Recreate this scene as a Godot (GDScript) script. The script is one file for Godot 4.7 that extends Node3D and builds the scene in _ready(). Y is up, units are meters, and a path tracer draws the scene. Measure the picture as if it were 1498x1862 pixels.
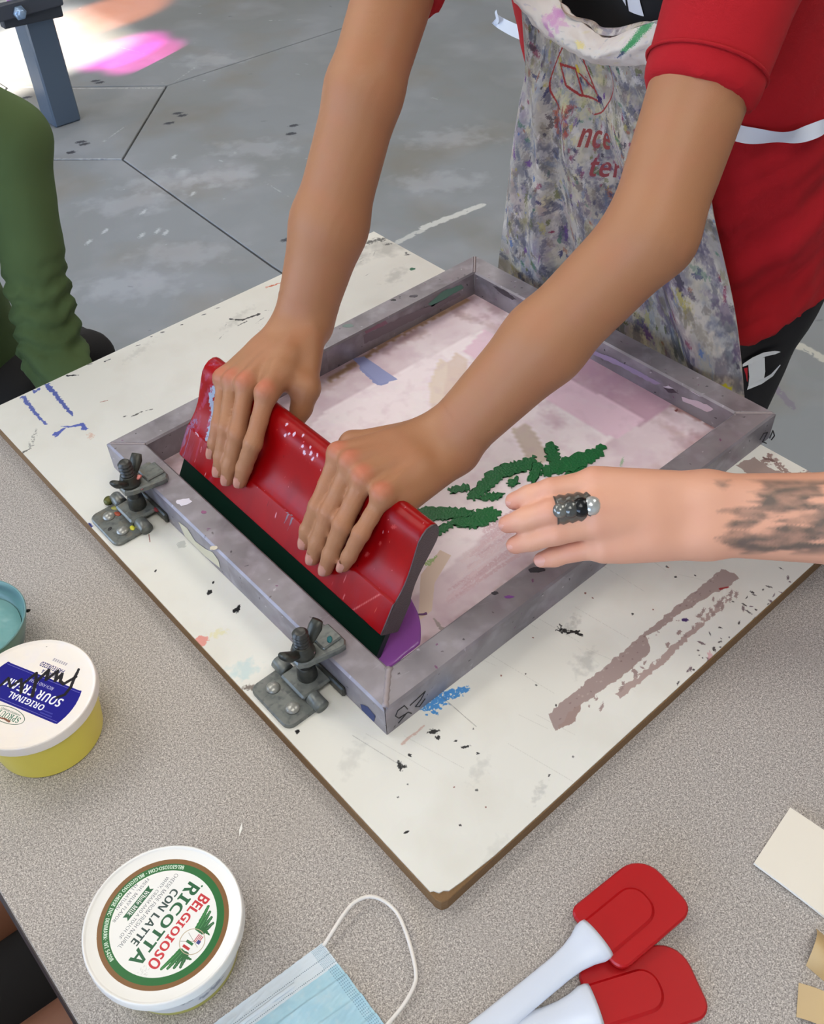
extends Node3D
# A school screen-printing table seen from above: two arms pull a red squeegee over a framed screen.

const YB := 0.754            # top of the white printing board
const YT := 0.737            # top of the table

class MB:
	var v := PackedVector3Array()
	var uv := PackedVector2Array()
	var c := PackedColorArray()
	var idx := PackedInt32Array()
	var mark := 0
	func add(p: Vector3, t := Vector2.ZERO, col := Color.WHITE) -> int:
		v.append(p); uv.append(t); c.append(col)
		return v.size() - 1
	func tri(a: int, b: int, d: int) -> void:
		idx.append(a); idx.append(b); idx.append(d)
	func quad(a: int, b: int, d: int, e: int) -> void:
		tri(a, b, d); tri(a, d, e)
	func flip_from(m: int) -> void:
		for i in range(m, idx.size(), 3):
			var t := idx[i + 1]
			idx[i + 1] = idx[i + 2]
			idx[i + 2] = t
	func closed(m: int) -> void:       # turns the faces since m outwards
		var vol := 0.0
		var o := v[idx[m]]
		for i in range(m, idx.size(), 3):
			vol += (v[idx[i]] - o).dot((v[idx[i + 2]] - o).cross(v[idx[i + 1]] - o))
		if vol < 0.0:
			flip_from(m)
	func facing(m: int, dir: Vector3) -> void:
		var s := Vector3.ZERO
		for i in range(m, idx.size(), 3):
			s += (v[idx[i + 2]] - v[idx[i]]).cross(v[idx[i + 1]] - v[idx[i]])
		if s.dot(dir) < 0.0:
			flip_from(m)
	func poly(pts: Array, away: Vector3, t := []) -> void:     # a flat convex face turned away from a point
		var ids := []
		var mid := Vector3.ZERO
		for i in pts.size():
			ids.append(add(pts[i], t[i] if t.size() > i else Vector2.ZERO))
			mid += pts[i] / pts.size()
		var m := idx.size()
		for i in range(1, pts.size() - 1):
			tri(ids[0], ids[i], ids[i + 1])
		facing(m, mid - away)
	func mesh() -> ArrayMesh:
		var n := PackedVector3Array()
		n.resize(v.size())
		for i in range(0, idx.size(), 3):
			var a := idx[i]
			var b := idx[i + 1]
			var d := idx[i + 2]
			var fn := (v[d] - v[a]).cross(v[b] - v[a])
			n[a] += fn
			n[b] += fn
			n[d] += fn
		for i in n.size():
			n[i] = n[i].normalized() if n[i].length_squared() > 1e-24 else Vector3.UP
		var arr := []
		arr.resize(Mesh.ARRAY_MAX)
		arr[Mesh.ARRAY_VERTEX] = v
		arr[Mesh.ARRAY_NORMAL] = n
		arr[Mesh.ARRAY_TEX_UV] = uv
		arr[Mesh.ARRAY_COLOR] = c
		arr[Mesh.ARRAY_INDEX] = idx
		var me := ArrayMesh.new()
		me.add_surface_from_arrays(Mesh.PRIMITIVE_TRIANGLES, arr)
		return me

var taken := {}
var rng := RandomNumberGenerator.new()
var fn := FastNoiseLite.new()

# ---------------------------------------------------------------- nodes
func numbered(called: String) -> String:
	var k: int = taken.get(called, 0)
	taken[called] = k + 1
	return called if k == 0 else "%s_%03d" % [called, k]

func thing(called: String, label: String, category: String, at := Vector3.ZERO, turn := 0.0, group := "") -> Node3D:
	var o := Node3D.new()
	o.name = numbered(called)
	add_child(o)
	o.position = at
	o.rotation.y = turn
	o.set_meta("label", label)
	o.set_meta("category", category)
	if group:
		o.set_meta("group", group)
	return o

func part(called: String, mb: MB, m: Material, parent: Node3D, label := "") -> MeshInstance3D:
	var o := MeshInstance3D.new()
	o.name = called
	o.mesh = mb.mesh()
	o.material_override = m
	parent.add_child(o, true)
	if label:
		o.set_meta("label", label)
	return o

func single(called: String, mb: MB, m: Material, label: String, category: String, group := "") -> MeshInstance3D:
	var o := part(numbered(called), mb, m, self, label)
	o.set_meta("category", category)
	if group:
		o.set_meta("group", group)
	return o

func struct(called: String, mb: MB, m: Material) -> MeshInstance3D:
	var o := part(called, mb, m, self)
	o.set_meta("kind", "structure")
	return o

# ---------------------------------------------------------------- materials
func rgb(r: float, g: float, b: float) -> Color:
	return Color(r / 255.0, g / 255.0, b / 255.0)

func lin(r: float, g: float, b: float) -> Color:
	return rgb(r, g, b).srgb_to_linear()

func mat(col: Color, rough := 0.6, metal := 0.0, tex: Texture2D = null) -> StandardMaterial3D:
	var m := StandardMaterial3D.new()
	m.albedo_color = col
	m.roughness = rough
	m.metallic = metal
	if tex:
		m.albedo_texture = tex
	return m

func grain(m: StandardMaterial3D, freq: float, depth: float, scale: float) -> StandardMaterial3D:
	var nt := NoiseTexture2D.new()
	nt.width = 256
	nt.height = 256
	nt.seamless = true
	var n := FastNoiseLite.new()
	n.seed = 3
	n.frequency = freq
	n.fractal_octaves = 3
	nt.noise = n
	m.heightmap_enabled = true
	m.heightmap_texture = nt
	m.heightmap_scale = depth
	m.uv1_triplanar = true
	m.uv1_scale = Vector3.ONE * scale
	return m

func tinted(rough: float) -> StandardMaterial3D:     # vertex colours
	var m := mat(Color.WHITE, rough)
	m.vertex_color_use_as_albedo = true
	return m

# ---------------------------------------------------------------- shapes
func box(mb: MB, at: Vector3, size: Vector3, bev := 0.0, bs := Basis.IDENTITY) -> void:
	var h := size / 2.0
	var b := minf(bev, minf(h.x, minf(h.y, h.z)) * 0.95)
	var P := func(x: float, y: float, z: float) -> Vector3: return at + bs * Vector3(x, y, z)
	for s in [-1.0, 1.0]:
		mb.poly([P.call(s * h.x, -h.y + b, -h.z + b), P.call(s * h.x, h.y - b, -h.z + b), P.call(s * h.x, h.y - b, h.z - b), P.call(s * h.x, -h.y + b, h.z - b)], at)
		mb.poly([P.call(-h.x + b, s * h.y, -h.z + b), P.call(h.x - b, s * h.y, -h.z + b), P.call(h.x - b, s * h.y, h.z - b), P.call(-h.x + b, s * h.y, h.z - b)], at)
		mb.poly([P.call(-h.x + b, -h.y + b, s * h.z), P.call(h.x - b, -h.y + b, s * h.z), P.call(h.x - b, h.y - b, s * h.z), P.call(-h.x + b, h.y - b, s * h.z)], at)
		if b > 0.0:
			for t in [-1.0, 1.0]:
				mb.poly([P.call(s * h.x, t * (h.y - b), -h.z + b), P.call(s * h.x, t * (h.y - b), h.z - b), P.call(s * (h.x - b), t * h.y, h.z - b), P.call(s * (h.x - b), t * h.y, -h.z + b)], at)
				mb.poly([P.call(s * h.x, -h.y + b, t * (h.z - b)), P.call(s * h.x, h.y - b, t * (h.z - b)), P.call(s * (h.x - b), h.y - b, t * h.z), P.call(s * (h.x - b), -h.y + b, t * h.z)], at)
				mb.poly([P.call(-h.x + b, s * h.y, t * (h.z - b)), P.call(h.x - b, s * h.y, t * (h.z - b)), P.call(h.x - b, s * (h.y - b), t * h.z), P.call(-h.x + b, s * (h.y - b), t * h.z)], at)
				for r in [-1.0, 1.0]:
					mb.poly([P.call(s * h.x, t * (h.y - b), r * (h.z - b)), P.call(s * (h.x - b), t * h.y, r * (h.z - b)), P.call(s * (h.x - b), t * (h.y - b), r * h.z)], at)

func tube(mb: MB, pts: Array, radii: Array, seg := 12, flat := 1.0, col := Color.WHITE) -> void:
	var m := mb.idx.size()
	var n := pts.size()
	var side := Vector3.ZERO
	var rings := []
	for i in n:
		var d: Vector3 = (pts[mini(i + 1, n - 1)] - pts[maxi(i - 1, 0)]).normalized()
		if side == Vector3.ZERO:
			side = d.cross(Vector3.UP if absf(d.y) < 0.9 else Vector3.RIGHT).normalized()
		side = (side - d * side.dot(d)).normalized()
		var up := d.cross(side)
		var ring := []
		for k in seg:
			var a := TAU * k / seg
			ring.append(mb.add(pts[i] + (side * cos(a) + up * sin(a) * flat) * radii[i], Vector2(float(k) / seg, float(i) / n), col))
		rings.append(ring)
	for i in n - 1:
		for k in seg:
			mb.quad(rings[i][k], rings[i][(k + 1) % seg], rings[i + 1][(k + 1) % seg], rings[i + 1][k])
	for e in [0, n - 1]:
		var c := mb.add(pts[e], Vector2.ZERO, col)
		for k in seg:
			if e == 0:
				mb.tri(c, rings[e][(k + 1) % seg], rings[e][k])
			else:
				mb.tri(c, rings[e][k], rings[e][(k + 1) % seg])
	mb.closed(m)

func lathe(mb: MB, at: Vector3, prof: Array, seg := 48, planar := Transform2D.IDENTITY, bs := Basis.IDENTITY) -> void:
	# prof: points (radius, height); sharp corners are given twice
	var m := mb.idx.size()
	var rings := []
	for p in prof:
		var ring := []
		for k in seg:
			var a := TAU * k / seg
			var q := Vector3(cos(a) * p.x, p.y, sin(a) * p.x)
			ring.append(mb.add(at + bs * q, planar * Vector2(q.x, q.z)))
		rings.append(ring)
	for i in prof.size() - 1:
		if (prof[i] - prof[i + 1]).length() < 1e-7:
			continue
		for k in seg:
			mb.quad(rings[i][k], rings[i][(k + 1) % seg], rings[i + 1][(k + 1) % seg], rings[i + 1][k])
	mb.closed(m)

func prism(mb: MB, pts: Array, y0: float, y1: float, bev := 0.0, uvf = null) -> void:
	# an upright slab on an outline of (x, z) points, its upper edge bevelled
	var pa := PackedVector2Array(pts)
	if Geometry2D.is_polygon_clockwise(pa):
		pa.reverse()
	var top := pa
	if bev > 0.0:
		var o := Geometry2D.offset_polygon(pa, -bev)
		if o.size() == 1 and o[0].size() == pa.size():
			top = o[0]
			var best := 0
			for i in top.size():
				if top[i].distance_squared_to(pa[0]) < top[best].distance_squared_to(pa[0]):
					best = i
			var turned := PackedVector2Array()
			for i in top.size():
				turned.append(top[(i + best) % top.size()])
			if turned.size() > 2 and turned[1].distance_to(pa[1]) > turned[turned.size() - 1].distance_to(pa[1]):
				turned.reverse()
				turned.insert(0, turned[turned.size() - 1])
				turned.remove_at(turned.size() - 1)
			top = turned
	var n := pa.size()
	var area := 0.0
	for i in n:
		area += pa[i].cross(pa[(i + 1) % n])
	var T := func(p: Vector2) -> Vector2: return uvf.call(p) if uvf != null else p
	for lid in [[top, y1, Vector3.UP], [pa, y0, Vector3.DOWN]]:
		var tr := Geometry2D.triangulate_polygon(lid[0])
		var ids := []
		for p in lid[0]:
			ids.append(mb.add(Vector3(p.x, lid[1], p.y), T.call(p)))
		var m := mb.idx.size()
		for i in range(0, tr.size(), 3):
			mb.tri(ids[tr[i]], ids[tr[i + 1]], ids[tr[i + 2]])
		if mb.idx.size() > m:
			mb.facing(m, lid[2])
	for i in n:
		var j := (i + 1) % n
		var e := pa[j] - pa[i]
		var outw := Vector3(e.y, 0.0, -e.x) * signf(area)
		var yb := y1 - bev if top != pa else y1
		var m := mb.idx.size()
		mb.quad(mb.add(Vector3(pa[i].x, y0, pa[i].y), T.call(pa[i])), mb.add(Vector3(pa[j].x, y0, pa[j].y), T.call(pa[j])), mb.add(Vector3(pa[j].x, yb, pa[j].y), T.call(pa[j])), mb.add(Vector3(pa[i].x, yb, pa[i].y), T.call(pa[i])))
		mb.facing(m, outw)
		if top != pa:
			m = mb.idx.size()
			mb.quad(mb.add(Vector3(pa[i].x, yb, pa[i].y), T.call(pa[i])), mb.add(Vector3(pa[j].x, yb, pa[j].y), T.call(pa[j])), mb.add(Vector3(top[j].x, y1, top[j].y), T.call(pa[j])), mb.add(Vector3(top[i].x, y1, top[i].y), T.call(pa[i])))
			mb.facing(m, outw + Vector3.UP * 0.5 * outw.length())

func rounded(w: float, d: float, r: float, at := Vector2.ZERO, seg := 5) -> Array:
	var out := []
	for q in 4:
		var s: Vector2 = [Vector2(1, 1), Vector2(-1, 1), Vector2(-1, -1), Vector2(1, -1)][q]
		for k in seg + 1:
			var a := PI / 2.0 * (q + float(k) / seg)
			out.append(at + Vector2(s.x * (w / 2.0 - r), s.y * (d / 2.0 - r)) + Vector2(cos(a), sin(a)) * r)
	return out

func sheet(mb: MB, nu: int, nv: int, f: Callable, dir: Vector3, thick := 0.0) -> void:
	# a cloth or a film: f(u, v) gives the place; with a thickness it gets a back and rims
	var m := mb.idx.size()
	var ids := []
	for j in nv + 1:
		for i in nu + 1:
			var t := Vector2(float(i) / nu, float(j) / nv)
			ids.append(mb.add(f.call(t.x, t.y), t))
	for j in nv:
		for i in nu:
			var a := j * (nu + 1) + i
			mb.quad(ids[a], ids[a + 1], ids[a + nu + 2], ids[a + nu + 1])
	mb.facing(m, dir)
	if thick > 0.0:
		var off := dir.normalized() * -thick
		var m2 := mb.idx.size()
		var back := []
		for k in ids:
			back.append(mb.add(mb.v[k] + off, mb.uv[k]))
		for j in nv:
			for i in nu:
				var a := j * (nu + 1) + i
				mb.quad(back[a], back[a + 1], back[a + nu + 2], back[a + nu + 1])
		mb.facing(m2, -dir)
		var rim := []
		for i in nu + 1: rim.append(i)
		for j in range(1, nv + 1): rim.append(j * (nu + 1) + nu)
		for i in range(nu - 1, -1, -1): rim.append(nv * (nu + 1) + i)
		for j in range(nv - 1, -1, -1): rim.append(j * (nu + 1))
		var mid := (mb.v[ids[0]] + mb.v[ids[ids.size() - 1]]) / 2.0
		for i in rim.size() - 1:
			mb.poly([mb.v[ids[rim[i]]], mb.v[ids[rim[i + 1]]], mb.v[back[rim[i + 1]]], mb.v[back[rim[i]]]], mid, [mb.uv[ids[rim[i]]], mb.uv[ids[rim[i + 1]]], mb.uv[ids[rim[i + 1]]], mb.uv[ids[rim[i]]]])

# ---------------------------------------------------------------- flesh and cloth: tapered bones joined smoothly, meshed as surface nets
# bone: [a, b, radius a, radius b, blend, flat end?]
func nets(mb: MB, bones: Array, cell: float, keep: Array, colour: Callable, fold = null, relax := 1) -> void:
	var lo := Vector3.ONE * 1e9
	var hi := -lo
	for b in bones:
		var r: float = maxf(b[2], b[3]) + cell * 3.0
		for e in [b[0], b[1]]:
			lo = lo.min(e - Vector3.ONE * r)
			hi = hi.max(e + Vector3.ONE * r)
	var nx := int((hi.x - lo.x) / cell) + 2
	var ny := int((hi.y - lo.y) / cell) + 2
	var nz := int((hi.z - lo.z) / cell) + 2
	var sx := 1
	var sy := nx
	var sz := nx * ny
	var g := PackedFloat32Array()
	g.resize(nx * ny * nz)
	g.fill(1.0)
	for b in bones:
		var a: Vector3 = b[0]
		var ba: Vector3 = b[1] - a
		var ra: float = b[2]
		var dr: float = b[3] - ra
		var k: float = b[4]
		var flat: bool = b.size() > 5
		var dir := ba.normalized()
		var inv := 1.0 / maxf(ba.length_squared(), 1e-12)
		var r := maxf(ra, b[3]) + k + cell * 2.5
		var l: Vector3 = ((a.min(b[1]) - Vector3.ONE * r - lo) / cell).floor().max(Vector3.ZERO)
		var h: Vector3 = ((a.max(b[1]) + Vector3.ONE * r - lo) / cell).ceil().min(Vector3(nx - 1, ny - 1, nz - 1))
		for z in range(int(l.z), int(h.z) + 1):
			for y in range(int(l.y), int(h.y) + 1):
				var at := z * sz + y * sy + int(l.x)
				for x in range(int(l.x), int(h.x) + 1):
					var p := lo + Vector3(x, y, z) * cell - a
					var t := clampf(p.dot(ba) * inv, 0.0, 1.0)
					var d := (p - ba * t).length() - ra - dr * t
					if flat:
						d = maxf(d, (p - ba).dot(dir))
					var o := g[at]
					if d - o > k:
						at += 1
						continue
					var hh := maxf(k - absf(d - o), 0.0)
					g[at] = minf(d, o) - hh * hh / (4.0 * k)
					at += 1
	var cellid := PackedInt32Array()
	cellid.resize(nx * ny * nz)
	cellid.fill(-1)
	var off := [0, sx, sy, sx + sy, sz, sx + sz, sy + sz, sx + sy + sz]
	var cor := [Vector3(0, 0, 0), Vector3(1, 0, 0), Vector3(0, 1, 0), Vector3(1, 1, 0), Vector3(0, 0, 1), Vector3(1, 0, 1), Vector3(0, 1, 1), Vector3(1, 1, 1)]
	var edges := [[0, 1], [2, 3], [4, 5], [6, 7], [0, 2], [1, 3], [4, 6], [5, 7], [0, 4], [1, 5], [2, 6], [3, 7]]
	var verts := PackedVector3Array()
	var far := cell * 1.8
	for z in nz - 1:
		for y in ny - 1:
			var row := z * sz + y * sy
			for x in nx - 1:
				var at := row + x
				var g0 := g[at]
				if g0 > far or g0 < -far:
					continue
				var inside := 0
				for q in 8:
					if g[at + off[q]] < 0.0:
						inside += 1
				if inside == 0 or inside == 8:
					continue
				var here := lo + Vector3(x + 0.5, y + 0.5, z + 0.5) * cell
				var out := false
				for kp in keep:
					if (here - kp[0]).dot(kp[1]) < 0.0:
						out = true
						break
				if out:
					continue
				var s := Vector3.ZERO
				var n := 0
				for e in edges:
					var va := g[at + off[e[0]]]
					var vb := g[at + off[e[1]]]
					if (va < 0.0) != (vb < 0.0):
						s += cor[e[0]].lerp(cor[e[1]], va / (va - vb))
						n += 1
				cellid[at] = verts.size()
				verts.append(lo + (Vector3(x, y, z) + s / n) * cell)
	var ix := PackedInt32Array()
	for z in range(1, nz - 1):
		for y in range(1, ny - 1):
			for x in range(1, nx - 1):
				var at := z * sz + y * sy + x
				if cellid[at] < 0 and g[at] > far:
					continue
				var s0 := g[at] < 0.0
				for axis in 3:
					var step: int = [sx, sy, sz][axis]
					if (g[at + step] < 0.0) == s0:
						continue
					var u: int = [sy, sz, sx][axis]
					var w: int = [sz, sx, sy][axis]
					var q0 := cellid[at]
					var q1 := cellid[at - u]
					var q2 := cellid[at - u - w]
					var q3 := cellid[at - w]
					if q0 < 0 or q1 < 0 or q2 < 0 or q3 < 0:
						continue
					if s0:
						ix.append_array(PackedInt32Array([q0, q2, q1, q0, q3, q2]))
					else:
						ix.append_array(PackedInt32Array([q0, q1, q2, q0, q2, q3]))
	for it in relax:
		var sum := PackedVector3Array()
		sum.resize(verts.size())
		var cnt := PackedInt32Array()
		cnt.resize(verts.size())
		for i in range(0, ix.size(), 3):
			for q in 3:
				var a2 := ix[i + q]
				sum[a2] += verts[ix[i + (q + 1) % 3]]
				cnt[a2] += 1
		for i in verts.size():
			if cnt[i] > 2:
				verts[i] = verts[i].lerp(sum[i] / cnt[i], 0.5)
	if fold != null:
		var nn := PackedVector3Array()
		nn.resize(verts.size())
		for i in range(0, ix.size(), 3):
			var f3 := (verts[ix[i + 2]] - verts[ix[i]]).cross(verts[ix[i + 1]] - verts[ix[i]])
			for q in 3:
				nn[ix[i + q]] += f3
		for i in verts.size():
			verts[i] += nn[i].normalized() * fold.call(verts[i])
	var base := mb.v.size()
	for p in verts:
		mb.add(p, Vector2.ZERO, colour.call(p))
	for i in ix:
		mb.idx.append(base + i)

# ---------------------------------------------------------------- print and stains
func picture(w: int, h: int, col: Color) -> Image:
	var im := Image.create(w, h, false, Image.FORMAT_RGB8)
	im.fill(col)
	return im

func cloud(im: Image, tint: Color, freq: float, low: float, high: float, most: float, sd := 1) -> void:
	# soft patches of another colour, laid on through a noise
	fn.seed = sd
	fn.frequency = freq
	fn.fractal_octaves = 4
	var nz := fn.get_image(im.get_width() / 4, im.get_height() / 4, false, false, false)
	nz.resize(im.get_width(), im.get_height(), Image.INTERPOLATE_BILINEAR)
	var over := nz.get_data()
	var data := im.get_data()
	var w := im.get_width()
	var tr := tint.r * 255.0
	var tg := tint.g * 255.0
	var tb := tint.b * 255.0
	var span := 1.0 / (high - low)
	for i in over.size():
		var a := (over[i] / 255.0 - low) * span
		if a <= 0.0:
			continue
		a = minf(a, 1.0) * most
		var k := i * 3
		data[k] = int(data[k] + (tr - data[k]) * a)
		data[k + 1] = int(data[k + 1] + (tg - data[k + 1]) * a)
		data[k + 2] = int(data[k + 2] + (tb - data[k + 2]) * a)
	im.set_data(w, im.get_height(), false, Image.FORMAT_RGB8, data)

func dab(im: Image, at: Vector2, rx: float, ry: float, ang: float, col: Color, most := 1.0, rough := 0.35, soft := 0.15) -> void:
	# a blot with a ragged outline
	var r := maxf(rx, ry) * (1.0 + rough) + 1.0
	var ca := cos(ang)
	var sa := sin(ang)
	var w := im.get_width()
	var h := im.get_height()
	var nf := 1.6 / maxf(2.0, minf(rx, ry))
	for y in range(maxi(0, int(at.y - r)), mini(h, int(at.y + r) + 1)):
		for x in range(maxi(0, int(at.x - r)), mini(w, int(at.x + r) + 1)):
			var d := Vector2(x, y) - at
			var q := Vector2((d.x * ca + d.y * sa) / rx, (d.y * ca - d.x * sa) / ry)
			var l := q.length()
			if l > 1.0 + rough:
				continue
			l += fn.get_noise_2d(x * nf * 60.0, y * nf * 60.0) * rough
			if l < 1.0:
				var a := minf((1.0 - l) / maxf(soft, 0.01), 1.0) * most
				im.set_pixel(x, y, im.get_pixel(x, y).lerp(col, a))

func stroke(im: Image, pts: Array, w0: float, w1: float, col: Color, most := 1.0, rough := 0.3, dry := 0.0) -> void:
	var total := 0.0
	for i in pts.size() - 1:
		total += pts[i].distance_to(pts[i + 1])
	var run := 0.0
	for i in pts.size() - 1:
		var a: Vector2 = pts[i]
		var b: Vector2 = pts[i + 1]
		var ab := b - a
		var len2 := maxf(ab.length_squared(), 1e-6)
		var wm := maxf(w0, w1) * (1.0 + rough) + 1.0
		for y in range(maxi(0, int(minf(a.y, b.y) - wm)), mini(im.get_height(), int(maxf(a.y, b.y) + wm) + 1)):
			for x in range(maxi(0, int(minf(a.x, b.x) - wm)), mini(im.get_width(), int(maxf(a.x, b.x) + wm) + 1)):
				var p := Vector2(x, y) - a
				var t := clampf(p.dot(ab) / len2, 0.0, 1.0)
				var d := (p - ab * t).length()
				var f := (run + sqrt(len2) * t) / maxf(total, 0.01)
				var ww := lerpf(w0, w1, f) * (1.0 + rough * fn.get_noise_2d(x * 8.0, y * 8.0) * 2.0)
				if d < ww:
					if dry > 0.0 and fn.get_noise_2d(x * 14.0 + 300.0, y * 14.0) < dry * 1.2 - 0.6:
						continue
					var al := clampf(ww - d, 0.0, 1.0) * most
					im.set_pixel(x, y, im.get_pixel(x, y).lerp(col, al))
		run += sqrt(len2)

func fill_tri(im: Image, a: Vector2, b: Vector2, c: Vector2, col: Color) -> void:
	var area := (b - a).cross(c - a)
	if absf(area) < 1e-6:
		return
	var y0 := maxi(0, int(floor(minf(a.y, minf(b.y, c.y)))))
	var y1 := mini(im.get_height() - 1, int(ceil(maxf(a.y, maxf(b.y, c.y)))))
	var x0 := maxi(0, int(floor(minf(a.x, minf(b.x, c.x)))))
	var x1 := mini(im.get_width() - 1, int(ceil(maxf(a.x, maxf(b.x, c.x)))))
	for y in range(y0, y1 + 1):
		for x in range(x0, x1 + 1):
			var p := Vector2(x + 0.5, y + 0.5)
			var u := (b - a).cross(p - a) / area
			var v := (c - b).cross(p - b) / area
			var w := (a - c).cross(p - c) / area
			if u >= -0.001 and v >= -0.001 and w >= -0.001:
				im.set_pixel(x, y, col)

func torn(pts: Array, step: float, jag: float) -> Array:
	var out := []
	for i in pts.size():
		var a: Vector2 = pts[i]
		var b: Vector2 = pts[(i + 1) % pts.size()]
		var n := maxi(1, int(a.distance_to(b) / step))
		var s := (b - a).normalized().orthogonal()
		for k in n:
			out.append(a.lerp(b, float(k) / n) + s * rng.randf_range(-jag, jag) * (0.3 if k == 0 else 1.0))
	return out

func fill_poly(im: Image, pts: Array, col: Color) -> void:
	var pa := PackedVector2Array(pts)
	var tr := Geometry2D.triangulate_polygon(pa)
	for i in range(0, tr.size(), 3):
		fill_tri(im, pa[tr[i]], pa[tr[i + 1]], pa[tr[i + 2]], col)

var fonts := {}
func letters(text: String, face: String) -> Array:
	var key := face + "|" + text
	if not fonts.has(key):
		var tm := TextMesh.new()
		var sf := SystemFont.new()
		sf.font_names = [face.split("*")[0]]
		sf.font_weight = 700 if face.contains("*") else 400
		tm.font = sf
		tm.font_size = 48
		tm.pixel_size = 1.0
		tm.depth = 0.0
		tm.curve_step = 3.0
		tm.text = text
		var arr := tm.get_mesh_arrays()
		fonts[key] = [arr[Mesh.ARRAY_VERTEX], tm.get_aabb()]
	return fonts[key]

func write(im: Image, text: String, xf: Transform2D, width: float, height: float, col: Color, face := "Droid Sans*") -> void:
	# fits the words into a box of that width and cap height round xf's origin (y up)
	var l := letters(text, face)
	var vs: PackedVector3Array = l[0]
	var bb: AABB = l[1]
	var mid := bb.position + bb.size / 2.0
	var k := Vector2(width / bb.size.x, height / bb.size.y)
	for i in range(0, vs.size(), 3):
		var q := []
		for j in 3:
			q.append(xf * Vector2((vs[i + j].x - mid.x) * k.x, (vs[i + j].y - mid.y) * k.y))
		fill_tri(im, q[0], q[1], q[2], col)

func tex(im: Image) -> ImageTexture:
	return ImageTexture.create_from_image(im)

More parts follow.
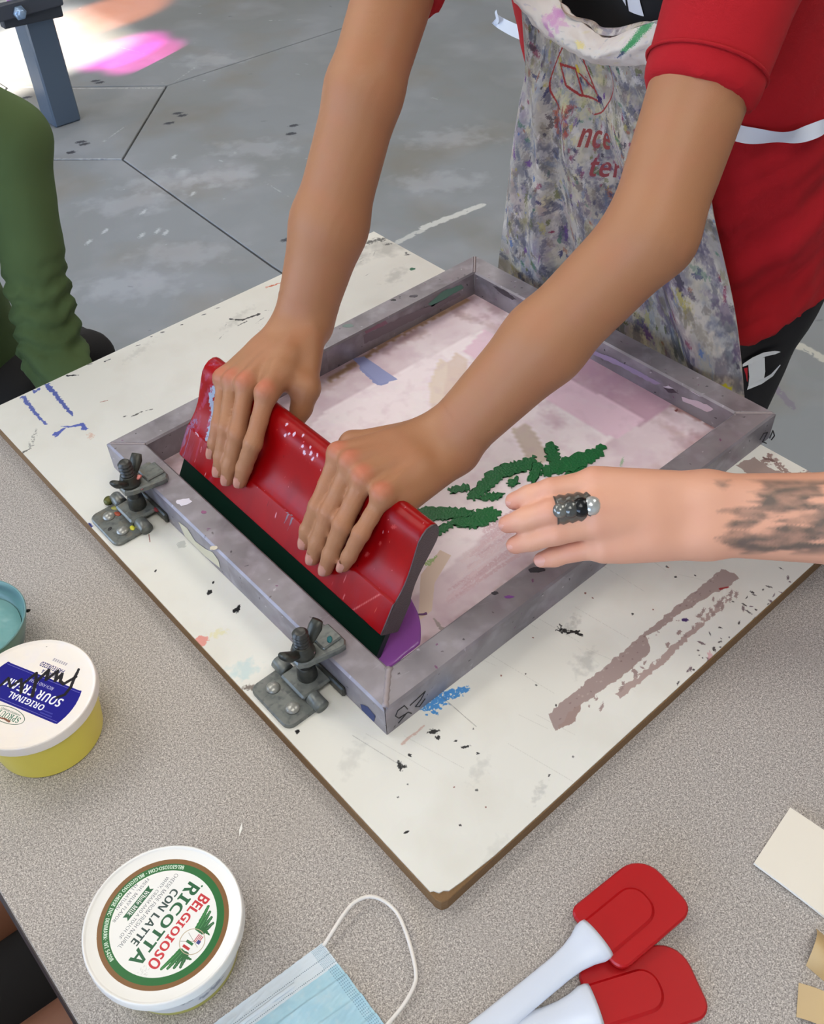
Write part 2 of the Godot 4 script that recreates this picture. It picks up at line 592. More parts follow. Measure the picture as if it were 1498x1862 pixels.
# ---------------------------------------------------------------- the room
func make_room() -> void:
	# floor: concrete slabs with sawn joints and a diamond round the steel post
	var im := picture(1454, 2048, rgb(134, 138, 142))
	cloud(im, rgb(120, 121, 119), 0.012, 0.42, 0.8, 0.6, 4)
	cloud(im, rgb(160, 162, 168), 0.03, 0.5, 0.85, 0.5, 9)
	cloud(im, rgb(126, 118, 106), 0.02, 0.52, 0.85, 0.5, 14)
	fn.seed = 5
	fn.frequency = 0.01
	rng.seed = 11
	for i in 260:
		var dark := rng.randf() < 0.45
		dab(im, Vector2(rng.randf() * 1454.0, rng.randf() * 2048.0), rng.randf_range(1.0, 5.0), rng.randf_range(0.8, 2.5), rng.randf() * PI, rgb(84, 86, 92) if dark else rgb(182, 185, 192), rng.randf_range(0.2, 0.6), 0.5, 0.4)
	for i in 46:
		var p := Vector2(rng.randf() * 1454.0, rng.randf() * 2048.0)
		stroke(im, [p, p + Vector2.from_angle(rng.randf() * TAU) * rng.randf_range(8.0, 60.0)], 0.8, 1.6, rgb(190, 193, 198), 0.45, 0.6, 0.4)
	# marks that can be told apart: black drips near the post, white scuffs, worn tape lines
	for p in [Vector2(292.3, 806.1), Vector2(314.9, 788.2), Vector2(314.8, 796.9), Vector2(444.1, 812.0), Vector2(419.9, 820.0), Vector2(443.8, 802.0), Vector2(525.3, 939.2), Vector2(508.7, 955.9), Vector2(422.2, 625.9), Vector2(423.6, 635.6), Vector2(330.2, 609.4), Vector2(353.0, 1158.8)]:
		dab(im, p, 7.0, 4.0, 0.4, rgb(52, 54, 62), 0.85, 0.5, 0.3)
	for p in [Vector2(373.6, 906.7), Vector2(250.3, 1043.0), Vector2(271.5, 1056.2), Vector2(267.1, 1046.9), Vector2(339.4, 1002.5), Vector2(278.4, 999.4), Vector2(203.7, 1015.4), Vector2(227.5, 1007.1)]:
		dab(im, p, 7.0, 3.0, -0.6, rgb(206, 209, 214), 0.6, 0.7, 0.5)
	for p in [Vector2(385.0, 988.7), Vector2(457.5, 961.7), Vector2(279.5, 974.1), Vector2(572.1, 679.1), Vector2(333.1, 954.8), Vector2(193.3, 1123.8), Vector2(261.5, 1104.4), Vector2(551.0, 1177.3), Vector2(636.6, 1104.1)]:
		dab(im, p, 62.0, 30.0, 0.7, rgb(186, 188, 196), 0.32, 0.7, 0.6)
	stroke(im, [Vector2(430.8, 1243.2), Vector2(463.4, 1242.8)], 4.0, 4.0, rgb(196, 197, 194), 0.8, 0.2, 0.1)
	stroke(im, [Vector2(468.4, 1239.8), Vector2(544.9, 1248.5)], 5.0, 4.5, rgb(200, 201, 198), 0.9, 0.2, 0.08)
	stroke(im, [Vector2(560.5, 1614.2), Vector2(559.1, 1646.5)], 5.0, 5.0, rgb(192, 190, 180), 0.85, 0.25, 0.15)
	stroke(im, [Vector2(497.9, 1637.9), Vector2(484.4, 1664.8)], 3.0, 3.5, rgb(120, 112, 128), 0.8, 0.3, 0.2)
	stroke(im, [Vector2(350.2, 587.9), Vector2(476.5, 718.9)], 1.4, 2.2, rgb(190, 190, 190), 0.6, 0.5, 0.3)
	stroke(im, [Vector2(252.6, 788.3), Vector2(325.7, 865.7)], 1.4, 1.6, rgb(182, 184, 186), 0.6, 0.5, 0.3)
	var cm := mat(Color.WHITE, 0.62, 0.0, tex(im))
	cm.metallic_specular = 0.35
	var base := MB.new()
	box(base, Vector3(1.6, -0.11, -2.2), Vector3(9.8, 0.18, 12.0))
	var fl := struct("floor", base, mat(rgb(70, 68, 64), 0.9))
	var U := func(p: Vector2) -> Vector2: return Vector2((p.x - 0.2) / 4.4, (p.y + 5.6) / 6.2)
	var cx := 1.19
	var cz := -3.44
	var q := 0.468
	var g := 0.0035
	var x0 := -3.3
	var x1 := 6.5
	var z0 := -8.2
	var z1 := 3.8
	var slabs := [
		[Vector2(cx - g, cz + q + g), Vector2(cx - g, z1), Vector2(x0, z1), Vector2(x0, cz + g), Vector2(cx - q - g, cz + g)],
		[Vector2(cx + g, cz + q + g), Vector2(cx + g - 0.045, -2.0), Vector2(cx + g - 0.1, z1), Vector2(x1, z1), Vector2(x1, cz + g + 0.06), Vector2(cx + q + g, cz + g)],
		[Vector2(cx + q + g, cz - g), Vector2(x1, cz - g + 0.06), Vector2(x1, z0), Vector2(cx + g, z0), Vector2(cx + g, cz - q - g)],
		[Vector2(cx - g, cz - q - g), Vector2(cx - g, z0), Vector2(x0, z0), Vector2(x0, cz - g), Vector2(cx - q - g, cz - g)],
		[Vector2(cx, cz + q - g), Vector2(cx + q - g, cz), Vector2(cx, cz - q + g), Vector2(cx - q + g, cz)],
	]
	slabs[0][0] = Vector2(cx - g, cz + q + g)
	slabs[0].insert(1, Vector2(cx - g - 0.045, -2.0))
	slabs[0][2] = Vector2(cx - g - 0.1, z1)
	for s in slabs:
		var mb := MB.new()
		prism(mb, s, -0.019, 0.0, 0.002, U)
		part("floor_slab", mb, cm, fl)
	# walls, with a long window and one high light in the wall on the daylight side
	var wm := grain(mat(rgb(214, 212, 206), 0.85), 0.02, 0.02, 1.0)
	var wall := func(called: String, boxes: Array) -> void:
		var mb := MB.new()
		for b in boxes:
			var lo: Vector3 = b[0]
			var hi: Vector3 = b[1]
			box(mb, (lo + hi) / 2.0, hi - lo)
		struct(called, mb, wm)
	var X := -3.2
	wall.call("wall_left", [
		[Vector3(X - 0.2, 0, -8.2), Vector3(X, 0.75, 3.8)], [Vector3(X - 0.2, 2.2, -8.2), Vector3(X, 2.47, 3.8)], [Vector3(X - 0.2, 3.1, -8.2), Vector3(X, 3.6, 3.8)],
		[Vector3(X - 0.2, 0.75, -8.2), Vector3(X, 2.2, -7.4)], [Vector3(X - 0.2, 0.75, 2.6), Vector3(X, 2.2, 3.8)],
		[Vector3(X - 0.2, 2.47, -8.2), Vector3(X, 3.1, -3.76)], [Vector3(X - 0.2, 2.47, -2.7), Vector3(X, 3.1, 3.8)]])
	wall.call("wall_back", [[Vector3(X - 0.2, 0, -8.4), Vector3(6.5, 3.6, -8.2)]])
	wall.call("wall_right", [[Vector3(6.5, 0, -8.4), Vector3(6.7, 3.6, 3.8)]])
	wall.call("wall_front", [[Vector3(X - 0.2, 0, 3.8), Vector3(6.7, 3.6, 4.0)]])
	var ce := MB.new()
	box(ce, Vector3(1.65, 3.7, -2.2), Vector3(10.1, 0.2, 12.4))
	struct("ceiling", ce, mat(rgb(226, 225, 220), 0.9))
	var wf := MB.new()
	for k in 6:
		box(wf, Vector3(X - 0.1, 1.475, -7.4 + 2.0 * k), Vector3(0.08, 1.45, 0.07), 0.006)
	box(wf, Vector3(X - 0.1, 0.775, -2.4), Vector3(0.1, 0.05, 10.0), 0.006)
	box(wf, Vector3(X - 0.1, 2.175, -2.4), Vector3(0.1, 0.05, 10.0), 0.006)
	struct("window_1", wf, mat(rgb(60, 66, 72), 0.5, 0.4))
	var hf := MB.new()
	box(hf, Vector3(X - 0.1, 2.785, -3.46), Vector3(0.06, 0.63, 0.05), 0.004)
	struct("window_2", hf, mat(rgb(60, 66, 72), 0.5, 0.4))

func make_lamps() -> void:
	# ceiling light panels: a lit face and an area light of its size just below it
	for i in 2:
		for j in 3:
			var at := Vector3(-0.9 + 3.2 * i, 3.54, -5.2 + 3.0 * j)
			var t := thing("ceiling_light", "wide white ceiling light panel, %s of the row %s" % [["farthest", "middle", "nearest"][j], ["above the window side", "above the far side"][i]], "ceiling light", at, 0.0, "ceiling light panels")
			var fr := MB.new()
			for s in [-1.0, 1.0]:
				box(fr, Vector3(s * 0.93, 0.0, 0.0), Vector3(0.04, 0.1, 1.3), 0.004)
				box(fr, Vector3(0.0, 0.0, s * 0.63), Vector3(1.82, 0.1, 0.04), 0.004)
			part("frame", fr, mat(rgb(230, 230, 230), 0.5), t)
			var df := MB.new()
			box(df, Vector3(0, 0.02, 0), Vector3(1.81, 0.03, 1.21), 0.003)
			var em := mat(rgb(255, 252, 245), 0.6)
			em.emission_enabled = true
			em.emission = rgb(255, 250, 240)
			em.emission_energy_multiplier = 1.6
			part("diffuser", df, em, t)
			var l := AreaLight3D.new()
			l.name = "panel_light"
			l.area_size = Vector2(1.8, 1.2)
			l.light_energy = PANEL
			l.light_color = rgb(255, 250, 243)
			l.area_range = 20.0
			l.area_attenuation = 2.0
			l.shadow_enabled = true
			l.rotation_degrees.x = -90.0
			l.position.y = -0.01
			t.add_child(l, true)
	# coloured spots on the daylight wall that throw pink and orange streaks on the floor
	var spots := [
		[Vector3(-3.0, 3.2, -2.45), Vector3(1.7277, 0.0000, -3.9205), rgb(255, 60, 200), 1.5, "pink spotlight high on the window wall aimed past the post", 420.0],
		[Vector3(-3.0, 3.2, -2.15), Vector3(1.7612, 0.0000, -3.7907), rgb(255, 70, 190), 1.3, "pink spotlight next along the window wall from the first pink one", 300.0],
		[Vector3(-3.0, 3.2, -3.6), Vector3(1.9041, -0.0000, -4.3972), rgb(255, 140, 80), 2.2, "orange spotlight high on the window wall near the high pane", 260.0],
	]
	for s in spots:
		var aim: Vector3 = (s[1] - s[0]).normalized()
		var bs := Basis.looking_at(aim)
		var t := thing("spotlight", s[4], "spotlight", s[0], 0.0)
		var can := MB.new()
		lathe(can, Vector3.ZERO, [Vector2(0.0, -0.16), Vector2(0.05, -0.16), Vector2(0.06, -0.14), Vector2(0.06, 0.05), Vector2(0.06, 0.05), Vector2(0.052, 0.05), Vector2(0.052, 0.02), Vector2(0.0, 0.02)], 20, Transform2D.IDENTITY, bs * Basis(Vector3.RIGHT, -PI / 2.0))
		part("housing", can, mat(rgb(40, 40, 44), 0.5), t)
		var arm := MB.new()
		box(arm, Vector3(-0.1, 0.09, 0.0), Vector3(0.2, 0.02, 0.03), 0.003)
		box(arm, Vector3(0.0, 0.075, 0.0), Vector3(0.03, 0.05, 0.03), 0.003)
		part("bracket", arm, mat(rgb(40, 40, 44), 0.5), t)
		var lens := MB.new()
		lathe(lens, Vector3.ZERO, [Vector2(0.0, 0.03), Vector2(0.05, 0.028), Vector2(0.05, 0.024), Vector2(0.0, 0.024)], 20, Transform2D.IDENTITY, bs * Basis(Vector3.RIGHT, -PI / 2.0))
		var em := mat(s[2], 0.4)
		em.emission_enabled = true
		em.emission = s[2]
		em.emission_energy_multiplier = 2.0
		part("lens", lens, em, t)
		var l := SpotLight3D.new()
		l.name = "beam_light"
		l.light_color = s[2]
		l.light_energy = s[5]
		l.spot_angle = s[3]
		l.spot_angle_attenuation = 0.6
		l.spot_range = 20.0
		l.spot_attenuation = 2.0
		l.light_size = 0.02
		l.shadow_enabled = true
		l.basis = bs
		l.position = aim * 0.07
		t.add_child(l, true)

func make_post() -> void:
	var t := thing("steel_post", "blue-grey square steel post standing on the concrete with a bolted rail bracket", "post", Vector3(1.1975, 0, -3.444))
	var pm := grain(mat(rgb(84, 98, 114), 0.3, 0.15), 0.03, 0.01, 3.0)
	var mb := MB.new()
	box(mb, Vector3(0, 1.8, 0), Vector3(0.107, 3.6, 0.112), 0.006)
	part("shaft", mb, pm, t)
	var br := MB.new()
	box(br, Vector3(-0.03, 0.415, 0.075), Vector3(0.22, 0.075, 0.035), 0.004, Basis(Vector3.FORWARD, 0.05))
	part("bracket", br, mat(rgb(58, 62, 70), 0.55, 0.2), t)
	var rl := MB.new()
	box(rl, Vector3(-0.42, 0.44, 0.105), Vector3(1.0, 0.05, 0.025), 0.004)
	part("rail", rl, mat(rgb(66, 70, 80), 0.55, 0.2), t)
	var bo := MB.new()
	var bb := Basis(Vector3.RIGHT, PI / 2.0)
	lathe(bo, Vector3(-0.085, 0.43, 0.118), [Vector2(0.0, 0.0), Vector2(0.024, 0.0), Vector2(0.024, 0.006), Vector2(0.024, 0.006), Vector2(0.016, 0.006), Vector2(0.016, 0.022), Vector2(0.012, 0.027), Vector2(0.0, 0.028)], 6, Transform2D.IDENTITY, bb)
	part("bolt", bo, mat(rgb(150, 175, 205), 0.35, 0.6), t)

# ---------------------------------------------------------------- table, board
func make_table() -> void:
	var t := thing("table", "grey speckled laminate table with a dark edge band under the white board", "table", Vector3(0.2, 0, 0.05))
	var im := picture(1024, 1024, rgb(168, 160, 154))
	fn.seed = 21
	fn.fractal_octaves = 2
	var ds := im.get_data()
	rng.seed = 8
	fn.frequency = 0.28
	var n1 := fn.get_seamless_image(1024, 1024, false, false, 0.1, false).get_data()
	fn.seed = 22
	fn.frequency = 0.12
	var n2 := fn.get_seamless_image(1024, 1024, false, false, 0.1, false).get_data()
	for i in n1.size():
		var k := (n1[i] - 128) * 0.55 + (n2[i] - 128) * 0.2 + rng.randf_range(-16.0, 16.0)
		ds[i * 3] = clampi(int(171 + k), 40, 240)
		ds[i * 3 + 1] = clampi(int(165 + k), 40, 235)
		ds[i * 3 + 2] = clampi(int(160 + k * 0.97), 40, 230)
	im.set_data(1024, 1024, false, Image.FORMAT_RGB8, ds)
	var tm := mat(Color.WHITE, 0.5, 0.0, tex(im))
	tm.uv1_triplanar = true
	tm.uv1_scale = Vector3.ONE * 2.4
	tm.metallic_specular = 0.4
	# the top covers x -0.258 .. 0.64, z -0.872 .. 0.62 of the place
	var c := Vector3(0.2, 0, 0.05)
	var top := MB.new()
	prism(top, rounded(0.893, 1.487, 0.02, Vector2(0.1905 - c.x, -0.126 - c.z)), YT - 0.028, YT, 0.001)
	part("table_top", top, tm, t)
	var eb := MB.new()
	var outer := rounded(0.899, 1.493, 0.022, Vector2(0.1905 - c.x, -0.126 - c.z))
	prism(eb, outer, YT - 0.029, YT - 0.0015, 0.002)
	part("edge_band", eb, mat(rgb(52, 42, 42), 0.45), t)
	var lm := mat(rgb(60, 60, 64), 0.4, 0.5)
	for sx in [-1.0, 1.0]:
		for sz in [-1.0, 1.0]:
			var lg := MB.new()
			var p := Vector3(0.2005 - c.x + sx * 0.38, 0, -0.128 - c.z + sz * 0.66)
			tube(lg, [p, p + Vector3(0, YT - 0.029, 0)], [0.016, 0.016], 14)
			part("leg", lg, lm, t)
			var ft := MB.new()
			lathe(ft, p, [Vector2(0, 0.0), Vector2(0.02, 0.0), Vector2(0.021, 0.02), Vector2(0.017, 0.024), Vector2(0, 0.024)], 14)
			part("foot_cap", ft, mat(rgb(30, 30, 30), 0.7), t)

func make_board() -> void:
	var im := picture(1216, 1600, rgb(226, 225, 217))
	cloud(im, rgb(236, 236, 230), 0.01, 0.45, 0.8, 0.6, 31)
	cloud(im, rgb(212, 208, 196), 0.02, 0.55, 0.9, 0.4, 33)
	fn.seed = 35
	fn.frequency = 0.01
	fn.fractal_octaves = 3
	rng.seed = 5
	# grey squeegee smears towards the far corner
	for a in [[Vector2(1071.0, 75.8), 95, 46, 0.5], [Vector2(1177.2, 95.9), 60, 60, 0.42], [Vector2(936.4, 145.5), 90, 34, 0.34], [Vector2(1102.2, 230.5), 60, 26, 0.3], [Vector2(827.1, 189.6), 80, 22, 0.28], [Vector2(659.9, 98.0), 70, 18, 0.25], [Vector2(393.0, 43.9), 60, 14, 0.2]]:
		dab(im, a[0], a[1], a[2], -0.3, rgb(150, 150, 144), a[3], 0.7, 0.8)
	for a in [[Vector2(1194.3, 51.3), 26, 14, 0.7], [Vector2(1165.8, 40.5), 20, 12, 0.7], [Vector2(1195.0, 87.4), 14, 6, 0.7], [Vector2(1195.9, 170.5), 10, 4, 0.75], [Vector2(1199.7, 161.5), 4, 7, 0.8]]:
		dab(im, a[0], a[1], a[2], 0.5, rgb(58, 58, 58), a[3], 0.8, 0.6)
	for i in 40:
		var p: Vector2 = [Vector2(1132.2, 50.9), Vector2(859.7, 146.8), Vector2(666.1, 139.7), Vector2(993.4, 122.6)][i % 4] + Vector2(rng.randf_range(-90, 90), rng.randf_range(-60, 60))
		stroke(im, [p, p + Vector2(rng.randf_range(-40, 40), rng.randf_range(-14, 14))], 0.7, 1.6, rgb(112, 112, 108), 0.5, 0.6, 0.4)
	# black flecks along the far edge and a longer black lick
	stroke(im, [Vector2(646.3, 84.6), Vector2(667.4, 112.5), Vector2(716.3, 120.9)], 2.5, 4.0, rgb(32, 32, 34), 1.0, 0.6)
	stroke(im, [Vector2(644.5, 125.6), Vector2(672.8, 125.0)], 1.5, 2.5, rgb(50, 50, 50), 0.8, 0.6, 0.3)
	stroke(im, [Vector2(214.2, 8.4), Vector2(235.2, 25.7)], 3.5, 1.5, rgb(36, 38, 44), 1.0, 0.5)
	stroke(im, [Vector2(311.7, 20.4), Vector2(326.5, 21.8)], 3.0, 1.5, rgb(52, 54, 60), 1.0, 0.5)
	stroke(im, [Vector2(247.4, 263.2), Vector2(277.0, 263.3), Vector2(298.4, 272.6)], 2.0, 1.5, rgb(74, 74, 70), 0.9, 0.8, 0.2)
	stroke(im, [Vector2(808.6, 27.0), Vector2(860.1, 38.5)], 4.5, 2.0, rgb(196, 92, 60), 0.9, 0.5, 0.2)
	for p in [Vector2(454.1, 8.9), Vector2(485.4, 11.8), Vector2(540.8, 16.9), Vector2(407.9, 18.3), Vector2(278.6, 4.4), Vector2(608.3, 18.4), Vector2(652.5, 17.7), Vector2(237.1, 250.4)]:
		dab(im, p, rng.randf_range(3, 7), rng.randf_range(1.5, 3), 0.3, rgb(60, 60, 62), 0.9, 0.8)
	dab(im, Vector2(1154.7, 238.0), 9, 7, 0.2, rgb(56, 108, 82), 1.0, 0.35)
	# blue drips at the near left corner
	stroke(im, [Vector2(93.9, 11.0), Vector2(92.1, 47.5), Vector2(87.3, 80.6), Vector2(87.6, 145.8)], 5.5, 3.5, rgb(96, 108, 176), 1.0, 0.5)
	stroke(im, [Vector2(159.4, 7.9), Vector2(157.8, 54.8), Vector2(151.1, 119.0), Vector2(149.7, 157.8)], 6.5, 4.5, rgb(92, 104, 172), 1.0, 0.4)
	stroke(im, [Vector2(124.4, 10.6), Vector2(136.4, 10.0)], 6.0, 4.5, rgb(96, 108, 176), 1.0, 0.5)
	stroke(im, [Vector2(88.7, 196.4), Vector2(116.9, 190.6)], 8.5, 1.5, rgb(92, 104, 180), 1.0, 0.4)
	stroke(im, [Vector2(109.4, 177.9), Vector2(125.4, 196.0), Vector2(148.2, 206.8), Vector2(147.0, 225.1)], 1.5, 7.0, rgb(92, 104, 180), 1.0, 0.4)
	stroke(im, [Vector2(24.2, 196.1), Vector2(63.1, 147.2)], 6.0, 3.0, rgb(128, 130, 124), 0.6, 0.7, 0.4)
	stroke(im, [Vector2(3.5, 202.5), Vector2(17.0, 202.4)], 3.0, 1.5, rgb(84, 82, 78), 0.9, 0.6)
	dab(im, Vector2(143.9, 257.4), 9, 12, 0.2, rgb(208, 150, 124), 0.45, 0.9, 0.5)
	stroke(im, [Vector2(222.1, 161.3), Vector2(237.8, 167.7)], 1.5, 1.5, rgb(150, 84, 70), 0.8, 0.5)
	# left margin between the clamps
	for a in [[Vector2(83.2, 848.1), 7, 5], [Vector2(100.5, 920.8), 10, 4], [Vector2(93.6, 919.9), 6, 4], [Vector2(102.8, 831.7), 4, 2], [Vector2(35.2, 726.5), 4, 2], [Vector2(21.3, 1215.7), 5, 4]]:
		dab(im, a[0], a[1], a[2], -0.7, rgb(18, 18, 20), 1.0, 0.4)
	dab(im, Vector2(5.1, 937.7), 15, 12, 0.3, rgb(222, 140, 130), 0.85, 0.4)
	dab(im, Vector2(25.4, 1044.8), 36, 22, 0.4, rgb(168, 206, 214), 0.4, 0.8, 0.6)
	dab(im, Vector2(38.6, 944.3), 20, 10, 0.4, rgb(222, 214, 150), 0.45, 0.8, 0.6)
	stroke(im, [Vector2(-5.0, 446.4), Vector2(-9.8, 509.3)], 5.0, 3.0, rgb(206, 96, 128), 0.9, 0.5)
	dab(im, Vector2(-5.4, 520.1), 12, 10, 0.3, rgb(34, 44, 120), 0.95, 0.4)
	stroke(im, [Vector2(-13.5, 549.5), Vector2(-17.9, 640.1), Vector2(-18.4, 696.2)], 5.0, 4.0, rgb(60, 100, 108), 0.9, 0.6, 0.1)
	stroke(im, [Vector2(77.7, 629.3), Vector2(68.8, 648.7)], 1.3, 1.3, rgb(120, 50, 40), 0.9, 0.2)
	dab(im, Vector2(112.7, 700.8), 10, 10, 0, rgb(176, 178, 172), 0.6, 0.6)
	dab(im, Vector2(12.2, 1084.5), 14, 7, 0.8, rgb(86, 74, 66), 0.7, 0.8, 0.5)
	# near half: blue smear, black flecks, knife lines
	stroke(im, [Vector2(223.8, 1332.4), Vector2(257.2, 1337.1), Vector2(293.0, 1349.9)], 14.0, 6.0, rgb(74, 142, 208), 0.95, 0.6, 0.16)
	stroke(im, [Vector2(250.1, 1332.1), Vector2(251.7, 1415.5)], 0.9, 0.9, rgb(120, 118, 112), 0.9, 0.2)
	stroke(im, [Vector2(85.7, 1285.5), Vector2(107.6, 1381.2)], 0.8, 0.8, rgb(150, 148, 142), 0.8, 0.2)
	stroke(im, [Vector2(137.0, 1354.6), Vector2(187.2, 1354.3)], 3.0, 2.0, rgb(206, 170, 156), 0.7, 0.5, 0.2)
	for a in [[Vector2(191.6, 1373.1), 9, 5], [Vector2(189.1, 1386.8), 5, 4], [Vector2(131.9, 1379.9), 3, 3], [Vector2(106.9, 1383.4), 4, 9], [Vector2(110.3, 1389.2), 6, 3], [Vector2(207.2, 1412.2), 3, 2], [Vector2(210.7, 1431.2), 8, 2.5], [Vector2(217.4, 1454.5), 3, 2]]:
		dab(im, a[0], a[1], a[2], 0.5, rgb(40, 40, 40), 0.95, 0.7)
	stroke(im, [Vector2(510.8, 1369.5), Vector2(515.4, 1384.4), Vector2(528.1, 1394.5), Vector2(528.3, 1410.3)], 6.0, 3.0, rgb(38, 38, 38), 1.0, 0.8, 0.12)
	for a in [[Vector2(536.3, 1379.2), 30, 12, 0.35], [Vector2(486.4, 1452.3), 34, 22, 0.35], [Vector2(241.0, 1571.7), 26, 10, 0.3], [Vector2(197.3, 1477.7), 30, 14, 0.2], [Vector2(57.1, 1320.7), 40, 20, 0.18], [Vector2(110.4, 1602.2), 40, 20, 0.15]]:
		dab(im, a[0], a[1], a[2], -0.3, rgb(150, 150, 146), a[3], 0.8, 0.8)
	for i in 34:
		var p := Vector2(rng.randf_range(40, 900), rng.randf_range(1240, 1590))
		dab(im, p, rng.randf_range(1.2, 3.2), rng.randf_range(1, 2.4), rng.randf() * 3.0, [rgb(46, 44, 44), rgb(120, 70, 60), rgb(90, 90, 88)][i % 3], 0.9, 0.5)
	for i in 16:
		var p := Vector2(rng.randf_range(40, 800), rng.randf_range(1250, 1500))
		stroke(im, [p, p + Vector2(rng.randf_range(-5, 40), rng.randf_range(50, 150))], 0.6, 0.6, rgb(176, 174, 166), 0.8, 0.2)
	dab(im, Vector2(37.6, 1478.4), 5, 2, 0.3, rgb(20, 20, 20), 1.0, 0.1)
	# right margin: brown-mauve bands of dried ink, torn through
	var band := rgb(164, 146, 142)
	fill_poly(im, torn([Vector2(360.5, 1481.9), Vector2(471.3, 1482.1), Vector2(591.3, 1482.9), Vector2(719.1, 1483.7), Vector2(847.7, 1485.1), Vector2(857.8, 1508.2), Vector2(852.9, 1522.9), Vector2(812.4, 1519.1), Vector2(776.7, 1510.0), Vector2(737.1, 1504.2), Vector2(700.6, 1499.0), Vector2(652.8, 1497.0), Vector2(613.3, 1487.9), Vector2(600.1, 1509.7), Vector2(581.9, 1518.0), Vector2(526.3, 1517.2), Vector2(471.1, 1513.6), Vector2(415.4, 1506.9), Vector2(387.8, 1517.6), Vector2(344.5, 1513.0)], 7.0, 2.6), band)
	fill_poly(im, torn([Vector2(474.8, 1532.7), Vector2(564.0, 1536.0), Vector2(677.5, 1534.0), Vector2(800.3, 1530.3), Vector2(814.6, 1536.2), Vector2(797.3, 1542.2), Vector2(682.1, 1545.2), Vector2(566.9, 1548.4), Vector2(474.7, 1545.0)], 6.0, 3.0), rgb(176, 156, 150))
	fill_poly(im, torn([Vector2(344.5, 1513.0), Vector2(381.6, 1504.4), Vector2(415.4, 1506.9), Vector2(384.3, 1521.9)], 6.0, 3.0), rgb(160, 138, 132))
	for i in 70:
		var f := rng.randf()
		var p: Vector2 = (Vector2(417.1, 1525.2)).lerp(Vector2(842.0, 1531.8), f) + Vector2(rng.randf_range(-16, 16), rng.randf_range(-12, 14))
		dab(im, p, rng.randf_range(2, 9), rng.randf_range(1.5, 4), -0.7 + rng.randf() * 0.5, rgb(228, 227, 220) if i % 2 else rgb(158, 138, 134), 0.95, 0.8, 0.1)
	for i in 60:
		var f := rng.randf()
		var p: Vector2 = (Vector2(367.9, 1491.7)).lerp(Vector2(829.4, 1497.0), f) + Vector2(rng.randf_range(-10, 24), rng.randf_range(-10, 12))
		dab(im, p, rng.randf_range(1, 3), rng.randf_range(1, 2), 0, [rgb(134, 114, 112), rgb(186, 170, 164)][i % 2], 0.7, 0.5)
	stroke(im, [Vector2(1101.9, 1370.7), Vector2(1194.8, 1362.5), Vector2(1168.3, 1434.0), Vector2(1219.8, 1447.4)], 9.0, 6.0, rgb(150, 128, 122), 0.95, 0.7, 0.2)
	fill_poly(im, torn([Vector2(1118.4, 1328.8), Vector2(1171.1, 1339.8), Vector2(1165.4, 1371.2), Vector2(1167.7, 1414.4), Vector2(1153.7, 1443.5), Vector2(1142.1, 1489.9), Vector2(1101.5, 1451.3), Vector2(1111.5, 1384.6)], 6.0, 3.0), rgb(160, 142, 136))
	stroke(im, [Vector2(1181.6, 1354.8), Vector2(1188.2, 1383.3)], 4.0, 3.0, rgb(116, 92, 88), 0.95, 0.6)
	for i in 46:
		var f := rng.randf()
		var p: Vector2 = (Vector2(596.3, 1595.1)).lerp(Vector2(920.4, 1582.5), f) + Vector2(rng.randf_range(-50, 20), rng.randf_range(-30, 26))
		dab(im, p, rng.randf_range(1.5, 8), rng.randf_range(1, 3), rng.randf() * 3.0, [rgb(60, 56, 56), rgb(110, 92, 96), rgb(90, 84, 84)][i % 3], 0.9, 0.8, 0.2)
	dab(im, Vector2(694.9, 1513.4), 7, 4, 0.7, rgb(64, 40, 96), 0.95, 0.5)
	stroke(im, [Vector2(803.7, 1512.9), Vector2(820.4, 1520.9)], 2.5, 1.5, rgb(150, 40, 44), 1.0, 0.4)
	dab(im, Vector2(658.7, 1596.2), 14, 5, -0.7, rgb(214, 160, 166), 0.7, 0.7)
	var top := mat(Color.WHITE, 0.38, 0.0, tex(im))
	top.metallic_specular = 0.4
	var t := thing("printing_board", "white laminate printing board, ink stained, lying on the grey table", "board", Vector3(0.322, YT, -0.425))
	var core := MB.new()
	var O := func(p: Vector2) -> Vector2: return p - Vector2(0.322, -0.425)
	# chipped near corner: the core shows where the laminate broke off
	prism(core, [O.call(Vector2(0.0, -0.85)), O.call(Vector2(0.0, -0.007)), O.call(Vector2(0.002, -0.002)), O.call(Vector2(0.007, 0.0)), O.call(Vector2(0.644, 0.0)), O.call(Vector2(0.644, -0.85))], 0.0005, 0.0155, 0.0006)
	var wood := mat(rgb(126, 96, 62), 0.8)
	part("core", core, grain(wood, 0.06, 0.05, 18.0), t, "bare brown chipboard edge")
	var lam := MB.new()
	var edge := [Vector2(0.001, -0.849), Vector2(0.0006, -0.4), Vector2(0.001, -0.014), Vector2(0.0035, -0.0125), Vector2(0.0055, -0.0085), Vector2(0.0095, -0.0075), Vector2(0.0125, -0.0045), Vector2(0.026, -0.003), Vector2(0.06, -0.0008), Vector2(0.35, -0.0012), Vector2(0.643, -0.001), Vector2(0.643, -0.849)]
	prism(lam, edge.map(O), 0.0155, YB - YT, 0.0004, func(p: Vector2) -> Vector2: return Vector2((p.x + 0.322) / 0.644, (p.y + 0.425) / 0.85))
	part("laminate", lam, top, t, "white laminate face with dried ink marks")

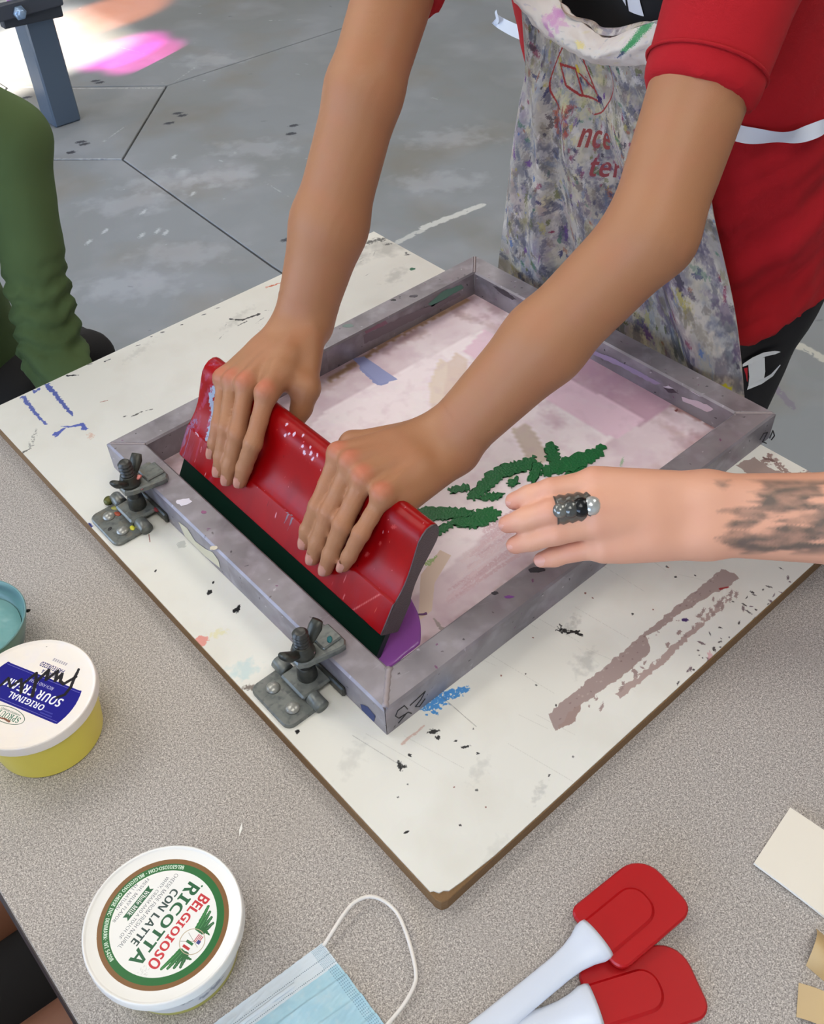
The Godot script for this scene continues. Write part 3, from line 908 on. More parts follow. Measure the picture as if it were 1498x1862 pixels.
# ---------------------------------------------------------------- screen, squeegee, clamps
func make_screen() -> void:
	var t := thing("printing_screen", "grey aluminium screen frame with pink stained mesh on the white board", "screen", Vector3(0.364, YB, -0.393))
	# outer half sizes and bar width; the frame's own axes, about its middle
	var hx := 0.2955
	var hz := 0.2475
	var b := 0.0335
	var y1 := 0.038
	var im := picture(512, 512, rgb(148, 143, 148))
	cloud(im, rgb(112, 106, 112), 0.03, 0.42, 0.8, 0.75, 41)
	cloud(im, rgb(178, 172, 184), 0.08, 0.5, 0.85, 0.6, 42)
	cloud(im, rgb(132, 112, 124), 0.02, 0.6, 0.9, 0.5, 43)
	fn.seed = 44
	fn.frequency = 0.01
	rng.seed = 19
	for i in 150:
		dab(im, Vector2(rng.randf() * 512, rng.randf() * 512), rng.randf_range(1, 4), rng.randf_range(0.8, 2), rng.randf() * 3, [rgb(58, 54, 60), rgb(198, 190, 200), rgb(120, 70, 110), rgb(96, 88, 92)][i % 4], 0.75, 0.6)
	for i in 50:
		var p := Vector2(rng.randf() * 512, rng.randf() * 512)
		stroke(im, [p, p + Vector2.from_angle(rng.randf() * TAU) * rng.randf_range(10, 50)], 0.6, 0.8, rgb(176, 172, 180), 0.6, 0.3)
	var am := mat(Color.WHITE, 0.42, 0.35, tex(im))
	am.uv1_triplanar = true
	am.uv1_scale = Vector3.ONE * 3.3
	var O := [Vector2(-hx, -hz), Vector2(hx, -hz), Vector2(hx, hz), Vector2(-hx, hz)]
	var I := [Vector2(-hx + b, -hz + b), Vector2(hx - b, -hz + b), Vector2(hx - b, hz - b), Vector2(-hx + b, hz - b)]
	for k in 4:
		var mb := MB.new()
		var g := 0.0004
		var along: Vector2 = (O[(k + 1) % 4] - O[k]).normalized() * g
		prism(mb, [O[k] + along, O[(k + 1) % 4] - along, I[(k + 1) % 4] - along, I[k] + along], 0.0005, y1, 0.0022)
		part("frame_bar", mb, am, t)
	# weld beads on the mitres
	for k in 4:
		var mb := MB.new()
		var pts := []
		var rr := []
		for i in 15:
			var f := i / 14.0
			var p: Vector2 = O[k].lerp(I[k], lerpf(0.1, 0.97, f))
			pts.append(Vector3(p.x, y1 - 0.0012, p.y))
			rr.append((0.0032 if k == 3 else 0.0016) * (1.0 + 0.16 * sin(i * 2.4)) * (1.3 if i == 14 and k == 3 else 1.0))
		tube(mb, pts, rr, 8)
		part("weld_bead", mb, mat(rgb(158, 148, 150), 0.5, 0.3), t)
	# patches of paint on the bars
	var blots := [
		[Vector2(0.0818, -0.4942), 0.008, 0.006, rgb(224, 220, 232)], [Vector2(0.0675, -0.4145), 0.004, 0.003, rgb(214, 206, 186)], [Vector2(0.0886, -0.4658), 0.003, 0.0025, rgb(150, 90, 130)],
		[Vector2(0.2400, -0.1628), 0.005, 0.0018, rgb(122, 70, 140)], [Vector2(0.2338, -0.1752), 0.0035, 0.0022, rgb(60, 58, 64)], [Vector2(0.2844, -0.1685), 0.009, 0.0035, rgb(54, 52, 58)],
		[Vector2(0.4998, -0.6337), 0.004, 0.0025, rgb(50, 50, 54)], [Vector2(0.5256, -0.6214), 0.006, 0.003, rgb(86, 80, 90)], [Vector2(0.4171, -0.6293), 0.008, 0.004, rgb(120, 140, 136)],
	]
	for s in blots:
		var mb := MB.new()
		var pts := []
		rng.seed = int(s[0].x * 10000.0)
		for i in 14:
			var a := TAU * i / 14.0
			pts.append((s[0] - Vector2(0.364, -0.393)) + Vector2(cos(a) * s[1], sin(a) * s[2]).rotated(0.7) * rng.randf_range(0.75, 1.15))
		prism(mb, pts, y1 - 0.0002, y1 + 0.0003, 0.0001)
		part("paint_blot", mb, mat(s[3], 0.5), t)
	# hand-written marks on the near corner and the far corner
	var ink := mat(rgb(38, 36, 40), 0.6)
	var side := func(px: Array, w: float, called: String, m: Material) -> void:
		var mb := MB.new()
		var rr := []
		var pts := []
		for p in px:
			var q: Vector3 = (p - Vector3(0.364, YB, -0.393))
			pts.append(q)
			rr.append(w)
		tube(mb, pts, rr, 6)
		part(called, mb, m, t)
	var Z := -0.1462
	side.call([Vector3(0.0937, 0.7705, -0.1453), Vector3(0.0903, 0.7793, -0.1453), Vector3(0.0825, 0.7795, -0.1453), Vector3(0.0796, 0.7738, -0.1453), Vector3(0.0830, 0.7667, -0.1453), Vector3(0.0941, 0.7649, -0.1453), Vector3(0.0978, 0.7593, -0.1453)], 0.0006, "pen_mark", ink)
	side.call([Vector3(0.0915, 0.7650, -0.1453), Vector3(0.0820, 0.7598, -0.1453)], 0.0006, "pen_mark", ink)
	side.call([Vector3(0.0965, 0.7730, -0.1453), Vector3(0.1153, 0.7767, -0.1453), Vector3(0.1097, 0.7693, -0.1453), Vector3(0.1028, 0.7648, -0.1453), Vector3(0.1073, 0.7602, -0.1453), Vector3(0.1149, 0.7657, -0.1453)], 0.0006, "pen_mark", ink)
	side.call([Vector3(0.6361, 0.7651, -0.1453), Vector3(0.6411, 0.7722, -0.1453), Vector3(0.6501, 0.7685, -0.1453), Vector3(0.6444, 0.7577, -0.1453), Vector3(0.6557, 0.7484, -0.1453)], 0.0008, "pen_mark", ink)
	side.call([Vector3(0.6605, 0.7532, -0.1453), Vector3(0.6632, 0.7634, -0.1453), Vector3(0.6714, 0.7509, -0.1453), Vector3(0.6662, 0.7472, -0.1453)], 0.0008, "pen_mark", ink)
	var bl := MB.new()
	var bp := []
	for p in [Vector3(0.0681, 0.7646, -0.1818), Vector3(0.0681, 0.7722, -0.1708), Vector3(0.0681, 0.7689, -0.1603), Vector3(0.0681, 0.7530, -0.1634), Vector3(0.0681, 0.7491, -0.1732), Vector3(0.0681, 0.7554, -0.1804)]:
		var bq: Vector3 = (p - Vector3(0.364, YB, -0.393))
		bq.y = clampf(bq.y, 0.002, 0.036)
		bp.append(bq)
	var bm := Vector3.ZERO
	for p in bp: bm += p / bp.size()
	bl.poly(bp, bm + Vector3.RIGHT)
	part("paint_blot", bl, mat(rgb(44, 60, 110), 0.6), t)
	# cream drip down the hinge side
	var dr := MB.new()
	var dp := []
	for p in [Vector3(0.0665, 0.7743, -0.4898), Vector3(0.0665, 0.7785, -0.4705), Vector3(0.0665, 0.7675, -0.4593), Vector3(0.0665, 0.7728, -0.4361), Vector3(0.0668, 0.7797, -0.4217), Vector3(0.0668, 0.7748, -0.4119), Vector3(0.0668, 0.7621, -0.4129), Vector3(0.0668, 0.7509, -0.4440), Vector3(0.0665, 0.7435, -0.4679), Vector3(0.0665, 0.7536, -0.4831)]:
		var bq: Vector3 = (p - Vector3(0.364, YB, -0.393))
		dp.append(Vector2(bq.z, clampf(bq.y, 0.002, 0.0365)))
	var dt := Geometry2D.triangulate_polygon(PackedVector2Array(dp))
	var d0 := dr.idx.size()
	for i in range(0, dt.size(), 3):
		dr.tri(dr.add(Vector3(-hx - 0.0004, dp[dt[i]].y, dp[dt[i]].x)), dr.add(Vector3(-hx - 0.0004, dp[dt[i + 1]].y, dp[dt[i + 1]].x)), dr.add(Vector3(-hx - 0.0004, dp[dt[i + 2]].y, dp[dt[i + 2]].x)))
	if dt.size():
		dr.facing(d0, Vector3.LEFT)
		part("paint_drip", dr, mat(rgb(206, 198, 172), 0.6), t)
	# dried paint on the inner faces of the far bars
	var inner := func(pts: Array, m: Material) -> void:
		var mb := MB.new()
		var flat := []
		var keep := []
		for p in pts:
			var q2: Vector3 = (p - Vector3(0.364, YB, -0.393))
			q2.y = clampf(q2.y, 0.004, 0.036)
			keep.append(q2)
		var onz: bool = absf(keep[0].z + hz - b) < absf(keep[0].x - hx + b)
		for q2 in keep:
			flat.append(Vector2(q2.x if onz else q2.z, q2.y))
		rng.seed = int(absf(flat[0].x) * 100000.0)
		var tn := torn(flat, 0.004, 0.0009)
		var tri := Geometry2D.triangulate_polygon(PackedVector2Array(tn))
		var q0 := mb.idx.size()
		for i in range(0, tri.size(), 3):
			var ids := []
			for k in 3:
				var w: Vector2 = tn[tri[i + k]]
				ids.append(mb.add(Vector3(w.x, w.y, -hz + b + 0.0004) if onz else Vector3(hx - b - 0.0004, w.y, w.x)))
			mb.tri(ids[0], ids[1], ids[2])
		if tri.size():
			mb.facing(q0, Vector3.BACK if onz else Vector3.LEFT)
			part("dried_paint", mb, m, t)
	inner.call([Vector3(0.5383, 0.7802, -0.6070), Vector3(0.5649, 0.7882, -0.6070), Vector3(0.6001, 0.7841, -0.6070), Vector3(0.6054, 0.7765, -0.6070), Vector3(0.5771, 0.7758, -0.6070), Vector3(0.5451, 0.7727, -0.6070)], mat(rgb(92, 136, 122), 0.5))
	inner.call([Vector3(0.4241, 0.7844, -0.6070), Vector3(0.5004, 0.7811, -0.6070), Vector3(0.5503, 0.7756, -0.6070), Vector3(0.5970, 0.7723, -0.6070), Vector3(0.6002, 0.7665, -0.6070), Vector3(0.5501, 0.7669, -0.6070), Vector3(0.4899, 0.7686, -0.6070), Vector3(0.4248, 0.7712, -0.6070)], mat(rgb(124, 112, 120), 0.5))
	inner.call([Vector3(0.4267, 0.7918, -0.6070), Vector3(0.4623, 0.7902, -0.6070), Vector3(0.4665, 0.7831, -0.6070), Vector3(0.4288, 0.7847, -0.6070)], mat(rgb(146, 104, 122), 0.5))
	inner.call([Vector3(0.6245, 0.7735, -0.2767), Vector3(0.6245, 0.7790, -0.2637), Vector3(0.6245, 0.7772, -0.2536), Vector3(0.6245, 0.7711, -0.2688)], mat(rgb(70, 58, 68), 0.5))
	inner.call([Vector3(0.6245, 0.7753, -0.2779), Vector3(0.6245, 0.7802, -0.2705), Vector3(0.6245, 0.7806, -0.2624), Vector3(0.6245, 0.7749, -0.2712)], mat(rgb(212, 200, 212), 0.5))
	inner.call([Vector3(0.6245, 0.7926, -0.2422), Vector3(0.6245, 0.7943, -0.2362), Vector3(0.6245, 0.7918, -0.2231), Vector3(0.6245, 0.7887, -0.2271)], mat(rgb(216, 206, 216), 0.5))
	inner.call([Vector3(0.6245, 0.7751, -0.2499), Vector3(0.6245, 0.7804, -0.2317), Vector3(0.6245, 0.7833, -0.2150), Vector3(0.6245, 0.7815, -0.2053), Vector3(0.6245, 0.7730, -0.2128), Vector3(0.6245, 0.7715, -0.2299), Vector3(0.6245, 0.7699, -0.2472)], mat(rgb(208, 186, 196), 0.5))
	inner.call([Vector3(0.6245, 0.7689, -0.4040), Vector3(0.6245, 0.7765, -0.3592), Vector3(0.6245, 0.7776, -0.3155), Vector3(0.6245, 0.7775, -0.2816), Vector3(0.6245, 0.7718, -0.2890), Vector3(0.6245, 0.7698, -0.3493), Vector3(0.6245, 0.7633, -0.4015)], mat(rgb(160, 142, 172), 0.5))
	inner.call([Vector3(0.6245, 0.7870, -0.5702), Vector3(0.6245, 0.7911, -0.5493), Vector3(0.6245, 0.7856, -0.5252), Vector3(0.6245, 0.7811, -0.5332), Vector3(0.6245, 0.7831, -0.5595)], mat(rgb(66, 58, 64), 0.5))
	# the mesh, drawn tight over the frame's underside
	var mi := picture(1054, 860, rgb(224, 206, 213))
	cloud(mi, rgb(236, 224, 229), 0.02, 0.4, 0.75, 0.8, 51)
	cloud(mi, rgb(206, 178, 192), 0.03, 0.5, 0.85, 0.6, 52)
	fn.seed = 53
	fn.frequency = 0.01
	fn.fractal_octaves = 3
	rng.seed = 77
	# stained border
	var rim := rgb(176, 142, 152)
	for i in 230:
		var f := rng.randf()
		var p: Vector2
		match i % 4:
			0: p = Vector2(f * 1054, rng.randf_range(0, 55))
			1: p = Vector2(f * 1054, rng.randf_range(815, 860))
			2: p = Vector2(rng.randf_range(940, 1054), f * 860)
			_: p = Vector2(rng.randf_range(0, 60), f * 860)
		dab(mi, p, rng.randf_range(14, 60), rng.randf_range(8, 26), 0.0 if i % 4 < 2 else PI / 2, [rim, rgb(190, 160, 158), rgb(166, 138, 142), rgb(196, 172, 178)][rng.randi() % 4], 0.4, 0.6, 0.6)
	stroke(mi, [Vector2(510.7, 27.5), Vector2(756.8, 2.3), Vector2(1018.6, 7.8)], 9.0, 9.0, rgb(160, 126, 92), 0.8, 0.4, 0.05)
	stroke(mi, [Vector2(1054.0, 441.8), Vector2(1046.4, 626.3), Vector2(1058.0, 814.0)], 10.0, 10.0, rgb(150, 104, 100), 0.75, 0.5, 0.1)
	# art sheet and tape seen through the mesh
	var pale := rgb(245, 233, 238)
	fill_poly(mi, [Vector2(951.0, 142.2), Vector2(961.2, 677.8), Vector2(560.4, 677.3), Vector2(100.7, 725.9), Vector2(305.9, 160.1), Vector2(441.1, 116.1)], pale)
	for i in 130:
		dab(mi, (Vector2(666.2, 393.0)) + Vector2(rng.randf_range(-330, 260), rng.randf_range(-260, 300)), rng.randf_range(20, 70), rng.randf_range(10, 30), rng.randf() * 3.0, [rgb(250, 244, 245), rgb(234, 212, 224), rgb(244, 226, 234), rgb(240, 235, 236)][i % 4], 0.3, 0.7, 0.7)
	# mauve film over the far part
	fill_poly(mi, [Vector2(1003.5, 392.5), Vector2(1062.1, 416.1), Vector2(1068.5, 693.2), Vector2(927.6, 688.3), Vector2(859.4, 235.1), Vector2(994.8, 264.0)], rgb(196, 160, 178))
	for i in 60:
		dab(mi, (Vector2(992.1, 364.7)) + Vector2(rng.randf_range(-200, 240), rng.randf_range(-160, 240)), rng.randf_range(20, 60), rng.randf_range(10, 24), rng.randf() * 3.0, [rgb(190, 154, 176), rgb(204, 172, 184), rgb(214, 184, 198)][i % 3], 0.35, 0.7, 0.7)
	fill_poly(mi, [Vector2(947.4, 145.9), Vector2(952.4, 457.0), Vector2(957.9, 680.4), Vector2(851.4, 684.7), Vector2(841.7, 381.1), Vector2(835.2, 177.4)], rgb(234, 204, 220))
	for a in [[[Vector2(728.8, 207.2), Vector2(824.9, 167.3), Vector2(820.3, 213.8), Vector2(716.3, 321.7), Vector2(627.6, 296.6), Vector2(543.4, 388.4), Vector2(538.0, 355.3)], rgb(226, 206, 196)], [[Vector2(677.5, 221.6), Vector2(777.2, 154.8), Vector2(776.2, 187.5), Vector2(608.5, 337.3), Vector2(579.9, 338.7)], rgb(232, 216, 204)], [[Vector2(703.7, 486.7), Vector2(746.9, 499.8), Vector2(696.9, 617.4), Vector2(628.3, 629.9)], rgb(212, 196, 186)]]:
		fill_poly(mi, a[0], a[1])
	mi.resize(132, 108, Image.INTERPOLATE_BILINEAR)
	mi.resize(1054, 860, Image.INTERPOLATE_CUBIC)
	cloud(mi, rgb(240, 232, 234), 0.05, 0.55, 0.9, 0.3, 54)
	cloud(mi, rgb(196, 166, 182), 0.06, 0.55, 0.9, 0.3, 55)
	fn.seed = 53
	fn.frequency = 0.01
	stroke(mi, [Vector2(612.8, 54.9), Vector2(603.6, 121.1)], 22.0, 22.0, rgb(140, 148, 196), 1.0, 0.08)
	fill_poly(mi, [Vector2(608.4, -3.2), Vector2(637.5, 11.6), Vector2(635.4, 148.8), Vector2(590.2, 130.4)], rgb(146, 154, 200))
	# near part: long strokes along the bar, cream tape at the corner
	fill_poly(mi, [Vector2(234.6, 682.9), Vector2(310.9, 659.0), Vector2(317.0, 686.5), Vector2(240.1, 719.0), Vector2(187.1, 768.6), Vector2(148.4, 770.6)], rgb(226, 206, 190))
	for i in 46:
		var a: Vector2 = (Vector2(218.5, 758.9)).lerp(Vector2(441.0, 693.1), rng.randf()) + Vector2(rng.randf_range(-10, 40), rng.randf_range(-20, 30))
		stroke(mi, [a, a + Vector2(rng.randf_range(90, 300), rng.randf_range(-14, 14))], rng.randf_range(2, 9), rng.randf_range(2, 7), [rgb(236, 218, 222), rgb(214, 180, 190), rgb(226, 202, 206), rgb(206, 168, 178)][i % 4], 0.35, 0.4, 0.25)
	stroke(mi, [Vector2(175.3, 786.3), Vector2(169.6, 815.0)], 2.0, 5.0, rgb(168, 156, 154), 0.9, 0.4)
	stroke(mi, [Vector2(265.9, 670.4), Vector2(291.3, 666.6)], 8.0, 3.0, rgb(150, 186, 110), 0.8, 0.5, 0.2)
	dab(mi, Vector2(585.5, 601.8), 26, 6, -0.4, rgb(160, 176, 120), 0.5, 0.7, 0.5)
	dab(mi, Vector2(800.8, 743.3), 20, 4, -0.5, rgb(120, 170, 120), 0.6, 0.7, 0.5)
	stroke(mi, [Vector2(1037.6, 713.7), Vector2(1045.5, 712.6)], 3.0, 2.0, rgb(120, 60, 56), 1.0, 0.4)
	var mm := mat(Color.WHITE, 0.55, 0.0, tex(mi))
	var me := MB.new()
	var O0 := Vector2(0.364, -0.393)
	var F := func(u: float, v: float) -> Vector3:
		var w := Vector2(lerpf(-hx + b, hx - b, u), lerpf(-hz + b, hz - b, v))
		return Vector3(w.x, 0.003, w.y)
	var m0 := me.idx.size()
	sheet(me, 16, 14, F, Vector3.UP, 0.0008)
	for i in me.v.size():
		var w := Vector2(me.v[i].x, me.v[i].z) + O0
		me.uv[i] = Vector2((w.x - 0.10) / 0.527, (w.y + 0.607) / 0.43)
	part("mesh", me, mm, t, "pink stained screen mesh stretched inside the frame")

func make_inks() -> void:
	var gm := grain(mat(rgb(22, 104, 52), 0.28), 0.05, 0.06, 22.0)
	rng.seed = 101
	var t := thing("green_ink", "dark green ink smeared across the pink mesh in torn leaf-shaped strokes", "ink", Vector3(0.4, YB + 0.0031, -0.36))
	var strokes := [
		[Vector2(0.2764, -0.3431), Vector2(0.2993, -0.3249), Vector2(0.3230, -0.2953), Vector2(0.3141, -0.2896), Vector2(0.2799, -0.3128), Vector2(0.2679, -0.3335)],
		[Vector2(0.2720, -0.3042), Vector2(0.2990, -0.2981), Vector2(0.3367, -0.2894), Vector2(0.3436, -0.2733), Vector2(0.3315, -0.2672), Vector2(0.3030, -0.2748), Vector2(0.2918, -0.2922), Vector2(0.2675, -0.2949)],
		[Vector2(0.3264, -0.3405), Vector2(0.3471, -0.3308), Vector2(0.3412, -0.3202), Vector2(0.3210, -0.3321)],
		[Vector2(0.3307, -0.3155), Vector2(0.3552, -0.3231), Vector2(0.3744, -0.3275), Vector2(0.3993, -0.3257), Vector2(0.4177, -0.3172), Vector2(0.4356, -0.3106), Vector2(0.4232, -0.2963), Vector2(0.3993, -0.3037), Vector2(0.3840, -0.3106), Vector2(0.3568, -0.3054), Vector2(0.3317, -0.3061)],
		[Vector2(0.3396, -0.3071), Vector2(0.3543, -0.3028), Vector2(0.3661, -0.2904), Vector2(0.3528, -0.2884), Vector2(0.3397, -0.2985)],
		[Vector2(0.4020, -0.2909), Vector2(0.4255, -0.3045), Vector2(0.4346, -0.2984), Vector2(0.4191, -0.2848), Vector2(0.3973, -0.2779)],
		[Vector2(0.4396, -0.2962), Vector2(0.4576, -0.3137), Vector2(0.4680, -0.3146), Vector2(0.4669, -0.3048), Vector2(0.4532, -0.2872), Vector2(0.4423, -0.2884)],
		[Vector2(0.4277, -0.2919), Vector2(0.4534, -0.2857), Vector2(0.4719, -0.2811), Vector2(0.4900, -0.2718), Vector2(0.5067, -0.2720), Vector2(0.5074, -0.2659), Vector2(0.4932, -0.2554), Vector2(0.4769, -0.2579), Vector2(0.4529, -0.2601), Vector2(0.4344, -0.2701), Vector2(0.4177, -0.2784)],
		[Vector2(0.4389, -0.2658), Vector2(0.4616, -0.2595), Vector2(0.4600, -0.2482), Vector2(0.4391, -0.2479), Vector2(0.4213, -0.2549)],
		[Vector2(0.3785, -0.3008), Vector2(0.3957, -0.3020), Vector2(0.3901, -0.2897), Vector2(0.3765, -0.2903)],
	]
	for s in strokes:
		var mb := MB.new()
		var loc := []
		for p in s:
			loc.append(p - Vector2(0.4, -0.36))
		var rg := torn(loc, 0.0021, 0.0027)
		prism(mb, rg, 0.0, rng.randf_range(0.0012, 0.002), 0.0005)
		part("ink_stroke", mb, gm, t)
	var p := thing("purple_ink", "glossy purple ink puddle in the near corner of the screen mesh", "ink", Vector3(0.155, YB + 0.0031, -0.215))
	var mb := MB.new()
	var ring := [Vector2(0.1151, -0.2165), Vector2(0.1569, -0.2475), Vector2(0.1753, -0.2545), Vector2(0.1888, -0.2547), Vector2(0.1851, -0.2404), Vector2(0.1793, -0.2265), Vector2(0.1707, -0.2137), Vector2(0.1586, -0.2010), Vector2(0.1527, -0.1993), Vector2(0.1360, -0.1987), Vector2(0.1211, -0.1977), Vector2(0.1129, -0.2018)]
	var cv := Curve2D.new()
	var loc := []
	for q in ring:
		loc.append(q - Vector2(0.155, -0.215))
	var fine := []
	for i in loc.size():
		var a: Vector2 = loc[(i - 1 + loc.size()) % loc.size()]
		var b: Vector2 = loc[i]
		var c: Vector2 = loc[(i + 1) % loc.size()]
		var d: Vector2 = loc[(i + 2) % loc.size()]
		for k in 4:
			fine.append(b.cubic_interpolate(c, a, d, k / 4.0))
	var mid := Vector2.ZERO
	for q in fine:
		mid += q / fine.size()
	var m0 := mb.idx.size()
	var prof := [[1.0, 0.0], [1.0, 0.0012], [0.96, 0.0026], [0.85, 0.0032], [0.6, 0.0034], [0.3, 0.0032]]
	var rows := []
	for pr in prof:
		var row := []
		for q in fine:
			var w: Vector2 = mid.lerp(q, pr[0])
			row.append(mb.add(Vector3(w.x, pr[1] + (0.0005 * fn.get_noise_2d(w.x * 9000.0, w.y * 9000.0) if pr[1] > 0.002 else 0.0), w.y)))
		rows.append(row)
	var cen := mb.add(Vector3(mid.x, 0.0033, mid.y))
	for r in rows.size() - 1:
		for i in fine.size():
			var j := (i + 1) % fine.size()
			mb.quad(rows[r][i], rows[r][j], rows[r + 1][j], rows[r + 1][i])
	for i in fine.size():
		mb.tri(rows[5][i], rows[5][(i + 1) % fine.size()], cen)
	mb.facing(m0, Vector3.UP)
	var pm := mat(rgb(146, 84, 168), 0.2)
	part("puddle", mb, pm, p)
	var lk := MB.new()
	var q0: Vector2 = (Vector2(0.1786, -0.2290)) - Vector2(0.155, -0.215)
	var q1: Vector2 = (Vector2(0.1870, -0.2221)) - Vector2(0.155, -0.215)
	tube(lk, [Vector3(q0.x, 0.0008, q0.y), Vector3(q0.lerp(q1, 0.6).x, 0.0008, q0.lerp(q1, 0.6).y + 0.0005), Vector3(q1.x, 0.0008, q1.y - 0.001)], [0.0008, 0.001, 0.0014], 8)
	part("ink_lick", lk, mat(rgb(112, 66, 118), 0.3), p)

func make_squeegee() -> void:
	# own axes: s along the blade's slope (leaning 30 degrees), d towards the front, z along its length
	var t := thing("squeegee", "red wooden squeegee with a dark green blade pressed on the pink mesh", "squeegee", Vector3(0.112, YB + 0.003, -0.3875))
	var ax := Vector3(0.5, 0.8660, 0.0)
	var nr := Vector3(-0.8660, 0.5, 0.0)
	var Q := func(s: float, d: float, z: float) -> Vector3: return ax * s + nr * d + Vector3(0, 0, z)
	var half := 0.1765
	var prof := [Vector2(0.034, 0.0), Vector2(0.034, 0.0105), Vector2(0.0355, 0.0118), Vector2(0.0695, 0.0122), Vector2(0.071, 0.0112), Vector2(0.073, 0.0102), Vector2(0.08, 0.0086), Vector2(0.09, 0.0074), Vector2(0.1, 0.0074), Vector2(0.11, 0.0084), Vector2(0.12, 0.0099), Vector2(0.13, 0.0115), Vector2(0.138, 0.0124), Vector2(0.145, 0.0114), Vector2(0.151, 0.0085), Vector2(0.1545, 0.0045), Vector2(0.1555, 0.0)]
	var full := prof.duplicate()
	for i in range(prof.size() - 2, 0, -1):
		full.append(Vector2(prof[i].x, -prof[i].y))
	var im := picture(1024, 512, rgb(148, 4, 8))
	cloud(im, rgb(164, 6, 8), 0.02, 0.45, 0.8, 0.7, 61)
	cloud(im, rgb(118, 6, 14), 0.03, 0.5, 0.85, 0.6, 62)
	fn.seed = 63
	fn.frequency = 0.01
	rng.seed = 9
	# worn mauve residue on the far third and on the ridge, white chips
	for i in 70:
		dab(im, Vector2(rng.randf_range(0, 150 + 130 * rng.randf()), rng.randf_range(20, 250)), rng.randf_range(6, 26), rng.randf_range(4, 12), rng.randf() * 3, [rgb(150, 52, 74), rgb(160, 66, 96), rgb(140, 34, 52)][i % 3], 0.75, 0.7, 0.5)
	for i in 60:
		dab(im, Vector2(rng.randf_range(0, 1024), rng.randf_range(15, 120)), rng.randf_range(10, 40), rng.randf_range(4, 10), 0, rgb(142, 30, 44), 0.4, 0.7, 0.7)
	for i in 120:
		dab(im, Vector2(rng.randf_range(0, 1024), rng.randf_range(10, 260)), rng.randf_range(0.8, 3.2), rng.randf_range(0.6, 2.0), rng.randf() * 3, [rgb(206, 120, 120), rgb(216, 180, 190), rgb(90, 10, 16), rgb(190, 90, 70)][i % 4], 0.8, 0.5)
	stroke(im, [Vector2(78, 205), Vector2(80, 180), Vector2(66, 165), Vector2(88, 140), Vector2(104, 100), Vector2(108, 80)], 13, 7, rgb(150, 164, 184), 0.95, 0.6, 0.05)
	stroke(im, [Vector2(8, 60), Vector2(20, 100)], 16, 10, rgb(130, 120, 160), 0.7, 0.7, 0.25)
	stroke(im, [Vector2(56, 70), Vector2(70, 62)], 8, 4, rgb(196, 170, 186), 0.95, 0.7, 0.1)
	for p in [Vector2(425, 222), Vector2(440, 200), Vector2(452, 208), Vector2(520, 205), Vector2(535, 196), Vector2(548, 214), Vector2(560, 204), Vector2(574, 196), Vector2(585, 210), Vector2(500, 225), Vector2(470, 215)]:
		dab(im, p, rng.randf_range(3, 7), rng.randf_range(3, 6), rng.randf(), rgb(212, 190, 206), 0.95, 0.6)
	for p in [Vector2(800, 170), Vector2(840, 150), Vector2(870, 120), Vector2(900, 150), Vector2(790, 110), Vector2(930, 190)]:
		dab(im, p, rng.randf_range(4, 10), rng.randf_range(3, 5), rng.randf(), rgb(196, 96, 92), 0.6, 0.9, 0.3)
	for p in [Vector2(555, 60), Vector2(565, 72), Vector2(548, 66), Vector2(575, 58)]:
		dab(im, p, 8, 4, 1.2, rgb(120, 118, 128), 0.9, 0.8)
	stroke(im, [Vector2(900, 40), Vector2(985, 60)], 0.9, 0.9, rgb(214, 150, 140), 0.9, 0.1)
	var wm := mat(Color.WHITE, 0.33, 0.0, tex(im))
	wm.clearcoat_enabled = true
	wm.clearcoat = 0.05
	wm.clearcoat_roughness = 0.15
	wm.metallic_specular = 0.28
	var hb := MB.new()
	var m0 := hb.idx.size()
	var zs := [-half, -half + 0.0012]
	for i in 23:
		zs.append(lerpf(-half + 0.004, half - 0.004, i / 22.0))
	zs.append_array([half - 0.0012, half])
	var rings := []
	for zi in zs.size():
		var e := 0.0 if zi > 0 and zi < zs.size() - 1 else 0.0012
		var ring := []
		for k in full.size():
			var p: Vector2 = full[k]
			var cc := Vector2(0.1, 0.0)
			var w: Vector2 = p + (cc - p).normalized() * e
			var vv := 0.02 + 0.52 * k / float(prof.size()) if k < prof.size() else 0.6 + 0.3 * (k - prof.size()) / float(prof.size())
			ring.append(hb.add(Q.call(w.x, w.y, zs[zi]), Vector2((zs[zi] + half) / (2.0 * half), vv)))
		rings.append(ring)
	for zi in zs.size() - 1:
		for k in full.size():
			hb.quad(rings[zi][k], rings[zi][(k + 1) % full.size()], rings[zi + 1][(k + 1) % full.size()], rings[zi + 1][k])
	var outline := PackedVector2Array(full)
	var tr := Geometry2D.triangulate_polygon(outline)
	for i in range(0, tr.size(), 3):
		hb.tri(rings[0][tr[i]], rings[0][tr[i + 1]], rings[0][tr[i + 2]])
		hb.tri(rings[zs.size() - 1][tr[i]], rings[zs.size() - 1][tr[i + 2]], rings[zs.size() - 1][tr[i + 1]])
	hb.closed(m0)
	part("handle", hb, wm, t, "red painted wooden handle with a rounded ridge")
	# worn end grain of the near end
	var eb := MB.new()
	var em := eb.idx.size()
	var fr := []
	var bk := []
	for p in full:
		var w: Vector2 = Vector2(0.1, 0.0) + (p - Vector2(0.1, 0.0)) * 0.985
		fr.append(eb.add(Q.call(w.x, w.y, half + 0.0007)))
		bk.append(eb.add(Q.call(p.x, p.y, half - 0.0005)))
	for k in full.size():
		eb.quad(fr[k], fr[(k + 1) % full.size()], bk[(k + 1) % full.size()], bk[k])
	for i in range(0, tr.size(), 3):
		eb.tri(fr[tr[i]], fr[tr[i + 2]], fr[tr[i + 1]])
	eb.facing(em, Vector3.BACK)
	part("handle_end", eb, grain(mat(rgb(88, 74, 76), 0.55), 0.05, 0.05, 30.0), t, "worn grey end of the handle")
	var bb := MB.new()
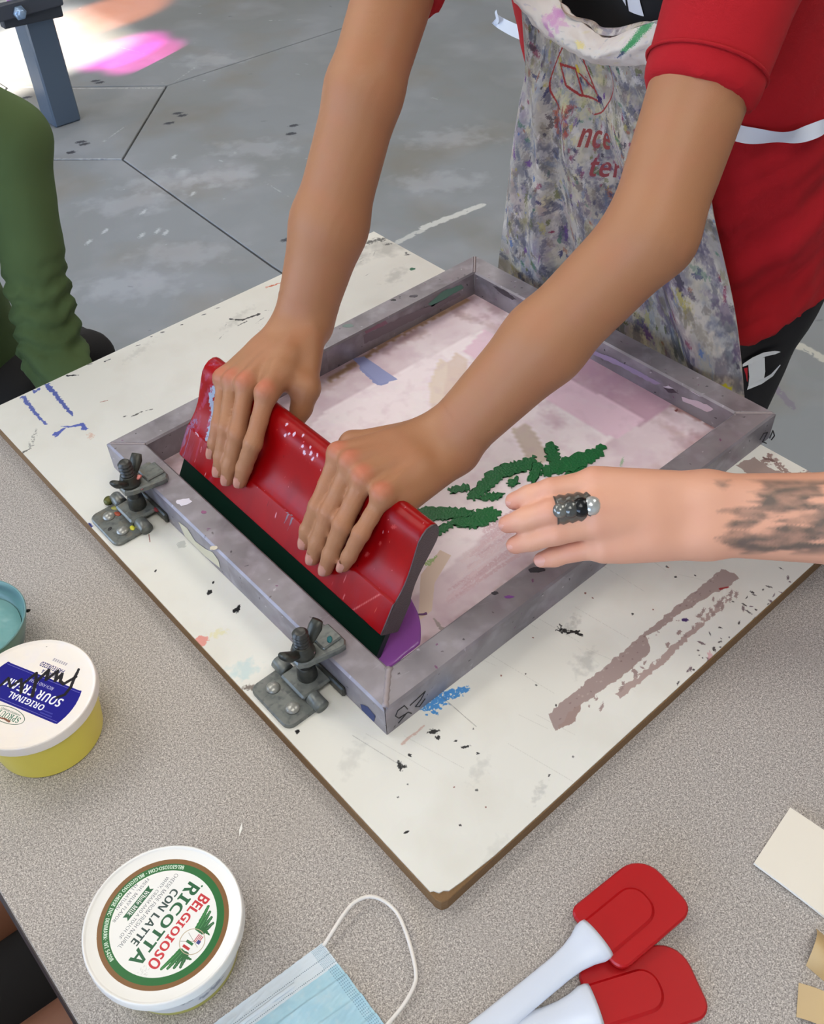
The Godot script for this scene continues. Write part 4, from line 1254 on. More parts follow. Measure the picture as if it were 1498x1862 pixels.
	box(bb, Q.call(0.0185, 0.0, 0.0), Vector3(0.009, 0.033, 2.0 * half - 0.002), 0.0012, Basis(-nr, ax, Vector3.BACK))
	part("blade", bb, mat(rgb(10, 44, 34), 0.35), t, "dark green rubber blade")

func make_clamp(cz: float, label: String, far: bool) -> void:
	var t := thing("hinge_clamp", label, "clamp", Vector3(0.028, YB, cz), 0.0, "hinge clamps that hold the screen frame")
	var ci := picture(256, 256, rgb(122, 126, 122))
	cloud(ci, rgb(92, 98, 98), 0.06, 0.45, 0.8, 0.8, 201)
	cloud(ci, rgb(128, 112, 92) if far else rgb(138, 136, 134), 0.05, 0.5, 0.85, 0.6, 202 + int(far))
	cloud(ci, rgb(74, 78, 80), 0.12, 0.55, 0.85, 0.7, 204)
	var ct := tex(ci)
	var st := mat(Color.WHITE, 0.38, 0.4, ct)
	st.uv1_triplanar = true
	st.uv1_scale = Vector3.ONE * 14.0
	var dk := mat(rgb(150, 148, 142), 0.4, 0.5, ct)
	dk.uv1_triplanar = true
	dk.uv1_scale = Vector3.ONE * 18.0
	var bp := MB.new()
	prism(bp, rounded(0.046, 0.062, 0.009), 0.0003, 0.004, 0.0012)
	part("base_plate", bp, st, t)
	for s in [-0.015, 0.0155]:
		var rv := MB.new()
		lathe(rv, Vector3(-0.006, 0.0038, s), [Vector2(0.0, 0.0045), Vector2(0.003, 0.0042), Vector2(0.0055, 0.003), Vector2(0.0068, 0.0012), Vector2(0.007, 0.0), Vector2(0.0, 0.0)], 18)
		part("rivet", rv, mat(rgb(160, 160, 154), 0.3, 0.4), t)
	# knuckles at both ends of the plate, and the pin through them
	for s in [-1.0, 1.0]:
		var kn := MB.new()
		tube(kn, [Vector3(0.014, 0.007, s * 0.02), Vector3(0.014, 0.007, s * 0.035)], [0.0072, 0.0072], 16)
		part("knuckle", kn, st, t)
	var lf := MB.new()
	box(lf, Vector3(0.022, 0.0085, 0.0), Vector3(0.034, 0.0055, 0.036), 0.0018)
	part("leaf", lf, st, t)
	var jw := MB.new()
	box(jw, Vector3(0.0385, 0.0075, 0.006), Vector3(0.0045, 0.0125, 0.062), 0.0015)
	part("jaw", jw, dk, t)
	# bolt with a thread
	var lean := Vector3(0.0035, 1.0, 0.0).normalized()
	var bt := MB.new()
	var pts := []
	var rr := []
	for i in 61:
		var y := 0.01 + 0.067 * i / 60.0
		pts.append(Vector3(0.024, 0, 0) + lean * y)
		rr.append(0.0066 + (0.001 if i % 4 < 2 else -0.0008) * (1.0 if i > 30 else 0.0))
	rr[60] = 0.0046
	tube(bt, pts, rr, 16)
	part("bolt", bt, mat(rgb(72, 72, 70), 0.36, 0.6), t)
	var co := MB.new()
	lathe(co, Vector3(0.024, 0.0108, 0.0), [Vector2(0.0062, 0.0), Vector2(0.0098, 0.0), Vector2(0.0096, 0.006), Vector2(0.0085, 0.015), Vector2(0.006, 0.016)], 18)
	part("collar", co, dk, t)
	# tongue that presses on the frame's top
	var tg := MB.new()
	prism(tg, [Vector2(0.012, -0.006), Vector2(0.02, -0.012), Vector2(0.052, -0.019), Vector2(0.058, -0.017), Vector2(0.062, 0.0), Vector2(0.062, 0.014), Vector2(0.058, 0.019), Vector2(0.052, 0.019), Vector2(0.02, 0.012), Vector2(0.012, 0.007)], 0.0387, 0.0455, 0.0016)
	box(tg, Vector3(0.05, 0.0465, 0.0), Vector3(0.022, 0.003, 0.022), 0.0014)
	part("tongue", tg, st, t)
	# wing nut
	var wn := MB.new()
	lathe(wn, Vector3(0.024, 0.0458, 0.0), [Vector2(0.006, 0.0), Vector2(0.0118, 0.0), Vector2(0.0115, 0.004), Vector2(0.0088, 0.012), Vector2(0.006, 0.0125)], 16)
	part("wing_nut", wn, dk, t)
	var ang := -0.55 if far else -0.25
	for s in [-1.0, 1.0]:
		var wg := MB.new()
		var d: Vector3 = Vector3(cos(ang), 0, sin(ang)) * s
		tube(wg, [Vector3(0.024, 0.0515, 0) + d * 0.008, Vector3(0.024, 0.056, 0) + d * 0.0135, Vector3(0.024, 0.062, 0) + d * 0.0205, Vector3(0.024, 0.0675, 0) + d * 0.0245], [0.0048, 0.0062, 0.0074, 0.0058], 12, 0.6)
		part("wing", wg, dk, t)
	# dried ink on the iron
	var dabs := []
	if far:
		dabs = [[Vector3(0.032, 0.0545, 0.007), rgb(226, 140, 132), 0.0045], [Vector3(0.034, 0.0515, 0.004), rgb(226, 140, 132), 0.004], [Vector3(0.03, 0.043, 0.0105), rgb(206, 142, 138), 0.005], [Vector3(0.003, 0.0042, -0.012), rgb(178, 84, 60), 0.0055], [Vector3(0.006, 0.004, -0.022), rgb(160, 156, 70), 0.006], [Vector3(0.004, 0.0042, 0.019), rgb(222, 220, 70), 0.005], [Vector3(0.01, 0.0042, 0.02), rgb(216, 214, 80), 0.004], [Vector3(-0.015, 0.004, 0.003), rgb(26, 26, 28), 0.004], [Vector3(0.036, 0.012, 0.02), rgb(128, 44, 44), 0.005]]
	else:
		dabs = [[Vector3(0.05, 0.0485, 0.006), rgb(40, 112, 116), 0.0045], [Vector3(0.054, 0.0455, -0.014), rgb(176, 96, 60), 0.004], [Vector3(0.012, 0.004, 0.025), rgb(216, 140, 132), 0.003], [Vector3(0.028, 0.05, 0.0085), rgb(170, 140, 144), 0.0035]]
	for d in dabs:
		var db := MB.new()
		lathe(db, d[0], [Vector2(0.0, 0.0007), Vector2(d[2] * 0.7, 0.0005), Vector2(d[2], -0.0006), Vector2(0.0, -0.0008)], 9, Transform2D.IDENTITY, Basis(Vector3.UP, d[2] * 900.0) * Basis.from_scale(Vector3(1.0, 1.0, 0.62)))
		part("dried_ink", db, mat(d[1], 0.45), t)
	if far:
		var sc := MB.new()
		lathe(sc, Vector3(0.006, 0.004, -0.036), [Vector2(0.0, 0.006), Vector2(0.004, 0.0055), Vector2(0.0058, 0.003), Vector2(0.006, 0.0), Vector2(0.0, 0.0)], 14)
		part("screw_head", sc, mat(rgb(92, 92, 40), 0.4, 0.4), t)

# ---------------------------------------------------------------- tubs
func lid_frame(right: Vector2, up: Vector2, r: float) -> Transform2D:
	# lid plane (x, z) -> texture, with the words' own right and up
	return Transform2D(Vector2(right.x, -up.x) / (2.0 * r), Vector2(right.y, -up.y) / (2.0 * r), Vector2(0.5, 0.5))

func make_ricotta() -> void:
	var N := 1024
	var im := picture(N, N, rgb(240, 240, 237))
	var C := Vector2(N / 2.0, N / 2.0)
	var S := N / 2.0
	var P := func(x: float, y: float) -> Vector2: return C + Vector2(x, -y) * S
	for y in N:
		for x in N:
			var d := (Vector2(x, y) - C).length() / S
			if d < 0.815 and d > 0.665:
				im.set_pixel(x, y, rgb(128, 88, 44) if d > 0.755 else rgb(22, 104, 44))
	var green := rgb(18, 92, 52)
	var red := rgb(200, 44, 52)
	var grey := rgb(92, 98, 104)
	var at := func(x: float, y: float) -> Transform2D: return Transform2D(Vector2(1, 0), Vector2(0, -1), P.call(x, y))
	# the arch of words: middle letters larger, wings smaller
	var arch := func(text: String, x0: float, x1: float, y0: float, sag: float, h: float, grow: float, col: Color) -> void:
		var n := text.length()
		var ws := []
		var tot := 0.0
		for i in n:
			var w: float = letters(text[i], "Droid Sans*")[1].size.x if text[i] != " " else 14.0
			if text[i] == "I": w *= 1.0
			ws.append(w + 3.0)
			tot += w + 3.0
		var run := 0.0
		for i in n:
			var f: float = (run + ws[i] / 2.0) / tot
			run += ws[i]
			if text[i] == " ":
				continue
			var e := 2.0 * f - 1.0
			var hh := h * (1.0 + grow * (e * e))
			write(im, text[i], at.call(lerpf(x0, x1, f), y0 - sag * e * e), (x1 - x0) * (ws[i] - 3.0) / tot * S, hh * S, col)
	arch.call("RICOTTA", -0.58, 0.58, 0.03, 0.0, 0.135, 0.45, green)
	arch.call("BELGIOIOSO", -0.53, 0.5, 0.2, -0.055, 0.105, 0.55, red)
	arch.call("CON LATTE", -0.4, 0.4, -0.135, 0.0, 0.1, 0.05, rgb(40, 66, 62))
	write(im, "CHEESE MADE FROM FRESH NATURAL", at.call(-0.02, -0.262), 1.08 * S, 0.05 * S, grey, "Droid Sans")
	write(im, "WHEY, CREAM AND A TOUCH OF", at.call(-0.02, -0.34), 0.9 * S, 0.05 * S, grey, "Droid Sans")
	fill_poly(im, [P.call(-0.26, -0.395), P.call(0.22, -0.395), P.call(0.19, -0.435), P.call(0.22, -0.48), P.call(-0.26, -0.48), P.call(-0.23, -0.435)], green)
	write(im, "Whole Milk", at.call(-0.02, -0.437), 0.36 * S, 0.062 * S, rgb(240, 240, 236), "Droid Serif*")
	write(im, "FRESH, MILKY FLAVOR", at.call(0.0, -0.548), 0.64 * S, 0.05 * S, grey, "Droid Sans")
	write(im, "ALL NATURAL", at.call(0.0, -0.622), 0.4 * S, 0.046 * S, grey, "Droid Sans")
	# ring of small words along the green band
	var ringtext := "BELGIOIOSO.COM - BELGIOIOSO CHEESE INC. DENMARK, WI 54208"
	var tw := 0.0
	for ch in ringtext:
		tw += (letters(ch, "Droid Sans*")[1].size.x if ch != " " else 12.0) + 4.0
	var a0 := deg_to_rad(200.0)
	var a1 := deg_to_rad(342.0)
	var run := 0.0
	for ch in ringtext:
		var w: float = letters(ch, "Droid Sans*")[1].size.x if ch != " " else 12.0
		var a := lerpf(a0, a1, (run + w / 2.0) / tw)
		run += w + 4.0
		if ch == " ":
			continue
		var dir := Vector2(cos(a), -sin(a))
		var tang := Vector2(-sin(a), -cos(a))
		var bbh: float = letters(ch, "Droid Sans*")[1].size.y
		write(im, ch, Transform2D(tang, -dir, C + dir * S * 0.712), (a1 - a0) * 0.712 * S * w / tw, bbh / 35.0 * 0.05 * S, rgb(222, 240, 224))
	# emblem: two green sheaves, a thin ring and two small flags
	for s in [-1.0, 1.0]:
		for k in 4:
			var p0: Vector2 = P.call(s * 0.16, 0.42 + 0.03 * k)
			var p1: Vector2 = P.call(s * (0.44 - 0.045 * k), 0.36 + 0.062 * k)
			stroke(im, [p0, p1], 17.0, 9.0, rgb(40, 118 - 8 * k, 56), 1.0, 0.1)
			stroke(im, [p0, p1], 1.2, 1.2, rgb(150, 200, 140), 0.9, 0.0)
		stroke(im, [P.call(s * 0.19, 0.5), P.call(s * 0.17, 0.6)], 14.0, 4.0, rgb(34, 100, 48), 1.0, 0.4)
	for k in 60:
		var a := TAU * k / 60.0
		var b := TAU * (k + 1) / 60.0
		stroke(im, [P.call(cos(a) * 0.155, 0.47 + sin(a) * 0.155), P.call(cos(b) * 0.155, 0.47 + sin(b) * 0.155)], 3.0, 3.0, rgb(190, 176, 148), 1.0, 0.0)
	fill_poly(im, [P.call(-0.115, 0.475), P.call(-0.01, 0.475), P.call(-0.01, 0.56), P.call(-0.115, 0.56)], rgb(232, 226, 226))
	for k in 4:
		fill_poly(im, [P.call(-0.115, 0.48 + 0.02 * k), P.call(-0.01, 0.48 + 0.02 * k), P.call(-0.01, 0.49 + 0.02 * k), P.call(-0.115, 0.49 + 0.02 * k)], rgb(190, 70, 80))
	fill_poly(im, [P.call(-0.055, 0.52), P.call(-0.01, 0.52), P.call(-0.01, 0.565), P.call(-0.055, 0.565)], rgb(56, 60, 130))
	for k in 3:
		fill_poly(im, [P.call(0.01 + 0.033 * k, 0.4), P.call(0.043 + 0.033 * k, 0.4), P.call(0.043 + 0.033 * k, 0.5), P.call(0.01 + 0.033 * k, 0.5)], [rgb(30, 110, 60), rgb(240, 240, 238), rgb(190, 40, 44)][k])
	stroke(im, [P.call(-0.06, 0.36), P.call(0.02, 0.57)], 1.5, 1.5, rgb(120, 110, 90), 1.0, 0.0)
	stroke(im, [P.call(0.07, 0.34), P.call(-0.02, 0.5)], 1.5, 1.5, rgb(120, 110, 90), 1.0, 0.0)
	dab(im, P.call(-0.6, 0.12), 8, 6, 0, green, 1.0, 0.3)
	for i in 30:
		dab(im, P.call(0.5 + rng.randf() * 0.12, 0.14 + rng.randf() * 0.12), 4, 3, 0, rgb(206, 206, 202), 0.6, 0.5)
	var at3 := Vector3(-0.1717, YT, -0.1167)
	var t := thing("ricotta_tub", "white ricotta cheese tub with a green and brown ringed lid", "tub", at3)
	var R := 0.0595
	var H := 0.06
	var lf := lid_frame(Vector2(-0.956, 0.295), Vector2(0.295, 0.956), R)
	var side := picture(512, 128, rgb(226, 228, 230))
	fn.seed = 71
	rng.seed = 71
	for i in 26:
		dab(side, Vector2(rng.randf() * 512, rng.randf_range(20, 90)), rng.randf_range(6, 20), rng.randf_range(5, 16), 0, [rgb(120, 128, 150), rgb(90, 100, 112), rgb(150, 160, 170), rgb(60, 130, 84)][i % 4], 0.7, 0.8, 0.3)
	for k in 5:
		write(side, "RICOTTA", Transform2D(Vector2(1, 0), Vector2(0, -1), Vector2(60 + 100 * k, 40)), 62, 14, rgb(50, 110, 70))
	side.fill_rect(Rect2i(0, 108, 512, 20), rgb(196, 190, 84))
	var bm := mat(Color.WHITE, 0.32, 0.0, tex(side))
	var body := MB.new()
	var bp := [Vector2(0.0, 0.0012), Vector2(0.042, 0.0012), Vector2(0.0455, 0.0), Vector2(0.0465, 0.0015), Vector2(0.0545, H - 0.008), Vector2(0.0545, H - 0.006), Vector2(0.0, H - 0.006)]
	lathe(body, Vector3.ZERO, bp, 64)
	for i in body.v.size():
		body.uv[i] = Vector2(atan2(body.v[i].z, body.v[i].x) / TAU + 0.5, 1.0 - body.v[i].y / H)
	part("cup", body, bm, t, "white printed cup with a yellow band at its foot")
	var lid := MB.new()
	lathe(lid, Vector3.ZERO, [Vector2(0.0555, H - 0.011), Vector2(R - 0.0006, H - 0.0112), Vector2(R, H - 0.0095), Vector2(R - 0.0004, H - 0.001), Vector2(R - 0.0012, H), Vector2(R - 0.0018, H), Vector2(R - 0.0028, H - 0.0006), Vector2(R - 0.0036, H - 0.0018), Vector2(R - 0.0105, H - 0.0021), Vector2(R - 0.0114, H - 0.0026), Vector2(0.02, H - 0.0026), Vector2(0.0, H - 0.0026)], 72, lf)
	part("lid", lid, mat(Color.WHITE, 0.3, 0.0, tex(im)), t, "white lid printed with green and red words")

func make_sour() -> void:
	var N := 1024
	var im := picture(N, N, rgb(240, 232, 222))
	cloud(im, rgb(236, 230, 228), 0.02, 0.4, 0.8, 0.7, 81)
	var C := Vector2(N / 2.0, N / 2.0)
	var S := N / 2.0
	var P := func(x: float, y: float) -> Vector2: return C + Vector2(x, -y) * S
	var at := func(x: float, y: float) -> Transform2D: return Transform2D(Vector2(1, 0), Vector2(0, -1), P.call(x, y))
	var blue := rgb(8, 6, 128)
	var panel := []
	for k in 9:
		var y := lerpf(-0.34, 0.275, k / 8.0)
		panel.append(P.call(-sqrt(0.78 * 0.78 - y * y), y))
	for k in 9:
		var y := lerpf(0.275, -0.34, k / 8.0)
		panel.append(P.call(sqrt(0.78 * 0.78 - y * y), y))
	fill_poly(im, panel, blue)
	stroke(im, [P.call(-0.69, -0.305), P.call(0.69, -0.305)], 2.2, 2.2, rgb(120, 120, 196), 1.0, 0.0)
	stroke(im, [P.call(-0.7, 0.24), P.call(0.7, 0.24)], 2.2, 2.2, rgb(120, 120, 196), 1.0, 0.0)
	write(im, "ORIGINAL", at.call(-0.03, 0.125), 0.66 * S, 0.1 * S, rgb(238, 238, 244))
	write(im, "SOUR CREAM", at.call(-0.02, -0.045), 1.06 * S, 0.15 * S, rgb(238, 238, 244))
	write(im, "RICH AND CREAMY", at.call(-0.02, -0.205), 0.5 * S, 0.055 * S, rgb(210, 210, 230), "Droid Sans")
	write(im, "GRADE A", at.call(-0.02, -0.41), 0.26 * S, 0.07 * S, rgb(34, 34, 104))
	write(im, "PASTEURIZED", at.call(0.0, -0.515), 0.44 * S, 0.085 * S, rgb(34, 34, 104))
	for k in 7:
		im.fill_rect(Rect2i(int(C.x - 0.17 * S + k * 20), int(C.y + 0.63 * S), 13, 26), rgb(176, 170, 176))
	for k in 10:
		im.fill_rect(Rect2i(int(C.x - 0.57 * S + k * 11), int(C.y - 0.21 * S), 8, 10), rgb(70, 74, 170))
		im.fill_rect(Rect2i(int(C.x - 0.55 * S + k * 10), int(C.y - 0.165 * S), 7, 10), rgb(70, 74, 170))
	# green oval sign with a word in serif letters
	for k in 60:
		var a := TAU * k / 60.0
		var b := TAU * (k + 1) / 60.0
		stroke(im, [P.call(0.06 + cos(a) * 0.3, 0.43 + sin(a) * 0.125), P.call(0.06 + cos(b) * 0.3, 0.43 + sin(b) * 0.125)], 3.0, 3.0, rgb(64, 96, 70), 1.0, 0.0)
	write(im, "SPROUTS", at.call(0.06, 0.44), 0.46 * S, 0.1 * S, rgb(70, 120, 96), "Droid Serif*")
	write(im, "FARMERS MARKET", at.call(0.06, 0.365), 0.36 * S, 0.03 * S, rgb(96, 120, 100))
	stroke(im, [P.call(-0.04, 0.51), P.call(0.06, 0.5), P.call(0.16, 0.515)], 9.0, 6.0, rgb(120, 70, 44), 1.0, 0.5)
	# black marker scrawl
	var ink := rgb(18, 14, 20)
	stroke(im, [P.call(-0.41, -0.64), P.call(-0.44, -0.5), P.call(-0.5, -0.33), P.call(-0.5, -0.19), P.call(-0.42, -0.1)], 13.0, 13.0, ink, 0.95, 0.15)
	stroke(im, [P.call(-0.45, -0.52), P.call(-0.36, -0.34), P.call(-0.28, -0.36), P.call(-0.22, -0.48), P.call(-0.2, -0.34)], 13.0, 14.0, ink, 0.95, 0.15)
	stroke(im, [P.call(-0.2, -0.34), P.call(-0.12, -0.5), P.call(-0.06, -0.3), P.call(0.02, -0.46), P.call(0.06, -0.2), P.call(-0.06, 0.02)], 13.0, 15.0, ink, 0.95, 0.15)
	stroke(im, [P.call(0.06, -0.2), P.call(0.16, -0.34), P.call(0.22, -0.1), P.call(0.14, 0.04), P.call(0.3, -0.16), P.call(0.36, 0.02), P.call(0.5, -0.1), P.call(0.52, 0.06)], 13.0, 11.0, ink, 0.95, 0.15)
	dab(im, P.call(0.33, -0.8), 6, 5, 0, rgb(150, 140, 130), 0.9, 0.4)
	var at3 := Vector3(-0.1538, YT, -0.371)
	var t := thing("sour_cream_tub", "yellow-filled sour cream tub with a blue panel on its white lid", "tub", at3)
	var R := 0.0592
	var H := 0.065
	var lf := lid_frame(Vector2(-0.412, -0.911), Vector2(-0.911, 0.412), R)
	var cup := MB.new()
	lathe(cup, Vector3.ZERO, [Vector2(0.0, 0.002), Vector2(0.044, 0.002), Vector2(0.047, 0.0), Vector2(0.0485, 0.002), Vector2(0.0552, H - 0.009), Vector2(0.0552, H - 0.006), Vector2(0.0, H - 0.006)], 64)
	var cm := mat(rgb(240, 222, 88), 0.3)
	part("cup", cup, cm, t, "see-through cup filled with yellow paint")
	var lid := MB.new()
	lathe(lid, Vector3.ZERO, [Vector2(0.0562, H - 0.0105), Vector2(R - 0.0006, H - 0.0106), Vector2(R, H - 0.0095), Vector2(R - 0.0004, H - 0.001), Vector2(R - 0.0012, H), Vector2(R - 0.0018, H), Vector2(R - 0.003, H - 0.0008), Vector2(R - 0.0046, H - 0.0016), Vector2(R - 0.014, H - 0.002), Vector2(R - 0.0152, H - 0.0028), Vector2(0.02, H - 0.0028), Vector2(0.0, H - 0.0028)], 72, lf)
	var lm := mat(Color.WHITE, 0.4, 0.0, tex(im))
	lm.metallic_specular = 0.3
	part("lid", lid, lm, t, "white lid with a blue panel and black marker scrawl")

func make_bowl() -> void:
	var t := thing("paint_bowl", "teal paint bowl at the left edge of the table behind the sour cream tub", "bowl", Vector3(-0.1602, YT, -0.5009))
	var b := MB.new()
	lathe(b, Vector3.ZERO, [Vector2(0.0, 0.0), Vector2(0.034, 0.0), Vector2(0.036, 0.001), Vector2(0.0445, 0.018), Vector2(0.051, 0.036), Vector2(0.0545, 0.048), Vector2(0.0553, 0.05), Vector2(0.0548, 0.0512), Vector2(0.0535, 0.0508), Vector2(0.0505, 0.044), Vector2(0.043, 0.026), Vector2(0.0, 0.024)], 56)
	rng.seed = 3
	var im := picture(256, 256, rgb(96, 138, 138))
	cloud(im, rgb(120, 160, 156), 0.03, 0.45, 0.8, 0.7, 91)
	cloud(im, rgb(78, 104, 116), 0.04, 0.5, 0.85, 0.7, 92)
	for i in b.v.size():
		b.uv[i] = Vector2(atan2(b.v[i].z, b.v[i].x) / TAU + 0.5, b.v[i].y / 0.052)
	part("shell", b, mat(Color.WHITE, 0.3, 0.0, tex(im)), t)
	var p := MB.new()
	lathe(p, Vector3.ZERO, [Vector2(0.0, 0.0325), Vector2(0.036, 0.0322), Vector2(0.0448, 0.0335), Vector2(0.0452, 0.031), Vector2(0.0, 0.029)], 48)
	part("paint", p, grain(mat(rgb(110, 160, 160), 0.25), 0.02, 0.05, 10.0), t, "pool of teal paint")
	var sp := MB.new()
	lathe(sp, Vector3(0.0515, 0.04, 0.017), [Vector2(0.0, 0.002), Vector2(0.0025, 0.0), Vector2(0.0, -0.002)], 10)
	part("paint_spot", sp, mat(rgb(24, 26, 28), 0.5), t)

# ---------------------------------------------------------------- small things on the table
func make_mask() -> void:
	var t := thing("face_mask", "light blue pleated disposable face mask with a white ear loop lying on the table", "mask", Vector3(-0.135, YT, -0.005))
	# own axes: a along its length from the near right corner to the left, b down across the pleats
	var A := Vector3(-0.0844, 0, -0.046)
	var along := Vector3(-0.9966, 0, -0.0825)
	var down := Vector3(-0.033, 0, 0.999).normalized()
	var L := 0.172
	var Wd := 0.092
	var O := Vector3(-0.135, 0, -0.005)
	var surf := func(u: float, v: float) -> Vector3:
		var y := 0.0014
		# three pleats laid over each other and the pillowed middle
		for c in [0.34, 0.54, 0.74]:
			var d: float = v - c
			if d > -0.02 and d < 0.14:
				y += 0.0034 * smoothstep(-0.012, 0.0, d) * (1.0 - smoothstep(0.0, 0.14, d))
		y += 0.006 * sin(PI * clampf(u, 0, 1)) * sin(PI * clampf(v, 0.02, 0.98)) * smoothstep(0.0, 0.2, u)
		y += 0.0012 * fn.get_noise_2d(u * 600.0, v * 900.0)
		return A - O + along * (u * L) + down * (v * Wd) + Vector3.UP * maxf(y, 0.0006)
	fn.seed = 111
	fn.frequency = 0.01
	var im := picture(1024, 512, rgb(168, 208, 226))
	cloud(im, rgb(186, 220, 234), 0.03, 0.45, 0.8, 0.7, 112)
	im.fill_rect(Rect2i(0, 0, 1024, 112), rgb(214, 226, 236))
	cloud(im, rgb(204, 222, 232), 0.08, 0.55, 0.9, 0.5, 113)
	var stitch := rgb(128, 146, 160)
	for k in 120:
		for y in [54, 98]:
			im.fill_rect(Rect2i(k * 9, y, 5, 4), stitch)
	for k in 5:
		for j in range(10, 46):
			im.fill_rect(Rect2i(10 + k * 9, j * 11, 5, 6), rgb(132, 168, 190))
			im.fill_rect(Rect2i(966 + k * 9, j * 11, 5, 6), rgb(132, 168, 190))
	for j in 16:
		for k in 12:
			im.fill_rect(Rect2i(6 + k * 5 + (j % 2) * 2, 4 + j * 6, 3, 3), rgb(140, 172, 192))
	var cm := mat(Color.WHITE, 0.75, 0.0, tex(im))
	var bd := MB.new()
	sheet(bd, 60, 90, surf, Vector3.UP, 0.0005)
	part("panel", bd, cm, t, "light blue pleated cloth panel")
	var nb := MB.new()
	var q := []
	for i in 20:
		var u := lerpf(0.2, 0.8, i / 19.0)
		q.append(surf.call(u, 0.15) + Vector3.UP * 0.0004)
	tube(nb, q, range(20).map(func(_i): return 0.0018), 6, 0.5)
	part("nose_wire", nb, mat(rgb(214, 226, 236), 0.7), t)
	var wm := mat(rgb(232, 228, 222), 0.8)
	var loop := func(pts: Array) -> void:
		var cv := Curve3D.new()
		for i in pts.size():
			var a: Vector3 = pts[maxi(i - 1, 0)]
			var b: Vector3 = pts[mini(i + 1, pts.size() - 1)]
			cv.add_point(pts[i] - O * Vector3(1, 0, 1) - Vector3(0, YT, 0), (a - b) * 0.16, (b - a) * 0.16)
		cv.bake_interval = 0.003
		var mb := MB.new()
		var bp := Array(cv.get_baked_points())
		tube(mb, bp, bp.map(func(_p): return 0.0016), 8)
		part("ear_loop", mb, wm, t)
	loop.call([Vector3(-0.0860, 0.7425, -0.0420), Vector3(-0.0740, 0.7450, -0.0451), Vector3(-0.0594, 0.7460, -0.0493), Vector3(-0.0469, 0.7460, -0.0509), Vector3(-0.0350, 0.7450, -0.0467), Vector3(-0.0284, 0.7430, -0.0370), Vector3(-0.0267, 0.7420, -0.0229), Vector3(-0.0315, 0.7420, -0.0068), Vector3(-0.0388, 0.7420, 0.0091), Vector3(-0.0458, 0.7420, 0.0209), Vector3(-0.0523, 0.7420, 0.0268), Vector3(-0.0671, 0.7420, 0.0318), Vector3(-0.0854, 0.7420, 0.0342), Vector3(-0.0942, 0.7425, 0.0353)])
	loop.call([Vector3(-0.256, 0.742, -0.058), Vector3(-0.272, 0.744, -0.06), Vector3(-0.285, 0.748, -0.03), Vector3(-0.28, 0.747, 0.0), Vector3(-0.262, 0.743, 0.02)])

func make_spatula(label: String, tipA: Vector3, tipB: Vector3, y: float, tilt: float) -> void:
	# tipA: middle of the head's far end, tipB: middle of its neck end
	var d := tipA - tipB
	d.y = 0.0
	var L := d.length()
	d = d.normalized()
	var t := thing("spatula", label, "spatula", Vector3(tipB.x, y, tipB.z), 0.0, "red and white spatulas")
	var bs := Basis(d, Vector3.UP, d.cross(Vector3.UP)) * Basis(Vector3.BACK, tilt)
	t.basis = bs
	var rm := mat(rgb(176, 2, 12), 0.36)
	var w := 0.058
	# outline: square shoulders on one side, a swept curve on the other
	var out := []
	for c in [[Vector2(0.008, -w / 2 + 0.008), PI, 1.5 * PI, 0.008], [Vector2(L - 0.022, -w / 2 + 0.022), 1.5 * PI, TAU, 0.022], [Vector2(L - 0.012, w / 2 - 0.012), 0.0, PI / 2, 0.012], [Vector2(0.01, w / 2 - 0.01), PI / 2, PI, 0.01]]:
		for k in 8:
			var a := lerpf(c[1], c[2], k / 7.0)
			out.append(c[0] + Vector2(cos(a), sin(a)) * c[3])
	var hd := MB.new()
	prism(hd, out, 0.0006, 0.0052, 0.0014)
	part("head", hd, rm, t, "red silicone head")
	var rb := MB.new()
	var rib := []
	for c in [[Vector2(0.0, -0.016), 0.0, 0.0, 0.0], [Vector2(0.042, -0.002), -PI / 2, 0.0, 0.014], [Vector2(0.042, 0.002), 0.0, PI / 2, 0.014], [Vector2(0.0, 0.016), 0.0, 0.0, 0.0]]:
		if c[3] == 0.0:
			rib.append(c[0])
		else:
			for k in 7:
				var a := lerpf(c[1], c[2], k / 6.0)
				rib.append(c[0] + Vector2(cos(a), sin(a)) * c[3])
	prism(rb, rib, 0.0045, 0.0076, 0.0022)
	part("core_ridge", rb, rm, t)
	var hn := MB.new()
	var pts := []
	var rr := []
	var rads := [[0.004, 0.0165], [0.001, 0.0172], [-0.004, 0.0168], [-0.012, 0.0135], [-0.022, 0.0112], [-0.035, 0.0102], [-0.06, 0.0102], [-0.1, 0.0108], [-0.14, 0.0118], [-0.17, 0.0118], [-0.18, 0.0095], [-0.183, 0.004]]
	for q in rads:
		pts.append(Vector3(q[0], 0.0058, 0.0))
		rr.append(q[1])
	tube(hn, pts, rr, 18, 0.44)
	part("handle", hn, mat(rgb(214, 222, 236), 0.3), t, "glossy white plastic handle")

